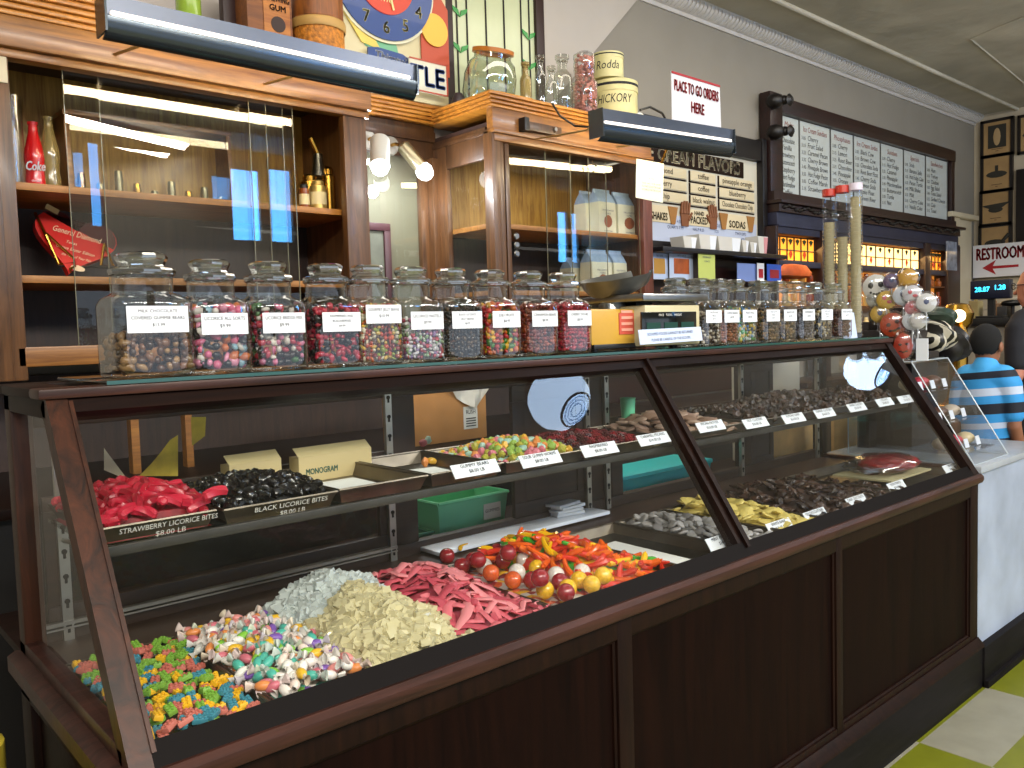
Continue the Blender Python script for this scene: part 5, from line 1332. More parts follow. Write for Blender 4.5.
# ---------------- fluorescent hood fixtures
TUBEM = emis('fluorescent_tube', (1.0, .82, .52), 38)
def hood(xa, xb, y0, zb, zt, arms, label):
    t = T('fluorescent_fixture', label, 'light fixture', ((xa+xb)/2, y0+.06, zb), 'fluorescent hood lights')
    b = B(); h = zt-zb; zm = zb+h*.52
    b.prism([(xa, y0, zm), (xa, y0-.004, zt), (xa, y0+.07, zt), (xa, y0+.07, zt-.04), (xa, y0+.065, zt-.04), (xa, y0+.02, zm)], (xb-xa, 0, 0))
    P('added_dark_lining', B().box(xa+.004, xb-.004, y0+.02, y0+.068, zt-.046, zt-.041), BLACK, t)  # black sheet added under the housing so its lit underside stays unreflected
    P('housing', b, HOOD, t)
    pr3 = [(y0-.012+.035*(1-cos(a)) - .0, zm-.004-(zm-zb)*sin(a)*1.0) for a in [i*pi/2/8 for i in range(9)]]
    pts = [(xa-.004, y, z) for y, z in pr3]+[(xa-.004, y+.004, z+.004) for y, z in pr3[::-1]]
    P('curved_reflector', B().prism(pts, (xb-xa+.008, 0, 0)), HOODDK, t)
    P('painted_highlight_strip', B().box(xa+.01, xb-.03, y0-.016, y0+.002, zm-.004, zm+.010, .004), pbr('glowing_highlight_paint', '#f2ece6', .15, .0, emit='#fff0e4', es=1.1), t)  # faintly glowing strip stands in for the highlight along the hood's fold
    P('end_plate', B().box(xa-.006, xa, y0-.014, y0+.07, zb+.012, zt), HOODDK, t)
    P('end_plate', B().box(xb, xb+.006, y0-.014, y0+.07, zb+.012, zt), HOODDK, t)
    P('tube', B().tube([(xa+.06, y0+.055, zb+.055), (xb-.06, y0+.055, zb+.055)], .017, 12), TUBEM, t)
    for a in arms:
        P('bracket_arm', B().tube([V((a[0], YC-.03, a[1])), V((a[0]+.06, y0+.10, zb+.06)), V((a[0]+.06, y0+.03, zb+.10))], .008, 6, flat=.5), pbr('bracket_tan', '#a98a58', .4, .5), t)
    return t
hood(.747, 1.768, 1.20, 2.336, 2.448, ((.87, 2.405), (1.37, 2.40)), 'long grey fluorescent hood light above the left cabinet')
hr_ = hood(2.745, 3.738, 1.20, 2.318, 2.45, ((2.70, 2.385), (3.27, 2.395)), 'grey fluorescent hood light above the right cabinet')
hr_.rotation_euler = (0, -.045, 0); hr_.location.z += .022
jb_ = T('junction_box', 'small brown wooden switch box on the right cabinet front', 'switch box', (at(545, 128, 'y', 1.55).x, 1.56, 2.42))
a0, a1 = at(529, 122, 'y', 1.55), at(562, 134, 'y', 1.55)
P('box', B().box(a0.x, a1.x, 1.55, 1.59, a1.z-.01, a0.z+.005, .004), CABD, jb_)
P('black_end', B().box(a0.x-.03, a0.x, 1.545, 1.59, a1.z-.015, a0.z+.02, .004), BLACK, jb_)
P('knob', B().lathe([(.014, 0), (.010, .012)], n=12, mtx=M.Translation((a1.x-.05, 1.55, (a0.z+a1.z)/2)) @ M.Rotation(pi/2, 4, 'X')), STEEL, jb_)
S('power_cord', B().tube([at(552, 103, 'y', 1.53), at(560, 116, 'y', 1.52), at(575, 126, 'y', 1.5), at(590, 127, 'y', 1.4)], .005, 6), BLACK, 'black cord drooping from the right cabinet cornice to the hood light', 'cord')
S('power_cord', B().tube([at(640, 110, 'y', 1.33), at(650, 107, 'y', 1.33), at(662, 113, 'y', 1.33), at(665, 118, 'y', 1.33)], .006, 6), BLACK, 'short black cord on top of the right hood light', 'cord')
# notice hanging from the right fixture
p0, p1 = at(635, 159, 'y', 1.42), at(663, 203, 'y', 1.42)
pn = T('hanging_notice', 'white paper notice hanging below the right hood light', 'notice', ((p0.x+p1.x)/2, 1.42, p1.z))
P('sheet', B().prism([V((p0.x, 1.42, p1.z+.01)), V((p1.x, 1.42, p1.z)), V((p1.x, 1.41, p0.z)), V((p0.x, 1.41, p0.z))], (0, .002, 0)), pbr('greenish_paper', '#ccd2c4', .7), pn)
b = B(); xc = (p0.x+p1.x)/2
for i, (s_, z_, w_) in enumerate((('NOTICE', .075, .06), ('PLEASE WAIT TO BE SERVED', .050, .15), ('ALL CANDY SOLD BY THE POUND', .034, .15), ('NO CHECKS OVER TEN DOLLARS', .018, .15))): text(b, s_, V((xc, 1.407, p1.z+.03+z_)), (1, 0, 0), (0, 0, 1), .009, w_)
P('lettering', b, INK, pn, smooth=False)
P('clip', B().tube([V((p1.x-.02, 1.41, p0.z)), V((p1.x-.02, 1.36, p0.z+.09))], .006, 6), BRASS, pn)
# to go sign standing on the right fixture
p0, p1 = at(668, 72, 'y', 1.27), at(718, 128, 'y', 1.27)
tg = T('order_sign', 'white sign with red capitals about to go orders standing on the right hood light', 'sign', ((p0.x+p1.x)/2, 1.27, 2.485))
P('board', B().prism([V((p0.x, 1.25, 2.455)), V((p1.x, 1.25, 2.47)), V((p1.x-.01, 1.25, p0.z)), V((p0.x, 1.25, p0.z))], (0, .004, 0)), pbr('sign_white', '#dad8dc', .6), tg)
P('red_edge', B().box(p0.x, p1.x-.01, 1.247, 1.25, p0.z-.010, p0.z), INKR, tg)
b = B(); xc = (p0.x+p1.x)/2
text(b, 'PLACE TO GO ORDERS', V((xc-.004, 1.247, p0.z-.085)), (1, 0, 0), (0, 0, 1), .050, (p1.x-p0.x)*.90, bold=.045); text(b, 'HERE', V((xc, 1.247, p0.z-.170)), (1, 0, 0), (0, 0, 1), .050, .11, bold=.045)
P('lettering', b, INKR, tg, smooth=False)
S('cord_coil', B().tube([V((at(640, 118, 'y', 1.3).x+.035*cos(a), 1.3, 2.47+.035*sin(a))) for a in [i*.4 for i in range(14)]], .006, 6), pbr('white_cable', '#cfcfc8', .5), 'white cable loop on top of the right hood light behind its left end', 'cord')

# ---------------- things on top of the cabinets
ZTL, ZTR = 2.565, 2.556
fr_ = T('leaded_glass_panel', 'tall leaded glass panel with green leaves leaning on the wall above the recess', 'stained glass', (2.88, 2.03, 2.60))
ga, gb_ = at(447, 60, 'y', 2.03).x, at(538, 30, 'y', 2.03).x
LEAD = pbr('lead_came', '#16120f', .5, .3); FRM = pbr('dark_red_frame', '#2a110d', .45)
b = B(); frame_boxes(b, ga-.03, gb_+.03, 2.585, 3.52, 2.01, 2.045, .06, .004); P('frame', b, FRM, fr_)
P('glass_sheet', B().box(ga+.03, gb_-.03, 2.03, 2.036, 2.64, 3.47), pbr('milky_green_glass', '#b9bf9c', .2, emit='#b9bf9c', es=.12, var=.08, scale=5), fr_)
b = B(); cols = [at(x, 60, 'y', 2.028).x for x in (458, 468, 487, 505, 522, 530)]
for x in cols: b.tube([(x, 2.027, 2.64), (x, 2.027, 3.47)], .0045, 6)
P('lead_lines', b, LEAD, fr_)
LEAF = pbr('leaf_green_glass', '#2f8a3c', .2)
def leafpair(x, z, k=.045):
    b = B()
    for s_ in (-1, 1): b.prism([(x, 2.022, z), (x+s_*k*.9, 2.022, z+k*.55), (x+s_*k*1.1, 2.022, z+k*1.1), (x+s_*k*.2, 2.022, z+k*.75)], (0, .004, 0))
    P('leaf', b, LEAF, fr_)
for px, py in ((460, 17), (461, 53), (529, 40), (530, 70)):
    p = at(px, py, 'y', 2.022); leafpair(p.x, p.z)
leafpair(cols[0], 3.2); leafpair(cols[5], 3.3)
# big tilted glass jar
def tiltjar():
    c = at(492, 72, 'y', 1.78)
    t = T('glass_jar', 'big empty glass jar with amber rim tilted on the right cabinet corner', 'jar', (c.x, 1.78, ZTR))
    F_ = M.Translation((c.x, 1.80, ZTR+.118)) @ M.Rotation(rad(13), 4, 'X') @ M.Diagonal((.88, .88, 1.12, 1))
    P('glass', B().lathe([(.08, -.10), (.125, -.085), (.142, -.04), (.142, .03), (.125, .08), (.10, .10), (.098, .125)], n=32, mtx=F_, cap=False).lathe([(.01, -.10), (.085, -.10)], n=32, mtx=F_, cap=False), pane('greenish_jar_glass', (.80, .84, .76), .22, .8, .05), t)
    P('amber_rim', B().lathe([(.094, .118), (.112, .120), (.112, .136), (.094, .138)], n=32, mtx=F_, cap=False), pbr('amber_rim', '#a8641c', .3), t)
tiltjar()
S('yellow_board', B().box(2.50, 2.72, 1.60, 1.66, ZTR, ZTR+.02), pbr('cornice_yellow', '#d08a20', .5), 'yellow wooden slat below the tilted jar', 'slat')
OLDG = pane('old_bottle_glass', (.90, .92, .88), .14, .85)
for px, w, py, nm, mt in ((526, .028, 62, 'narrow square glass bottle right of the tilted jar', AMBG), (541, .030, 55, 'clear glass bottle with round stopper, second right of the tilted jar', OLDG), (552, .032, 66, 'clear glass bottle in the middle of the cabinet top', OLDG), (563, .048, 55, 'wide clear glass jar with lid left of the pink jar', OLDG)):
    c = at(px, 100, 'y', 1.74); H = at(px, py, 'y', 1.74).z-ZTR
    t = T('glass_bottle', nm, 'bottle', (c.x, 1.74, ZTR))
    P('glass', B().lathe([(w*.9, 0), (w, .01), (w, H*.62), (w*.9, H*.68), (w*.5, H*.76), (w*.48, H*.86), (w*.62, H*.88), (w*.62, H*.9)], (c.x, 1.74, ZTR), 20), mt, t)
    P('stopper', B().lathe([(w*.4, H*.9), (w*.75, H*.93), (w*.75, H*.98), (w*.3, H)], (c.x, 1.74, ZTR), 16), mt, t)
c = at(585, 100, 'y', 1.72); H = at(583, 52, 'y', 1.72).z-ZTR
t = T('candy_jar', 'tall glass jar filled with pink candy on top of the right cabinet', 'jar', (c.x, 1.72, ZTR))
P('glass_body', B().lathe([(.062, 0), (.066, .006), (.066, H*.56), (.05, H*.62), (.05, H*.68), (.056, H*.72), (.056, H*.95), (.03, H)], (c.x, 1.72, ZTR), 24), JARG, t)
b = B(); R_ = random.Random(3)
for i in range(330):
    a = R_.uniform(0, 2*pi); z = R_.uniform(.012, H*.93); rd = .054 if z < H*.55 else .042
    b.sph((c.x+rd*cos(a), 1.72+rd*sin(a), ZTR+z), .010, 1)
S('pink_candy', b, pbr('dusty_pink_candy', '#b0766c', .5, var=.2, scale=50), 'pink candy filling the jar on top of the right cabinet', 'candy', kind='stuff')
def tin(px, y, z, r, h_, txt, label, tf=.30):
    c = at(px, 90, 'y', y); t = T('candy_tin', label, 'tin', (c.x, y, z), 'cream tins on the cabinet')
    TIN = pbr('cream_tin', '#c5be8a', .4, var=.08, scale=14)
    P('body', B().lathe([(r, 0), (r, h_*.78)], (c.x, y, z), 32), TIN, t)
    P('lid', B().lathe([(r*1.03, h_*.76), (r*1.03, h_*.97), (r*.9, h_), (.01, h_*1.02)], (c.x, y, z), 32), TIN, t)
    P('dark_band', B().lathe([(r*1.035, h_*.86), (r*1.035, h_*.91)], (c.x, y, z), 32, cap=False), INK, t)
    d = CAM-V((c.x, y, z)); a0_ = atan2(d.y, d.x)
    b = B(); text(b, txt, (0, 0, 0), (1, 0, 0), (0, 1, 0), min(h_*.32, .045), r*1.55, slant=.2)
    for v in b.bm.verts:
        a = a0_+v.co.x/r*1.0; v.co = V((c.x+(r+.0015)*cos(a), y+(r+.0015)*sin(a), z+h_*tf+v.co.y))
    P('lettering', b, INK, t, smooth=False)
tin(614, 1.80, ZTR, .125, .275, 'HICKORY', 'lower, wider cream tin at the right end of the right cabinet top', .52)
tin(608, 1.80, ZTR+.281, .085, .135, 'Rodda', 'smaller cream tin with script standing on the wider tin')
# clock with advertising board (plain stand-in without its mascot)
cc = at(385, 0, 'y', 1.93)
ck = T('advertising_clock', 'blue and orange advertising clock on a board lettered with a thirsty slogan', 'clock', (2.22, 1.93, 2.55))
r_ = .262; cz = at(388, 40, 'y', 1.93).z + r_
CX = at(386, 20, 'y', 1.93).x
def disc(r, y, th=.006, n=48): return B().lathe([(r, 0), (r, th)], n=n, mtx=M.Translation((CX, y, cz)) @ M.Rotation(pi/2, 4, 'X'))
P('backing_board', B().box(CX-.26, CX+.36, 1.955, 1.975, 2.58, cz+.20, .01), pbr('clock_board_cream', '#c9bd94', .5), ck)
P('green_swoosh', B().prism([(CX-.26, 1.948, cz-.02), (CX-.10, 1.948, cz-.30), (CX+.08, 1.948, cz-.33), (CX+.05, 1.948, cz-.22)], (0, .006, 0)), pbr('pale_green_paint', '#6fae86', .5), ck)
P('yellow_swoosh', B().prism([(CX-.22, 1.945, cz-.16), (CX-.12, 1.945, cz-.29), (CX-.02, 1.945, cz-.31), (CX-.10, 1.945, cz-.20)], (0, .006, 0)), pbr('pale_yellow_paint', '#d8c05a', .5), ck)
P('face_rim', disc(r_+.012, 1.944), pbr('clock_cream', '#d9d3b4', .5), ck)
fc = P('clock_face', disc(r_, 1.936), pbr('clock_blue', '#173a78', .4, coat=.3), ck)
P('inner_disc', disc(r_*.58, 1.930), pbr('clock_orange_red', '#c33c1f', .45), fc)
b = B()
for h in range(1, 13):
    a = pi/2-h*pi/6; text(b, str(h), V((CX+r_*.79*cos(a), 1.928, cz+r_*.79*sin(a)-.026)), (1, 0, 0), (0, 0, 1), .052, bold=.03)
P('numerals', b, pbr('numeral_cream', '#e3d795', .5), fc, smooth=False)
b = B(); text(b, 'Refreshment', V((CX+.02, 1.922, cz-.03)), (1, 0, -.03), (0, 0, 1), .032, .24, slant=.2); text(b, 'Time', V((CX-.02, 1.922, cz-.10)), (1, 0, -.03), (0, 0, 1), .036, .12, slant=.2)
P('lettering', b, pbr('numeral_cream', '#e3d795', .5), fc, smooth=False)
P('clock_hand', B().tube([V((CX, 1.918, cz)), V((CX+.035, 1.918, cz-.13))], .005, 6), pbr('numeral_cream', '#e3d795', .5), fc)
P('clock_hand', B().tube([V((CX, 1.918, cz)), V((CX-.02, 1.918, cz+.18))], .004, 6), pbr('numeral_cream', '#e3d795', .5), fc)
q0, q1 = at(368, 46, 'y', 1.92), at(412, 62, 'y', 1.92)
tb = P('slogan_plate', B().prism([V((q0.x, 1.92, q0.z-.07)), V((q1.x+.04, 1.92, q0.z-.085)), V((q1.x+.02, 1.92, q0.z-.03)), V((q1.x-.05, 1.92, q0.z)), V((q0.x+.05, 1.92, q0.z+.006)), V((q0.x, 1.92, q0.z-.004))], (0, .01, 0)), pbr('clock_blue', '#173a78', .4), ck)
b = B(); text(b, 'Thirsty?', V(((q0.x+q1.x)/2, 1.918, q0.z-.048)), (1, 0, -.04), (0, 0, 1), .036, .18, bold=.03, slant=.12); P('lettering', b, WHITE, tb, smooth=False)
q0, q1 = at(415, 68, 'y', 1.90), at(448, 97, 'y', 1.90)
tl = P('bottle_plate', B().box(q0.x-.03, q1.x, 1.90, 1.912, q1.z, q1.z+.145, .003), pbr('plate_cream', '#cfcdb8', .5), ck)
b = B(); text(b, 'TLE', V((q1.x-.015, 1.898, q1.z+.03)), (1, 0, 0), (0, 0, 1), .085, .36, align='r', bold=.05); P('lettering', b, pbr('clock_blue', '#173a78', .4), tl, smooth=False)
P('plate_edge', B().box(q0.x-.03, q1.x, 1.896, 1.90, q1.z, q1.z+.006).box(q1.x-.006, q1.x, 1.896, 1.90, q1.z, q1.z+.145).box(q0.x-.03, q1.x, 1.896, 1.90, q1.z+.139, q1.z+.145), pbr('plate_red', '#a8442c', .5), tl)
P('red_panel', B().prism([(CX+.20, 1.945, cz-.36), (CX+.36, 1.945, cz-.36), (CX+.36, 1.945, cz-.05), (CX+.27, 1.945, cz+.06), (CX+.20, 1.945, cz-.2)], (0, .006, 0)), pbr('panel_red', '#b5482a', .5), ck)
P('yellow_panel', B().lathe([(.075, 0), (.075, .006)], n=24, mtx=M.Translation((CX+.275, 1.942, cz-.16)) @ M.Rotation(pi/2, 4, 'X')), pbr('panel_yellow', '#dfb040', .5), ck)
# crate and barrel
c = at(270, 14, 'y', 1.85)
cr = T('wooden_crate', 'small dark wooden crate with printed end on top of the left cabinet', 'crate', (c.x, 1.88, ZTL))
c0, c1 = at(247, 10, 'y', 1.80).x, at(292, 10, 'y', 1.80).x
CRW = wood('crate_wood', '#5a2f12', '#8a5220', .55, 'x')
P('crate_body', B().box(c0, c1, 1.80, 2.0, ZTL, 2.86, .006), CRW, cr)
P('printed_panel', B().box(c0+.065, c1-.012, 1.796, 1.80, ZTL+.02, 2.845, .002), wood('crate_panel', '#8a4c1a', '#b9762c', .5, 'x'), cr)
b = B(); text(b, 'CHEWING', V(((c0+c1)/2+.03, 1.794, 2.80)), (1, 0, 0), (0, 0, 1), .022, .10, bold=.04); text(b, 'GUM', V(((c0+c1)/2+.03, 1.794, 2.765)), (1, 0, 0), (0, 0, 1), .022, .07, bold=.04)
b.lathe([(.03, 0), (.03, .002)], n=20, mtx=M.Translation(((c0+c1)/2+.03, 1.796, 2.715)) @ M.Rotation(pi/2, 4, 'X')); P('lettering', b, pbr('brown_ink', '#2d160b', .6), cr, smooth=False)
c0, c1 = at(298, 30, 'y', 1.80).x, at(349, 30, 'y', 1.80).x; cxm = (c0+c1)/2; rb = (c1-c0)/2*.92
br = T('wooden_bucket', 'old wooden bucket with woven base band on the left cabinet beside the clock', 'bucket', (cxm, 1.85, ZTL))
zb0 = ZTL; zmid = at(324, 22, 'y', 1.80).z-.02
P('woven_band', B().lathe([(rb*.96, zb0), (rb, zb0+.02), (rb*.98, zmid)], (cxm, 1.85, 0), 28), pbr('woven_orange', '#b8731f', .6, var=.5, scale=70, bump=.6), br)
P('staves', B().lathe([(rb*1.0, zmid), (rb*1.04, zmid+.01), (rb*1.04, zmid+.025), (rb*.98, zmid+.03), (rb*.98, zmid+.20), (rb*.9, zmid+.21)], (cxm, 1.85, 0), 28), wood('bucket_wood', '#5a300f', '#9a5a22', .45, 'z'), br)
P('rim_band', B().lathe([(rb*1.03, zmid-.012), (rb*1.06, zmid-.004), (rb*1.06, zmid+.02), (rb*1.03, zmid+.026)], (cxm, 1.85, 0), 28, cap=False), pbr('band_tan', '#b08a4a', .5), br)
S('dark_post', B().box(at(223, 5, 'y', 1.9).x, at(237, 5, 'y', 1.9).x, 1.9, 1.94, ZTL, 3.1, .005), FRM, 'dark wooden post standing on the left cabinet left of the crate', 'post')
S('green_bottle', B().lathe([(.04, 0), (.045, .02), (.045, .2), (.02, .26), (.02, .3)], (at(188, 0, 'y', 1.85).x, 1.85, ZTL), 18), pbr('lime_glass', '#8aa83a', .2, coat=.4), 'green bottle on the left cabinet behind the hood light', 'bottle')
S('small_jug', B().lathe([(.03, 0), (.038, .03), (.03, .06), (.018, .08)], (at(455, 90, 'y', 1.9).x+.02, 1.9, ZTR), 14), pbr('dark_pottery', '#3a3034', .4), 'small dark jug between the clock sign and the tilted jar', 'jug')
# ------------------------------------------------------------------ flavour board on the back wall
fx0, fx1 = 3.64, at(757, 200, 'y', 2.07).x
fz0, fz1 = 2.045, 2.66
fb = T('flavor_board', 'cream ice cream flavors board with painted hands and cones in a black frame', 'menu board', ((fx0+fx1)/2, 2.07, fz0))
P('board', B().box(fx0, fx1, 2.07, 2.085, fz0, fz1), pbr('board_cream', '#c9c4b4', .6), fb)
b = B().box(fx1, fx1+.06, 2.02, 2.09, 1.9, 2.82, .006).box(fx0-.02, fx1+.06, 2.03, 2.09, fz1, 2.80, .006).box(fx0, fx1, 2.05, 2.09, fz0-.06, fz0, .004)
P('frame', b, pbr('black_frame_wood', '#100b0b', .4), fb)
P('lower_panel', B().box(fx0, fx1-.02, 2.066, 2.07, fz0, fz0+.17), pbr('board_bluish', '#b4bdd2', .6), fb)
tx0, tx1 = fx0+.03, at(744, 170, 'y', 2.06).x
PLQ = pbr('plaque_brown', '#22150d', .6, spec=.1); GLD = pbr('plaque_gold', '#c9a860', .45); CRT = pbr('plaque_cream', '#d5c6a4', .5)
tz = at(700, 162, 'y', 2.06).z
P('title_plaque', B().box(tx0, tx1, 2.062, 2.07, tz-.055, tz+.055, .003), PLQ, fb)
b = B(); text(b, 'ICE CREAM FLAVORS', V((tx1-.05, 2.060, tz-.036)), (1, 0, 0), (0, 0, 1), .082, None, align='r', bold=.03); P('title_lettering', b, pbr('title_cream', '#f0e2c0', .6), fb, smooth=False)
cols = [(at(655, 180, 'y', 2.06).x-.25, at(687, 180, 'y', 2.06).x), (at(689, 180, 'y', 2.06).x+.02, at(716, 180, 'y', 2.06).x-.0), (at(718, 180, 'y', 2.06).x+.02, at(756, 180, 'y', 2.06).x-.02)]
names = [('almond', 'spumoni', 'lemon'), ('black cherry', 'coffee', 'mint chip'), ('pineapple orange', 'blueberry', 'Chocolate Chocolate Chip')]
names = [['burnt almond', 'black cherry', 'choc. chip'], ['toffee', 'coffee', 'black walnut'], ['pineapple orange', 'blueberry', 'Chocolate Chocolate Chip']]
for (xa, xb), nm in zip(cols, names):
    for i, s_ in enumerate(nm):
        z = tz-.096-.079*i
        pl = P('flavor_strip', B().box(xa, xb, 2.062, 2.07, z-.031, z+.031, .003), CRT, fb)
        P('strip_shadow', B().box(xa-.012, xa, 2.064, 2.07, z-.045, z+.03).box(xa-.012, xb, 2.064, 2.07, z-.045, z-.036), PLQ, pl)
        b = B(); text(b, s_, V(((xa+xb)/2, 2.060, z-.014)), (1, 0, 0), (0, 0, 1), .036, (xb-xa)*.88); P('lettering', b, PLQ, pl, smooth=False)
zb_ = tz-.370
for px, s_, w_ in ((659, 'SHAKES', .30), (699, 'PACKED', .34), (737, 'SODAS', .36)):
    xc = at(px, 210, 'y', 2.06).x
    pl = P('painted_banner', B().box(xc-w_/2, xc+w_/2, 2.060, 2.07, zb_-.05, zb_+.055, .004), CRT, fb)
    b = B(); text(b, s_, V((xc, 2.058, zb_-.035)), (1, 0, 0), (0, 0, 1), .046, w_*.56, bold=.03)
    if s_ == 'PACKED': text(b, 'HAND', V((xc, 2.058, zb_+.02)), (1, 0, 0), (0, 0, 1), .026, .12, bold=.04)
    P('lettering', b, PLQ, pl, smooth=False)
    for s in (-1, 1):
        b = B(); xe = xc+s*w_*.46
        if s_ == 'PACKED':
            b.prism([(xe-.035, 2.055, zb_-.06), (xe+.035, 2.055, zb_-.06), (xe+.045, 2.055, zb_+.03), (xe-.045, 2.055, zb_+.03)], (0, .006, 0))
            for k in range(4): b.tube([(xe-.036+.024*k, 2.058, zb_+.02), (xe-.04+.027*k-s*.012, 2.058, zb_+.105-.008*abs(k-1.5))], [.011, .008], 8)
            b.tube([(xe-s*.035, 2.058, zb_-.02), (xe-s*.075, 2.058, zb_+.03)], [.011, .008], 8)
            P('painted_hand', b, pbr('hand_brown', '#7a4826', .6), pl)
        else:
            b.prism([(xe-.02, 2.055, zb_-.055), (xe+.02, 2.055, zb_-.055), (xe+.05, 2.055, zb_+.055), (xe-.05, 2.055, zb_+.055)], (0, .006, 0))
            P('painted_cone', b, pbr('cone_tan', '#9a6a30', .6), pl)
b = B()
for px, ls in ((676, ('PINTS 4.50', 'QUARTS 7.99')), (699, ('PINTS 4.75', 'HALF 8.25')), (717, ('SINGLE', '3.25')), (741, ('ONE DIP', 'TWO DIPS', 'FLOATS'))):
    for i, s_ in enumerate(ls): text(b, s_, V((at(px, 225, 'y', 2.06).x, 2.064, fz0+.125-.04*i)), (1, 0, 0), (0, 0, 1), .020, .17)
P('price_lettering', b, INKB, fb, smooth=False)
# shelf below with cup boxes
shz = at(720, 251, 'y', 1.90).z
P('ledge', B().box(4.0, at(776, 250, 'y', 1.95).x, 1.86, 2.09, shz-.03, shz, .004), pbr('black_frame_wood', '#100b0b', .4), fb)
b = B().box(3.62, 5.33, 2.072, 2.09, 1.06, 1.98); P('dark_back_board', b, BARW, fb)
sv = T('service_counter', 'dark low service counter under the flavors board', 'counter', (4.5, 1.85, 0))
P('counter_body', B().box(3.66, 5.33, 1.55, 2.07, 0, 1.02), pbr('counter_black_brown', '#0c0706', .6), sv)
P('counter_top', B().box(3.64, 5.34, 1.52, 2.07, 1.02, 1.05, .004), BARW, sv)
for i, (pa, pb_, py, lb) in enumerate(((683, 697, 236, 'small tapered white carton, leftmost on the shelf below the flavors board'), (699, 717, 234, 'tapered white carton with picture, second on the shelf below the flavors board'), (718, 741, 236, 'widest white carton on the shelf below the flavors board'), (742, 749, 240, 'small white cup holder right of the widest carton'), (750, 757, 242, 'short white cup holder, second right of the widest carton'), (758, 768, 236, 'white leaflet holder at the right end of the shelf'))):
    xa, xb = at(pa, 245, 'y', 1.90).x, at(pb_, 245, 'y', 1.90).x; zt = at(pa, py, 'y', 1.90).z
    t = T('paper_carton', lb, 'carton', ((xa+xb)/2, 1.95, shz), 'white cartons below the flavors board')
    b = B().prism([(xa+.02, 1.90, shz), (xb-.02, 1.90, shz), (xb, 1.90, zt), (xa, 1.90, zt)], (0, .10, 0)); P('carton', b, pbr('warm_white_card', '#c9c6bf', .6), t)
    xm2 = xa+(xb-xa)*.62; P('front_panel', B().prism([(xm2, 1.898, shz+.005), (xb-.022, 1.898, shz+.005), (xb-.004, 1.898, zt-.005), (xm2-.006, 1.898, zt-.005)], (0, .002, 0)), WHITE if i < 5 else pbr('leaflet_pink', '#c98a90', .6), t)
# notices under the shelf
def notice(pxa, pxb, pya, pyb, y, mt, label, pic=None, lines=()):
    a_, c_ = at(pxa, pya, 'y', y), at(pxb, pyb, 'y', y); z1_, z0_ = a_.z, at(pxa, pyb, 'y', y).z
    t = T('paper_notice', label, 'notice', ((a_.x+c_.x)/2, y, z0_))
    P('sheet', B().box(a_.x, c_.x, y-.002, y+.002, z0_, z1_), mt, t)
    w, h_ = c_.x-a_.x, z1_-z0_
    if pic: P('picture', B().box(a_.x+w*.18, c_.x-w*.18, y-.004, y-.002, z0_+h_*.18, z0_+h_*.68), pic, t)
    if lines:
        b = B()
        for i, s_ in enumerate(lines): text(b, s_, V(((a_.x+c_.x)/2, y-.0045, z1_-h_*(.13+.13*i))), (1, 0, 0), (0, 0, 1), h_*.06, w*.8)
        P('lettering', b, INKB, t, smooth=False)
    return t
BLP = pbr('bluish_sheet', '#bccbe8', .6)
notice(650, 668, 248, 279, 1.97, BLP, 'bluish paper notice just right of the right cabinet, partly hidden', pbr('gold_picture', '#b98a3c', .5), ('SUNDAE', 'TRY ONE'))
notice(669, 693, 248, 279, 1.95, BLP, 'bluish paper notice with a rust red picture', pbr('rust_picture', '#a9552a', .5, var=.4, scale=12), ('PUMPKIN FLOAT', 'WITH SPICE'))
notice(698, 715, 250, 280, 1.88, pbr('lime_sheet', '#b9c46a', .6), 'narrow lime green paper notice hanging below the cartons', None, ('CHERRY', 'PHOSPHATE', 'IS BACK'))
notice(737, 757, 263, 281, 1.95, pbr('blue_sheet', '#7d93cf', .6), 'plain blue sheet behind the jars right of the lime notice')
t = notice(757, 764, 263, 281, 1.93, WHITE, 'white sheet with a red mark between the blue sheet and the colourful card', pbr('red_mark', '#a81c28', .5))
t = notice(767, 781, 264, 281, 1.92, pbr('royal_blue', '#2a55b8', .5), 'royal blue card with red and dark spots behind the jars', pbr('card_red_spot', '#8e1d2a', .5))
# ------------------------------------------------------------------ long menu board with carved ends
mx0, mx1, mz0, mz1 = 5.53, 8.80, 2.43, 3.07
mbd = T('menu_board', 'long white hand lettered menu board in a carved dark wood frame', 'menu board', ((mx0+mx1)/2, 2.05, mz0))
P('panel_backing', B().box(mx0, mx1, 2.06, 2.09, mz0, mz1), BARW, mbd)
b = B().box(mx0-.02, mx1+.02, 2.01, 2.09, mz1-.035, mz1+.075, .008).box(mx1-.06, mx1+.02, 2.02, 2.09, mz0-.05, mz1+.04, .006).box(mx0-.10, mx0+.07, 2.0, 2.09, mz0-.10, mz1+.09, .01).box(mx0-.02, mx1, 2.02, 2.09, mz0-.07, mz0, .006)
P('frame', b, BARW, mbd)
for px, py in ((775, 101), (776, 132)):
    b = B(); c = at(px, py, 'y', 1.97); b.sph(c, (.07, .06, .055), 2); b.sph(c+V((.05, -.04, .005)), (.04, .035, .035), 2); b.lathe([(.02, 0), (.045, .02), (.02, .04)], n=10, mtx=M.Translation(c+V((.06, -.06, .0))) @ M.Rotation(pi/2, 4, 'X'))
    P('carved_finial', b, pbr('carved_black_wood', '#0f0907', .45), mbd)
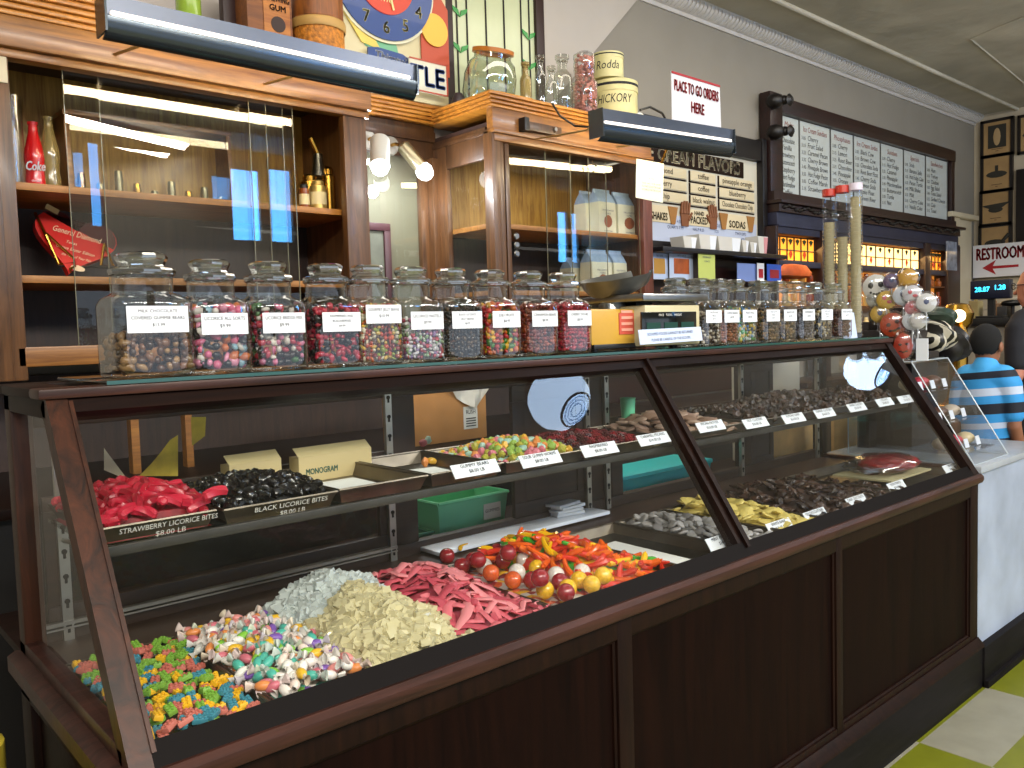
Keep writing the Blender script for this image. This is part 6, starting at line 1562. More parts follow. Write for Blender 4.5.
MENU = [('Malts', ['', 'Chocolate', 'Vanilla', 'Strawberry', 'Butterscotch', 'Raspberry', 'Hot Fudge', 'Marshmallow', 'Coffee']),
        ('Ice Cream Sundaes', ['Cherry', 'Fruit Salad', 'Caramel Pecan', 'Cherry Brown', 'Pineapple Brown', 'Hot Fudge Pecan', 'Coffee Marsh', 'Strawberry']),
        ('Phosphates', ['Cherry', 'Lemon', 'Root Beer', 'Chocolate', 'Pineapple', 'Orange', 'Grape']),
        ('Ice Cream Sodas', ['Black Cow', 'Brown Cow', 'Chocolate Soda', 'Root Beer Float', 'Cherry Soda', 'Lemon Soda', 'Coke Float', 'Green River']),
        ('Sundaes', ['Cherry', 'Hot Fudge', 'Caramel', 'Pineapple', 'Marshmallow', 'Butterscotch', 'Turtle', 'Nut']),
        ('Specials', ['Soda', 'Banana Split', 'Hot Fudge Cake', 'Pecan Turtle', 'Milk Shake', 'Malt', 'Cherry Coke', 'Vanilla Coke']),
        ('Sandwiches', ['Ham', 'Turkey', 'Chicken', 'Egg Salad', 'Tuna Salad', 'Grilled Cheese', 'Club', 'Toast'])]
ed = [at(x, 160, 'y', 2.055).x for x in (778, 799, 830, 853, 880, 903, 925, 947)]
MPAN = pbr('menu_panel_white', '#b9bfbd', .5)
for i, (hd, ls) in enumerate(MENU):
    xa, xb = ed[i]+.01, ed[i+1]-.012
    pn_ = P('menu_panel', B().box(xa, xb, 2.052, 2.062, mz0+.005, mz1-.04), MPAN, mbd)
    P('panel_divider', B().box(xb, xb+.022, 2.05, 2.062, mz0, mz1-.03), pbr('divider_grey', '#4a4a48', .5), mbd)
    b = B(); text(b, hd, V(((xa+xb)/2, 2.050, mz1-.115)), (1, 0, 0), (0, 0, 1), .042, (xb-xa)*.8, slant=.15); P('red_heading', b, pbr('faded_red', '#8a4a44', .6), pn_, smooth=False)
    b = B()
    for k, s_ in enumerate(ls):
        z = mz1-.175-.054*k
        if i and s_: text(b, '3.%d5' % (k % 6), V((xa+.02, 2.050, z)), (1, 0, 0), (0, 0, 1), .026, .07, align='l')
        text(b, s_, V((xa+(.11 if i else .03), 2.050, z)), (1, 0, 0), (0, 0, 1), .038, (xb-xa)*.68, align='l', slant=.15)
    P('lettering', b, pbr('menu_grey_ink', '#3a3c3e', .7), pn_, smooth=False)
# ------------------------------------------------------------------ back bar with amber leaded glass
AMB = pbr('amber_back_glow', '#e8a030', .4, emit='#ff9a2e', es=1.3)
bb = T('back_bar', 'dark mahogany back bar with amber leaded glass lit from behind', 'back bar', (7.1, 1.95, 0))
bx0, bx1 = 5.42, 8.72
def bz(px, py, y=1.95): return at(px, py, 'y', y)
P('carved_valance', B().box(bx0, bx1, 1.93, 2.08, 2.30, 2.36, .006).box(bx0-.02, bx1+.06, 1.90, 2.08, 2.36, 2.385, .005), BARW, bb)
b = B(); R_ = random.Random(5)
for i in range(60):
    x = bx0+.06+i*(bx1-bx0-.1)/60; b.sph((x, 1.925, 2.335+.012*sin(i*1.3)), (.03, .02, .016), 1)
P('carved_garland', b, pbr('garland_black', '#17110e', .4), bb)
P('frieze', B().box(bx0, bx1, 1.95, 2.08, 2.15, 2.30, .004).box(bx0, bx1, 1.935, 2.08, 2.20, 2.215, .003), BARNAVY, bb)
P('upper_board', B().box(bx0, bx1, 1.97, 2.08, 2.36, 2.45), BARW, bb)
za, zb2 = 1.965, 2.135
P('middle_rail', B().box(bx0, bx1, 1.945, 2.06, 1.915, 1.96, .004), BARNAVY, bb)
xs_ = [at(774, 250, 'y', 1.95).x, at(820, 250, 'y', 1.95).x, at(828, 250, 'y', 1.95).x, at(926, 255, 'y', 1.95).x, at(946, 260, 'y', 1.95).x]
for ua, ub in ((bx0-.05, xs_[0]+.03), (xs_[1], xs_[2]), (xs_[3]-.06, xs_[3]+.06), (xs_[4], bx1)):
    P('upright', B().box(ua, ub, 1.93, 2.06, 1.09, 2.2, .005), BARW, bb)
P('lower_cabinet', B().box(bx0, bx1, 1.75, 2.08, 0, 1.05, .006), BARW, bb)
P('work_top', B().box(bx0-.05, bx1, 1.70, 2.08, 1.05, 1.09, .004), BARW, bb)
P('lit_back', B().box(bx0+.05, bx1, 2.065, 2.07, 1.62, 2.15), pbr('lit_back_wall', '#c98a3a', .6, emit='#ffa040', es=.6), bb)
def leaded(xa, xb, nm, glowm, ncol, hot=False):
    g = P('leaded_pane', B().box(xa, xb, 1.99, 1.996, za, zb2), glowm, bb)
    b = B(); n = ncol
    for i in range(n+1): x = xa+(xb-xa)*i/n; b.tube([(x, 1.986, za), (x, 1.986, zb2)], .006, 5)
    for f in (0, .45, 1): b.tube([(xa, 1.986, za+(zb2-za)*f), (xb, 1.986, za+(zb2-za)*f)], .005, 5)
    P('lead_lines', b, LEAD, g)
    b = B()
    for i in range(n):
        x = xa+(xb-xa)*(i+.5)/n
        b.prism([(x-.03, 1.984, zb2-.02), (x, 1.984, zb2-.055), (x+.03, 1.984, zb2-.02), (x, 1.984, zb2-.008)], (0, .003, 0))
    P('glass_motif', b, pbr('motif_dark_green', '#2c3a1c', .3), g)
    b = B()
    for i in range(0, n, 2):
        x = xa+(xb-xa)*(i+.5)/n
        b.prism([(x-.025, 1.983, za+.05), (x, 1.983, za+.015), (x+.025, 1.983, za+.05), (x, 1.983, za+.085)], (0, .003, 0))
    P('glass_motif', b, pbr('motif_red', '#a8381c', .3), g)
leaded(xs_[0]+.04, xs_[1]-.02, 'a', AMB, 6)
leaded(xs_[2]+.02, xs_[3]-.07, 'b', pbr('amber_hot', '#f6d890', .4, emit='#ffcf80', es=2.6), 10)
leaded(xs_[3]+.07, xs_[4]-.02, 'c', AMB, 5)
for z in (1.42, 1.62, 1.80):
    P('glass_shelf', B().box(bx0+.06, bx1-.1, 1.96, 2.06, z, z+.012), pbr('bar_shelf_wood', '#5a3417', .4), bb)
R_ = random.Random(9); k = 0
for z in (1.435, 1.635, 1.815):
    for px in range(786, 944, 8):
        x = at(px, 300, 'y', 1.99).x
        if xs_[1]-.06 < x < xs_[2]+.06 or abs(x-xs_[3]) < .12: continue
        H = R_.uniform(.06, .11) if z > 1.8 else R_.uniform(.10, .16); rr_ = R_.uniform(.022, .036)
        c_ = R_.choice(['#b7823a', '#d9b46a', '#8a4a1c', '#c9c2a8', '#7a3014', '#e0c890'])
        b = B().lathe([(rr_*.9, 0), (rr_, .005), (rr_, H*.6), (rr_*.5, H*.75), (rr_*.5, H)], (x, 1.99, z), 12); k += 1
        S('bar_glass', b, pbr('bar_bottle_'+c_.strip('#'), c_, .15, coat=.4, emit=c_, es=.15), 'small glass or bottle on the %s lit shelf of the back bar' % {1.435: 'lower', 1.635: 'middle', 1.815: 'upper'}[z], 'bottle', 'glassware on the %s back bar shelf' % {1.435: 'lower', 1.635: 'middle', 1.815: 'upper'}[z])
p = at(797, 272, 'y', 1.93); S('orange_loaf', B().lathe([(.10, 0), (.26, .02), (.27, .05), (.20, .10), (.02, .115)], (p.x, 1.98, 1.83), 24, sy=.3), pbr('orange_bread', '#b5501c', .5, var=.3, scale=9), 'orange rounded loaf shape below the left amber glass', 'loaf')
for z0_, pxs in ((1.83, ()),): pass
p = at(946, 262, 'y', 1.85); S('hanging_photo', B().box(at(947, 260, 'y', 1.85).x, at(957, 260, 'y', 1.85).x, 1.85, 1.86, at(947, 270, 'y', 1.85).z, at(947, 241, 'y', 1.85).z), pbr('grey_photo', '#6f7686', .5, var=.6, scale=14), 'grey photograph hanging at the right end of the back bar', 'photograph')
# ------------------------------------------------------------------ end wall: pictures, restroom sign
XW = XE-.025
SEP = pbr('sepia_print', '#a8875a', .6, var=.15, scale=5)
def wall_pic(pxa, pya, pxb, pyb, label, kind, ink):
    a_, c_ = at(pxa, pya, 'x', XW), at(pxb, pyb, 'x', XW)
    y0, y1 = min(a_.y, c_.y), max(a_.y, c_.y); z0_, z1_ = min(a_.z, c_.z), max(a_.z, c_.z)
    t = T('framed_picture', label, 'picture', (XW, (y0+y1)/2, z0_), 'sepia pictures on the end wall')
    b = B(); w = .028
    b.box(XW-.02, XW+.02, y0, y1, z1_-w, z1_).box(XW-.02, XW+.02, y0, y1, z0_, z0_+w).box(XW-.02, XW+.02, y0, y0+w, z0_, z1_).box(XW-.02, XW+.02, y1-w, y1, z0_, z1_)
    P('frame', b, pbr('picture_frame_black', '#17100d', .4), t)
    P('print', B().box(XW-.006, XW, y0+w, y1-w, z0_+w, z1_-w), SEP, t)
    b = B(); yc, zc = (y0+y1)/2, (z0_+z1_)/2; x = XW-.009
    if kind == 0:
        b.box(x, x+.002, y0+.07, y1-.07, zc-.10, z1_-.06); 
    if kind == 1:
        b.sph((x, yc, zc-.01), (.003, .10, .035), 2).box(x, x+.002, yc-.015, yc+.015, zc, zc+.08)
    if kind == 2:
        b.prism([(x, yc-.14, zc+.05), (x, yc+.14, zc+.03), (x, yc+.05, zc-.01), (x, yc-.05, zc-.01)], (.002, 0, 0)).sph((x, yc, zc-.02), (.003, .07, .03), 2)
    if kind == 3:
        b.sph((x, yc, zc-.01), (.003, .10, .035), 2).tube([(x, yc-.07, zc), (x, yc-.13, zc+.07)], .018, 6)
        for q in (-.07, -.03, .05, .09): b.tube([(x, yc+q, zc-.02), (x, yc+q*1.3, zc-.10)], .009, 6)
    P('printed_figure', b, pbr(ink, '#2d2a22', .6), t)
    if kind == 0: P('light_figure', B().sph((x-.003, yc, zc+.01), (.003, .035, .09), 2), pbr('pale_print', '#b0946a', .6), t)
    b = B(); b.box(x, x+.002, y0+.10, y1-.10, z0_+.075, z0_+.081).box(x, x+.002, y0+.14, y1-.14, z0_+.055, z0_+.061); P('caption_lines', b, pbr('caption_brown', '#5a4328', .6), t)
wall_pic(981, 122, 1014, 154, 'sepia picture with a dark garden scene, topmost of the column of four', 0, 'print_ink_a')
wall_pic(981, 157, 1013, 190, 'sepia picture of a tree on open ground, second from the top', 1, 'print_ink_b')
wall_pic(980, 192, 1012, 224, 'sepia picture of a flying bird, third from the top', 2, 'print_ink_c')
wall_pic(979, 226, 1012, 258, 'sepia picture of a dark horse, lowest of the column of four', 3, 'print_ink_d')
wall_pic(1018, 116, 1050, 150, 'framed sepia picture cut off by the right edge of the view', 1, 'print_ink_e')
a_, c_ = at(1017, 170, 'x', XW), at(1060, 262, 'x', XW)
S('framed_board', B().box(XW-.03, XW+.01, c_.y, a_.y, c_.z, a_.z, .006), pbr('picture_frame_black', '#17100d', .4), 'dark framed panel on the end wall right of the picture column', 'panel')
XS = 9.42
a_, c_, e_ = at(973, 247, 'x', XS), at(1034, 233, 'x', XS), at(975, 278, 'x', XS)
rs_ = T('restroom_sign', 'white restroom sign with red capitals and a red arrow pointing left', 'sign', (XS, (a_.y+c_.y)/2, e_.z))
P('board', B().box(XS, XS+.02, c_.y, a_.y, e_.z, a_.z+.01), pbr('sign_white', '#dad8dc', .6), rs_)
b = B(); w = a_.y-c_.y; h_ = a_.z-e_.z; yc = (a_.y+c_.y)/2
text(b, 'RESTROOM', V((XS-.003, a_.y-.03, e_.z+h_*.56)), (0, -1, 0), (0, 0, 1), h_*.36, w*.80, align='l', bold=.04)
P('lettering', b, INKR, rs_, smooth=False)
b = B(); ya = a_.y-w*.16; zc = e_.z+h_*.30
b.prism([(XS-.003, ya, zc), (XS-.003, ya-.13, zc+.075), (XS-.003, ya-.10, zc+.014), (XS-.003, ya-w*.6, zc+.012), (XS-.003, ya-w*.6, zc-.012), (XS-.003, ya-.10, zc-.014), (XS-.003, ya-.13, zc-.075)], (.002, 0, 0))
P('red_arrow', b, INKR, rs_, smooth=False)
# ------------------------------------------------------------------ till corner
ctp = at(990, 318, 'x', 6.0).z
tc_ = T('till_counter', 'cream till counter behind the boy with black top', 'counter', (6.15, .65, 0))
P('counter_body', B().box(5.95, 6.5, .25, .98, 0, ctp-.05), pbr('till_cream', '#a89f8e', .6), tc_)
P('counter_top', B().box(5.90, 6.5, .22, 1.0, ctp-.05, ctp, .004), BLACK, tc_)
a_, c_ = at(970, 283, 'x', 6.0), at(1010, 296, 'x', 6.0)
ps = T('customer_display', 'black till display on a pole with glowing blue digits', 'till display', (6.0, .77, ctp))
yc = (a_.y+c_.y)/2
P('head', B().box(6.0, 6.06, c_.y, a_.y, c_.z-.012, a_.z+.012, .008), pbr('navy_black_plastic', '#0d1226', .35), ps)
b = B(); text(b, '28.87', V((5.997, a_.y-.03, yc*0+(a_.z+c_.z)/2-.012)), (0, -1, 0), (0, 0, 1), .030, .09, align='l', bold=.05); text(b, '1.28', V((5.997, c_.y+.06, (a_.z+c_.z)/2-.004)), (0, -1, 0), (0, 0, 1), .030, .07, align='r' if 0 else 'c', bold=.05)
P('blue_digits', b, emis('blue_digits', (.05, .65, 1), 3.), ps, smooth=False)
P('pole', B().box(6.02, 6.05, yc-.02, yc+.02, ctp, c_.z), BLACK, ps)
P('base', B().box(5.98, 6.10, yc-.08, yc+.08, ctp, ctp+.015, .004), BLACK, ps)
p = at(1010, 303, 'x', 6.0); S('scanner', B().sph((0, 0, 0), (.05, .075, .022), 2).tube([(0, 0, -.02), (0, 0, -(p.z-ctp))], .012, 8).xf(M.Translation((6.05, p.y, p.z))), BLACK, 'black hand scanner on a stalk right of the till display', 'scanner')
for i, (px, py0, py1, c_, lb) in enumerate(((976, 302, 318, '#9a8a5a', 'brass coloured box left of the till pole'), (995, 305, 318, '#7a5a3c', 'brown box right of the till pole'), (1004, 308, 318, '#3a3a3a', 'dark grey box near the right end of the till counter'), (1018, 300, 318, '#b0aa9a', 'pale box at the right end of the till counter'))):
    y = at(px, 315, 'x', 6.25).y; z1_ = ctp+(py1-py0)*.0075
    S('till_box', B().box(6.2, 6.3, y-.03, y+.03, ctp, z1_, .006).lathe([(.012, 0), (.012, .02)], (6.25, y, z1_), 10), pbr('till_'+c_.strip('#'), c_, .5), lb, 'box')
p = at(1004, 350, 'x', 5.7); S('card_terminal', B().box(-.03, .03, -.06, .06, 0, .10, .01, 0, M.Translation((5.93, p.y, ctp-.30)) ), pbr('terminal_white', '#b9c3d8', .4), 'white card terminal beside the boy', 'card reader')
# brass draft tower with glowing lamp
p = at(958, 318, 'x', 5.2)
bt = T('brass_fountain_tower', 'polished brass soda tower with curved arms left of the boy', 'soda tower', (5.2, p.y, 1.09))
zt_ = at(958, 303, 'x', 5.2).z
P('column', B().lathe([(.09, 1.0), (.06, 1.04), (.05, 1.10), (.055, 1.30), (.05, zt_-.15), (.075, zt_-.12), (.085, zt_-.06), (.06, zt_-.01), (.02, zt_)], (5.2, p.y, 0), 20), BRASS, bt)
P('curved_arm', B().tube([V((5.2, p.y, zt_-.16)), V((5.14, p.y+.05, zt_-.15)), V((5.10, p.y+.09, zt_-.20)), V((5.10, p.y+.10, zt_-.30))], .016, 8), BRASS, bt)
P('curved_arm', B().tube([V((5.2, p.y, zt_-.16)), V((5.12, p.y-.05, zt_-.14)), V((5.08, p.y-.09, zt_-.20)), V((5.08, p.y-.10, zt_-.26))], .016, 8), BRASS, bt)
P('drip_base', B().box(5.08, 5.32, p.y-.12, p.y+.12, .96, 1.0, .01), BRASS, bt)
P('glass_globe', B().sph((5.13, p.y-.03, zt_-.075), .038, 2), emis('warm_globe', (1, .72, .4), 5), bt)
S('tower_stand', B().box(5.08, 5.45, p.y-.13, p.y+.2, 0, .96, .01), BARW, 'dark cabinet under the brass soda tower', 'cabinet')

# ------------------------------------------------------------------ people
def skin_mesh(name, nodes, edges, mat, root, vox=.008):
    """one continuous skin grown over a skeleton of tapering limbs"""
    b = B()
    rd = lambda r: r if isinstance(r, tuple) else (r, r)
    for k_, (p_, r) in nodes.items():
        l_, d_ = rd(r); b.sph(p_, (d_, l_, min(l_, d_)*(.55 if isinstance(r, tuple) else 1)), 3)
    for a_, c_ in edges:
        (pa, ra), (pc, rc_) = nodes[a_], nodes[c_]; la, da = rd(ra); lc, dc = rd(rc_)
        if isinstance(ra, tuple) and isinstance(rc_, tuple) and abs((pc-pa).normalized().z) > .8:
            rings = []
            for q in range(7):
                u = q/6; p_ = pa.lerp(pc, u); l_ = la+(lc-la)*u; d_ = da+(dc-da)*u
                rings.append([b.bm.verts.new((p_.x+d_*cos(2*pi*w/24), p_.y+l_*sin(2*pi*w/24), p_.z)) for w in range(24)])
            for r0, r1 in zip(rings, rings[1:]):
                for w in range(24): b.bm.faces.new((r0[w], r0[(w+1) % 24], r1[(w+1) % 24], r1[w]))
            b.bm.faces.new(rings[0][::-1]); b.bm.faces.new(rings[-1])
        else:
            b.tube([pa.lerp(pc, q/6) for q in range(7)], [(min(la, da) if isinstance(ra, tuple) else la)*(1-q/6)+(min(lc, dc) if isinstance(rc_, tuple) else lc)*q/6 for q in range(7)], 16)
    o = put(bpy.data.objects.new(name, mesh_of(name, b, mat)))
    md = o.modifiers.new('join', 'REMESH'); md.mode = 'VOXEL'; md.voxel_size = vox
    sm = o.modifiers.new('soften', 'SMOOTH'); sm.factor = .5; sm.iterations = 6 if vox > .006 else 3
    dg = bpy.context.evaluated_depsgraph_get(); dg.update()
    m2 = bpy.data.meshes.new_from_object(o.evaluated_get(dg)); m2.name = name
    old = o.data; bpy.data.objects.remove(o); bpy.data.meshes.remove(old)
    m2.materials.clear(); m2.materials.append(mat)
    for p_ in m2.polygons: p_.use_smooth = True
    return m2
def figure(label, loc, yaw, H, skinm, shirtm, trousm, hairm, hairkind, glasses=False, armf=None, build=1., wd=1.):
    """person looking along local +X, feet on the floor"""
    t = T('person', label, 'person', loc); k = H/1.75
    def n(x, y, z, r): return (V((x*k, y*k*(wd if abs(y) > .15 else 1), z*k)), tuple(q*k for q in r) if isinstance(r, tuple) else r*k)
    nd = {'pel': n(0, 0, .95, (.15*build, .12*build)), 'waist': n(0, 0, 1.10, (.14*build, .11*build)), 'chest': n(0, 0, 1.28, (.155*build, .115*build)), 'ster': n(0, 0, 1.42, (.10, .075)), 'neck': n(.0, 0, 1.50, .055), 'jaw': n(.02, 0, 1.565, (.068, .075)), 'head': n(.01, 0, 1.645, (.075, .092)), 'crown': n(0, 0, 1.70, (.066, .08)), 'nose': n(.10, 0, 1.61, .014), 'nosetip': n(.118, 0, 1.60, .012)}
    ed = [('pel', 'waist'), ('waist', 'chest'), ('chest', 'ster'), ('ster', 'neck'), ('neck', 'jaw'), ('jaw', 'head'), ('head', 'crown'), ('head', 'nose'), ('nose', 'nosetip')]
    for s, q in ((1, 'L'), (-1, 'R')):
        f = armf or 0
        nd.update({'cl'+q: n(0, s*.10, 1.425, .066), 'sh'+q: n(0, s*.168, 1.385, .058), 'up'+q: n(-.005, s*.195, 1.29, .047), 'el'+q: n(-.01+f*.12, s*.215, 1.13, .040), 'wr'+q: n(.08+f*.25, s*.22, .93+f*.12, .030), 'pa'+q: n(.11+f*.28, s*.215, .87+f*.11, (.020, .034)), 'hip'+q: n(0, s*.09, .88, .085), 'kn'+q: n(.01, s*.10, .50, .058), 'an'+q: n(-.02, s*.10, .09, .040), 'toe'+q: n(.13, s*.11, .04, .036)})
        ed += [('ster', 'cl'+q), ('cl'+q, 'sh'+q), ('sh'+q, 'up'+q), ('up'+q, 'el'+q), ('el'+q, 'wr'+q), ('wr'+q, 'pa'+q), ('pel', 'hip'+q), ('hip'+q, 'kn'+q), ('kn'+q, 'an'+q), ('an'+q, 'toe'+q)]
        base = nd['pa'+q][0]/k
        for fi in range(4):
            o_ = (fi-1.5)*.017; Ln = (.075, .085, .08, .065)[fi]
            nd['f%d%sa' % (fi, q)] = n(base.x+.02, base.y+s*0+o_*.2, base.z-.04+o_*.0, .009) if 0 else n(base.x+o_+.01, base.y, base.z-.045, .009)
            nd['f%d%sb' % (fi, q)] = n(base.x+o_*1.1+.02, base.y-s*.012, base.z-.045-Ln*.6, .008)
            ed += [('pa'+q, 'f%d%sa' % (fi, q)), ('f%d%sa' % (fi, q), 'f%d%sb' % (fi, q))]
        nd['th%sa' % q] = n(base.x+.045, base.y-s*.02, base.z-.01, .010); nd['th%sb' % q] = n(base.x+.06, base.y-s*.028, base.z-.05, .009)
        ed += [('pa'+q, 'th%sa' % q), ('th%sa' % q, 'th%sb' % q)]
    def child(nm, me, par=t, lab=None):
        o = put(bpy.data.objects.new(nm, me)); o.parent = par; WL[o.name] = V(loc); return tag(o, lab)
    child('body', skin_mesh('body', nd, ed, skinm, 'pel', .005))
    sh = {a: nd[a] for a in ('pel', 'waist', 'chest', 'ster')}
    g = .016*k
    sh = {a: (v[0]*1.0, tuple(x+(g*1.6 if a == 'ster' else g) for x in v[1])) for a, v in sh.items()}
    sh['collar'] = n(-.005, 0, 1.475, .082); sh['collartop'] = n(-.004, 0, 1.505, .070); sh['hem'] = n(0, 0, .90, tuple(x+.020 for x in (.15*build, .12*build)))
    es_ = [('hem', 'pel'), ('pel', 'waist'), ('waist', 'chest'), ('chest', 'ster'), ('ster', 'collar'), ('collar', 'collartop')]
    for s, q in ((1, 'L'), (-1, 'R')):
        sh['cl'+q] = (nd['cl'+q][0], .084*k); sh['sh'+q] = (nd['sh'+q][0], .074*k); sh['up'+q] = (nd['up'+q][0], .066*k); sh['sl'+q] = (nd['up'+q][0].lerp(nd['el'+q][0], .55), .060*k)
        es_ += [('ster', 'cl'+q), ('cl'+q, 'sh'+q), ('sh'+q, 'up'+q), ('up'+q, 'sl'+q)]
    child('shirt', skin_mesh('shirt', sh, es_, shirtm, 'pel'))
    tr = {'pel': (nd['pel'][0]+V((0, 0, -.03*k)), tuple(x+.006*k for x in nd['pel'][1])), 'tw': n(0, 0, 1.03, tuple(x+.006 for x in (.145*build, .115*build)))}; et = [('tw', 'pel')]
    for s, q in ((1, 'L'), (-1, 'R')):
        tr['hip'+q] = (nd['hip'+q][0], .098*k); tr['kn'+q] = (nd['kn'+q][0], .072*k); tr['an'+q] = (nd['an'+q][0]+V((.01, 0, .01)), .060*k); et += [('pel', 'hip'+q), ('hip'+q, 'kn'+q), ('kn'+q, 'an'+q)]
    child('trousers', skin_mesh('trousers', tr, et, trousm, 'pel'))
    for s in (1, -1):
        b = B().sph((.055*k, s*.105*k, .04*k), (.135*k, .05*k, .042*k), 2); child('shoe', mesh_of('shoe', b, BLACK))
        b = B().sph((.0*k, s*.088*k, 1.615*k), (.022*k, .012*k, .034*k), 2); child('ear', mesh_of('ear', b, skinm))
        b = B().sph((.088*k, s*.033*k, 1.640*k), .013*k, 2); e_ = child('eye', mesh_of('eye', b, pbr('eye_white', '#d8d4cc', .2)))
        b = B().sph((.0985*k, s*.033*k, 1.640*k), .006*k, 2); child('pupil', mesh_of('pupil', b, BLACK), e_)
    b = B().sph((.092*k, 0, 1.565*k), (.008*k, .024*k, .006*k), 2); child('mouth', mesh_of('mouth', b, pbr('lips', '#8a4a42', .5)))
    b = B()
    res = b.sph((0, 0, 0), 1, 4).bm
    for v in list(res.verts):
        c = v.co; back = c.x < .25
        low = -.80 if c.x < -.1 else (-.80+(c.x+.1)*2.6)
        if hairkind == 'bald': low = max(low, -.6); 
        keep = c.z > low and (hairkind != 'bald' or (c.z < .22 and c.x < .15))
        if not keep: res.verts.remove(v)
    for v in res.verts: v.co = V((v.co.x*.101*k-.006*k, v.co.y*.0885*k, 1.655*k+v.co.z*.108*k))
    child('hair', mesh_of('hair', b, hairm))
    if glasses:
        b = B()
        for s in (1, -1):
            b.tube([V((.108*k, s*(.035+.022*cos(a))*k, (1.64+.018*sin(a))*k)) for a in [i*pi/7 for i in range(15)]], .0028, 6)
            b.tube([V((.106*k, s*.058*k, 1.645*k)), V((0, s*.088*k, 1.645*k))], .0028, 6)
        b.tube([V((.11*k, -.013*k, 1.643*k)), V((.11*k, .013*k, 1.643*k))], .0028, 6)
        child('glasses', mesh_of('glasses', b, BLACK))
    t.rotation_euler = (0, 0, yaw)
    return t
# striped shirt
m, nt, out = newmat('striped_shirt'); L = nt.links
p = N(nt, 'ShaderNodeBsdfPrincipled'); p.inputs['Roughness'].default_value = .75
tc = N(nt, 'ShaderNodeTexCoord'); sp_ = N(nt, 'ShaderNodeSeparateXYZ'); L.new(tc.outputs['Object'], sp_.inputs[0])
mr = N(nt, 'ShaderNodeMapRange'); BZ0, BZ1 = .80, 1.26; mr.inputs['From Min'].default_value = BZ0; mr.inputs['From Max'].default_value = BZ1
ad = N(nt, 'ShaderNodeMath', operation='MULTIPLY_ADD'); ad.inputs[1].default_value = .10
L.new(sp_.outputs['Y'], ad.inputs[0]); L.new(sp_.outputs['Z'], ad.inputs[2]); L.new(ad.outputs[0], mr.inputs['Value'])
r = N(nt, 'ShaderNodeValToRGB'); r.color_ramp.interpolation = 'CONSTANT'
cs = [(.80, '#11182a'), (.872, '#2f8fd0'), (.925, '#b9c4d8'), (.955, '#2f8fd0'), (1.0, '#0f1524'), (1.055, '#2f8fd0'), (1.095, '#b9c4d8'), (1.135, '#2f8fd0'), (1.185, '#0f1524'), (1.222, '#3f9fdc')]
while len(r.color_ramp.elements) < len(cs): r.color_ramp.elements.new(.5)
for e, (z, c_) in zip(r.color_ramp.elements, cs): e.position = (z-BZ0)/(BZ1-BZ0); e.color = C4(c_)
L.new(mr.outputs['Result'], r.inputs['Fac']); L.new(r.outputs['Color'], p.inputs['Base Color']); L.new(p.outputs['BSDF'], out.inputs['Surface']); STRIPE = m
pb = at(986, 380, 'x', 4.75)
figure('boy seen from behind in a blue, white and black striped shirt with short dark hair', (4.75, pb.y, 0), rad(-6), 1.462, pbr('skin_brown', '#8a5a40', .5), STRIPE, pbr('dark_trousers', '#11131c', .8), pbr('black_hair', '#060505', .9), 'short', build=.9, wd=.80)
pm_ = at(1036, 282, 'x', 5.65)
figure('bald older person with glasses in a dark shirt at the right edge, facing the till', (5.65, pm_.y, 0), rad(78), 1.80, pbr('skin_pink', '#b97a64', .5), pbr('dark_navy_shirt', '#12131c', .8), pbr('dark_trousers', '#11131c', .8), pbr('grey_hair', '#8a847c', .7), 'bald', True, .0, 1.1)

# cream jug bottom left
jl = at(3, 760, 'y', .45)
S('stool', B().lathe([(.13, jl.z-.10), (.13, jl.z-.07)], (.20, .47, 0), 20).tube([(.20, .40, 0), (.20, .42, jl.z-.10)], .015, 6).tube([(.12, .52, 0), (.14, .51, jl.z-.10)], .015, 6).tube([(.28, .52, 0), (.26, .51, jl.z-.10)], .015, 6), BLACK, 'black stool beside the left end of the case', 'stool')
t = T('plastic_jug', 'cream and yellow plastic jug just showing at the lower left edge', 'jug', (.20, .47, jl.z-.07))
P('body', B().lathe([(.07, jl.z-.07), (.078, jl.z-.05), (.078, jl.z+.035), (.06, jl.z+.05)], (.20, .47, 0), 20), pbr('jug_yellow', '#c9b23a', .4), t)
P('cap', B().lathe([(.062, jl.z+.045), (.066, jl.z+.05), (.062, jl.z+.075), (.04, jl.z+.085)], (.20, .47, 0), 20), pbr('jug_cream', '#cfc9a8', .4), t)

# ------------------------------------------------------------------ pendant globes hanging over the customers' side
def globe(x, y, z, k, label):
    t = T('pendant_lamp', label, 'lamp', (x, y, z), 'white glass pendant globes')
    c = (x, y, z)
    P('glass_globe', B().lathe([(.10*k, -.80*k), (.52*k, -.78*k), (.56*k, -.74*k), (.86*k, -.50*k), (1.0*k, -.1*k), (.97*k, .2*k), (.80*k, .55*k), (.55*k, .72*k)], c, 40), pbr('lamp_globe_glass', '#dfeaf5', .3, emit='#c0dcff', es=13), t)
    for r_ in (.22, .34, .46): P('ridge_ring', B().lathe([((r_-.02)*k, -.80*k), (r_*k, -.825*k), ((r_+.02)*k, -.80*k)], c, 40, cap=False), pbr('ring_blue_grey', '#6f8fb0', .3, emit='#7fb0e8', es=7), t)
    P('bottom_ring', B().lathe([(.54*k, -.80*k), (.60*k, -.78*k), (.58*k, -.72*k)], c, 40, cap=False), pbr('ring_grey', '#39434d', .3), t)
    P('collar', B().lathe([(.56*k, .70*k), (.58*k, .95*k), (.2*k, 1.2*k), (.06*k, 1.3*k)], c, 24), BRASS, t)
    P('rod', B().tube([(x, y, z+1.25*k), (x, y, ZC)], .010, 8), BRASS, t)
globe(3.45, -.63, 3.0, .19, 'white glass pendant globe over the middle of the case, mirrored in its left glass')
globe(-.45, -.63, 3.0, .19, 'added white glass pendant globe out of view near the left end of the case')  # extra unseen globe, added to light the case from above
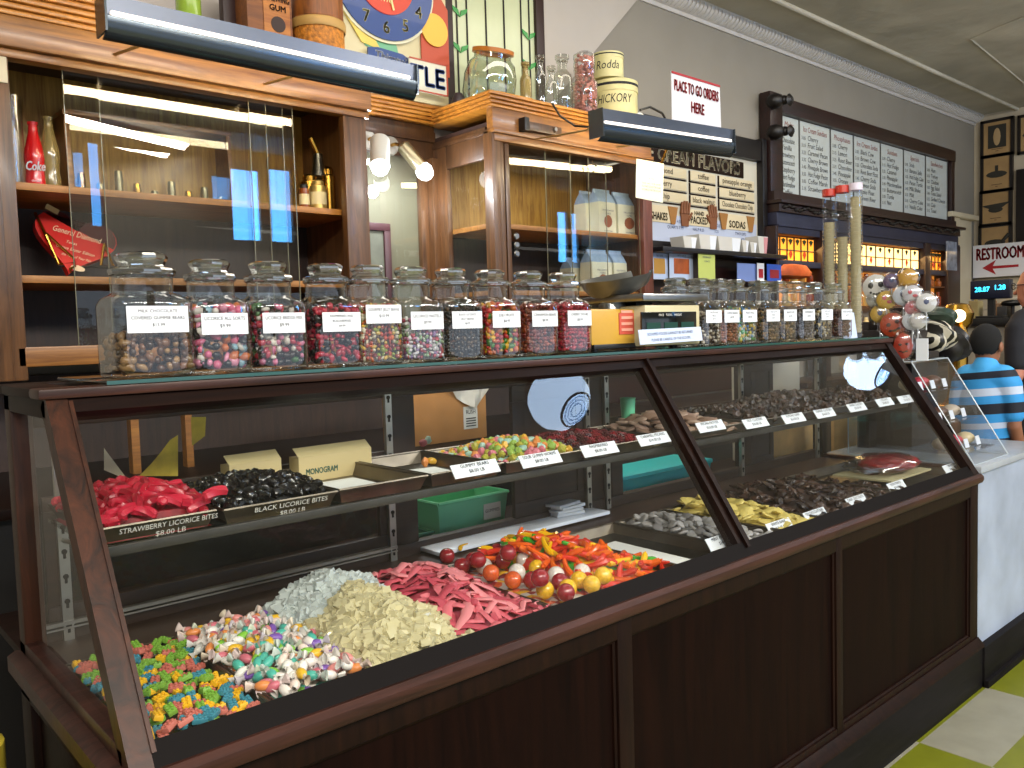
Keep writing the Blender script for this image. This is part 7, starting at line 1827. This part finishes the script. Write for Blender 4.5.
globe(7.35, -.64, 3.0, .21, 'white glass pendant globe farther along, mirrored in the right glass of the case')

# ------------------------------------------------------------------ light
W = bpy.data.worlds.new('daylight'); SC.world = W; W.use_nodes = True
bg = W.node_tree.nodes.get('Background') or W.node_tree.nodes.new('ShaderNodeBackground')
bg.inputs['Color'].default_value = (.75, .86, 1.0, 1); bg.inputs['Strength'].default_value = 1.3
def area(name, loc, tgt, sx, sy, e, col):
    l = bpy.data.lights.new(name, 'AREA'); l.shape = 'RECTANGLE'; l.size = sx; l.size_y = sy; l.energy = e; l.color = col
    o = put(bpy.data.objects.new(name, l)); o.location = loc; o.rotation_euler = (V(tgt)-V(loc)).to_track_quat('-Z', 'Y').to_euler()
area('added_ceiling_fill', (.55, -3.22, 3.54), (1.2, -1.6, 0.6), 6.2, .09, 330, (1, .94, .84))  # area lamps added out of view to fill the room with light
area('added_ceiling_fill', (5.1, -3.22, 3.54), (4.6, -1.6, 0.6), 1.9, .09, 130, (1, .95, .88))
area('added_ceiling_bounce', (5.6, -1.4, 2.3), (5.6, -1.2, 3.6), 6, 1.6, 26, (1, .95, .88))  # unseen lamp added to brighten the ceiling
area('added_ceiling_fill', (3.6, .9, 3.5), (3.6, .9, 0), 6, .5, 40, (1, .93, .82))  # more added fill, from above the aisle
l = bpy.data.lights.new('back_bar_glow', 'AREA'); l.shape = 'RECTANGLE'; l.size = 3; l.size_y = .2; l.energy = 14; l.color = (1, .6, .22)
o = put(bpy.data.objects.new('back_bar_glow', l)); o.location = (7.0, 1.9, 2.1); o.rotation_euler = V((0, -.6, -1)).to_track_quat('-Z', 'Y').to_euler()
for px, py in ((380, 168), (424, 171)):
    c = at(px, py, 'y', 1.84); l = bpy.data.lights.new('spot_glow', 'POINT'); l.energy = 9; l.shadow_soft_size = .03; l.color = (.92, .96, 1)
    o = put(bpy.data.objects.new('spot_glow', l)); o.location = c+V((.0, -.02, -.03))

# ------------------------------------------------------------------ camera
cd = bpy.data.cameras.new('camera'); cd.sensor_fit = 'HORIZONTAL'; cd.sensor_width = 36; cd.lens = FOC/1024*36; cd.clip_start = .02; cd.clip_end = 60
cam = put(bpy.data.objects.new('camera', cd)); cam.location = CAM
cam.matrix_world = M((( RI.x, -DN.x, -FW.x, CAM.x), (RI.y, -DN.y, -FW.y, CAM.y), (RI.z, -DN.z, -FW.z, CAM.z), (0, 0, 0, 1)))
SC.camera = cam
SC.view_settings.view_transform = 'Standard'; SC.view_settings.look = 'None'; SC.view_settings.exposure = 0.0
SC.cycles.use_denoising = True
SC.cycles.max_bounces = 10; SC.cycles.transparent_max_bounces = 32; SC.cycles.glossy_bounces = 5; SC.cycles.sample_clamp_indirect = 6
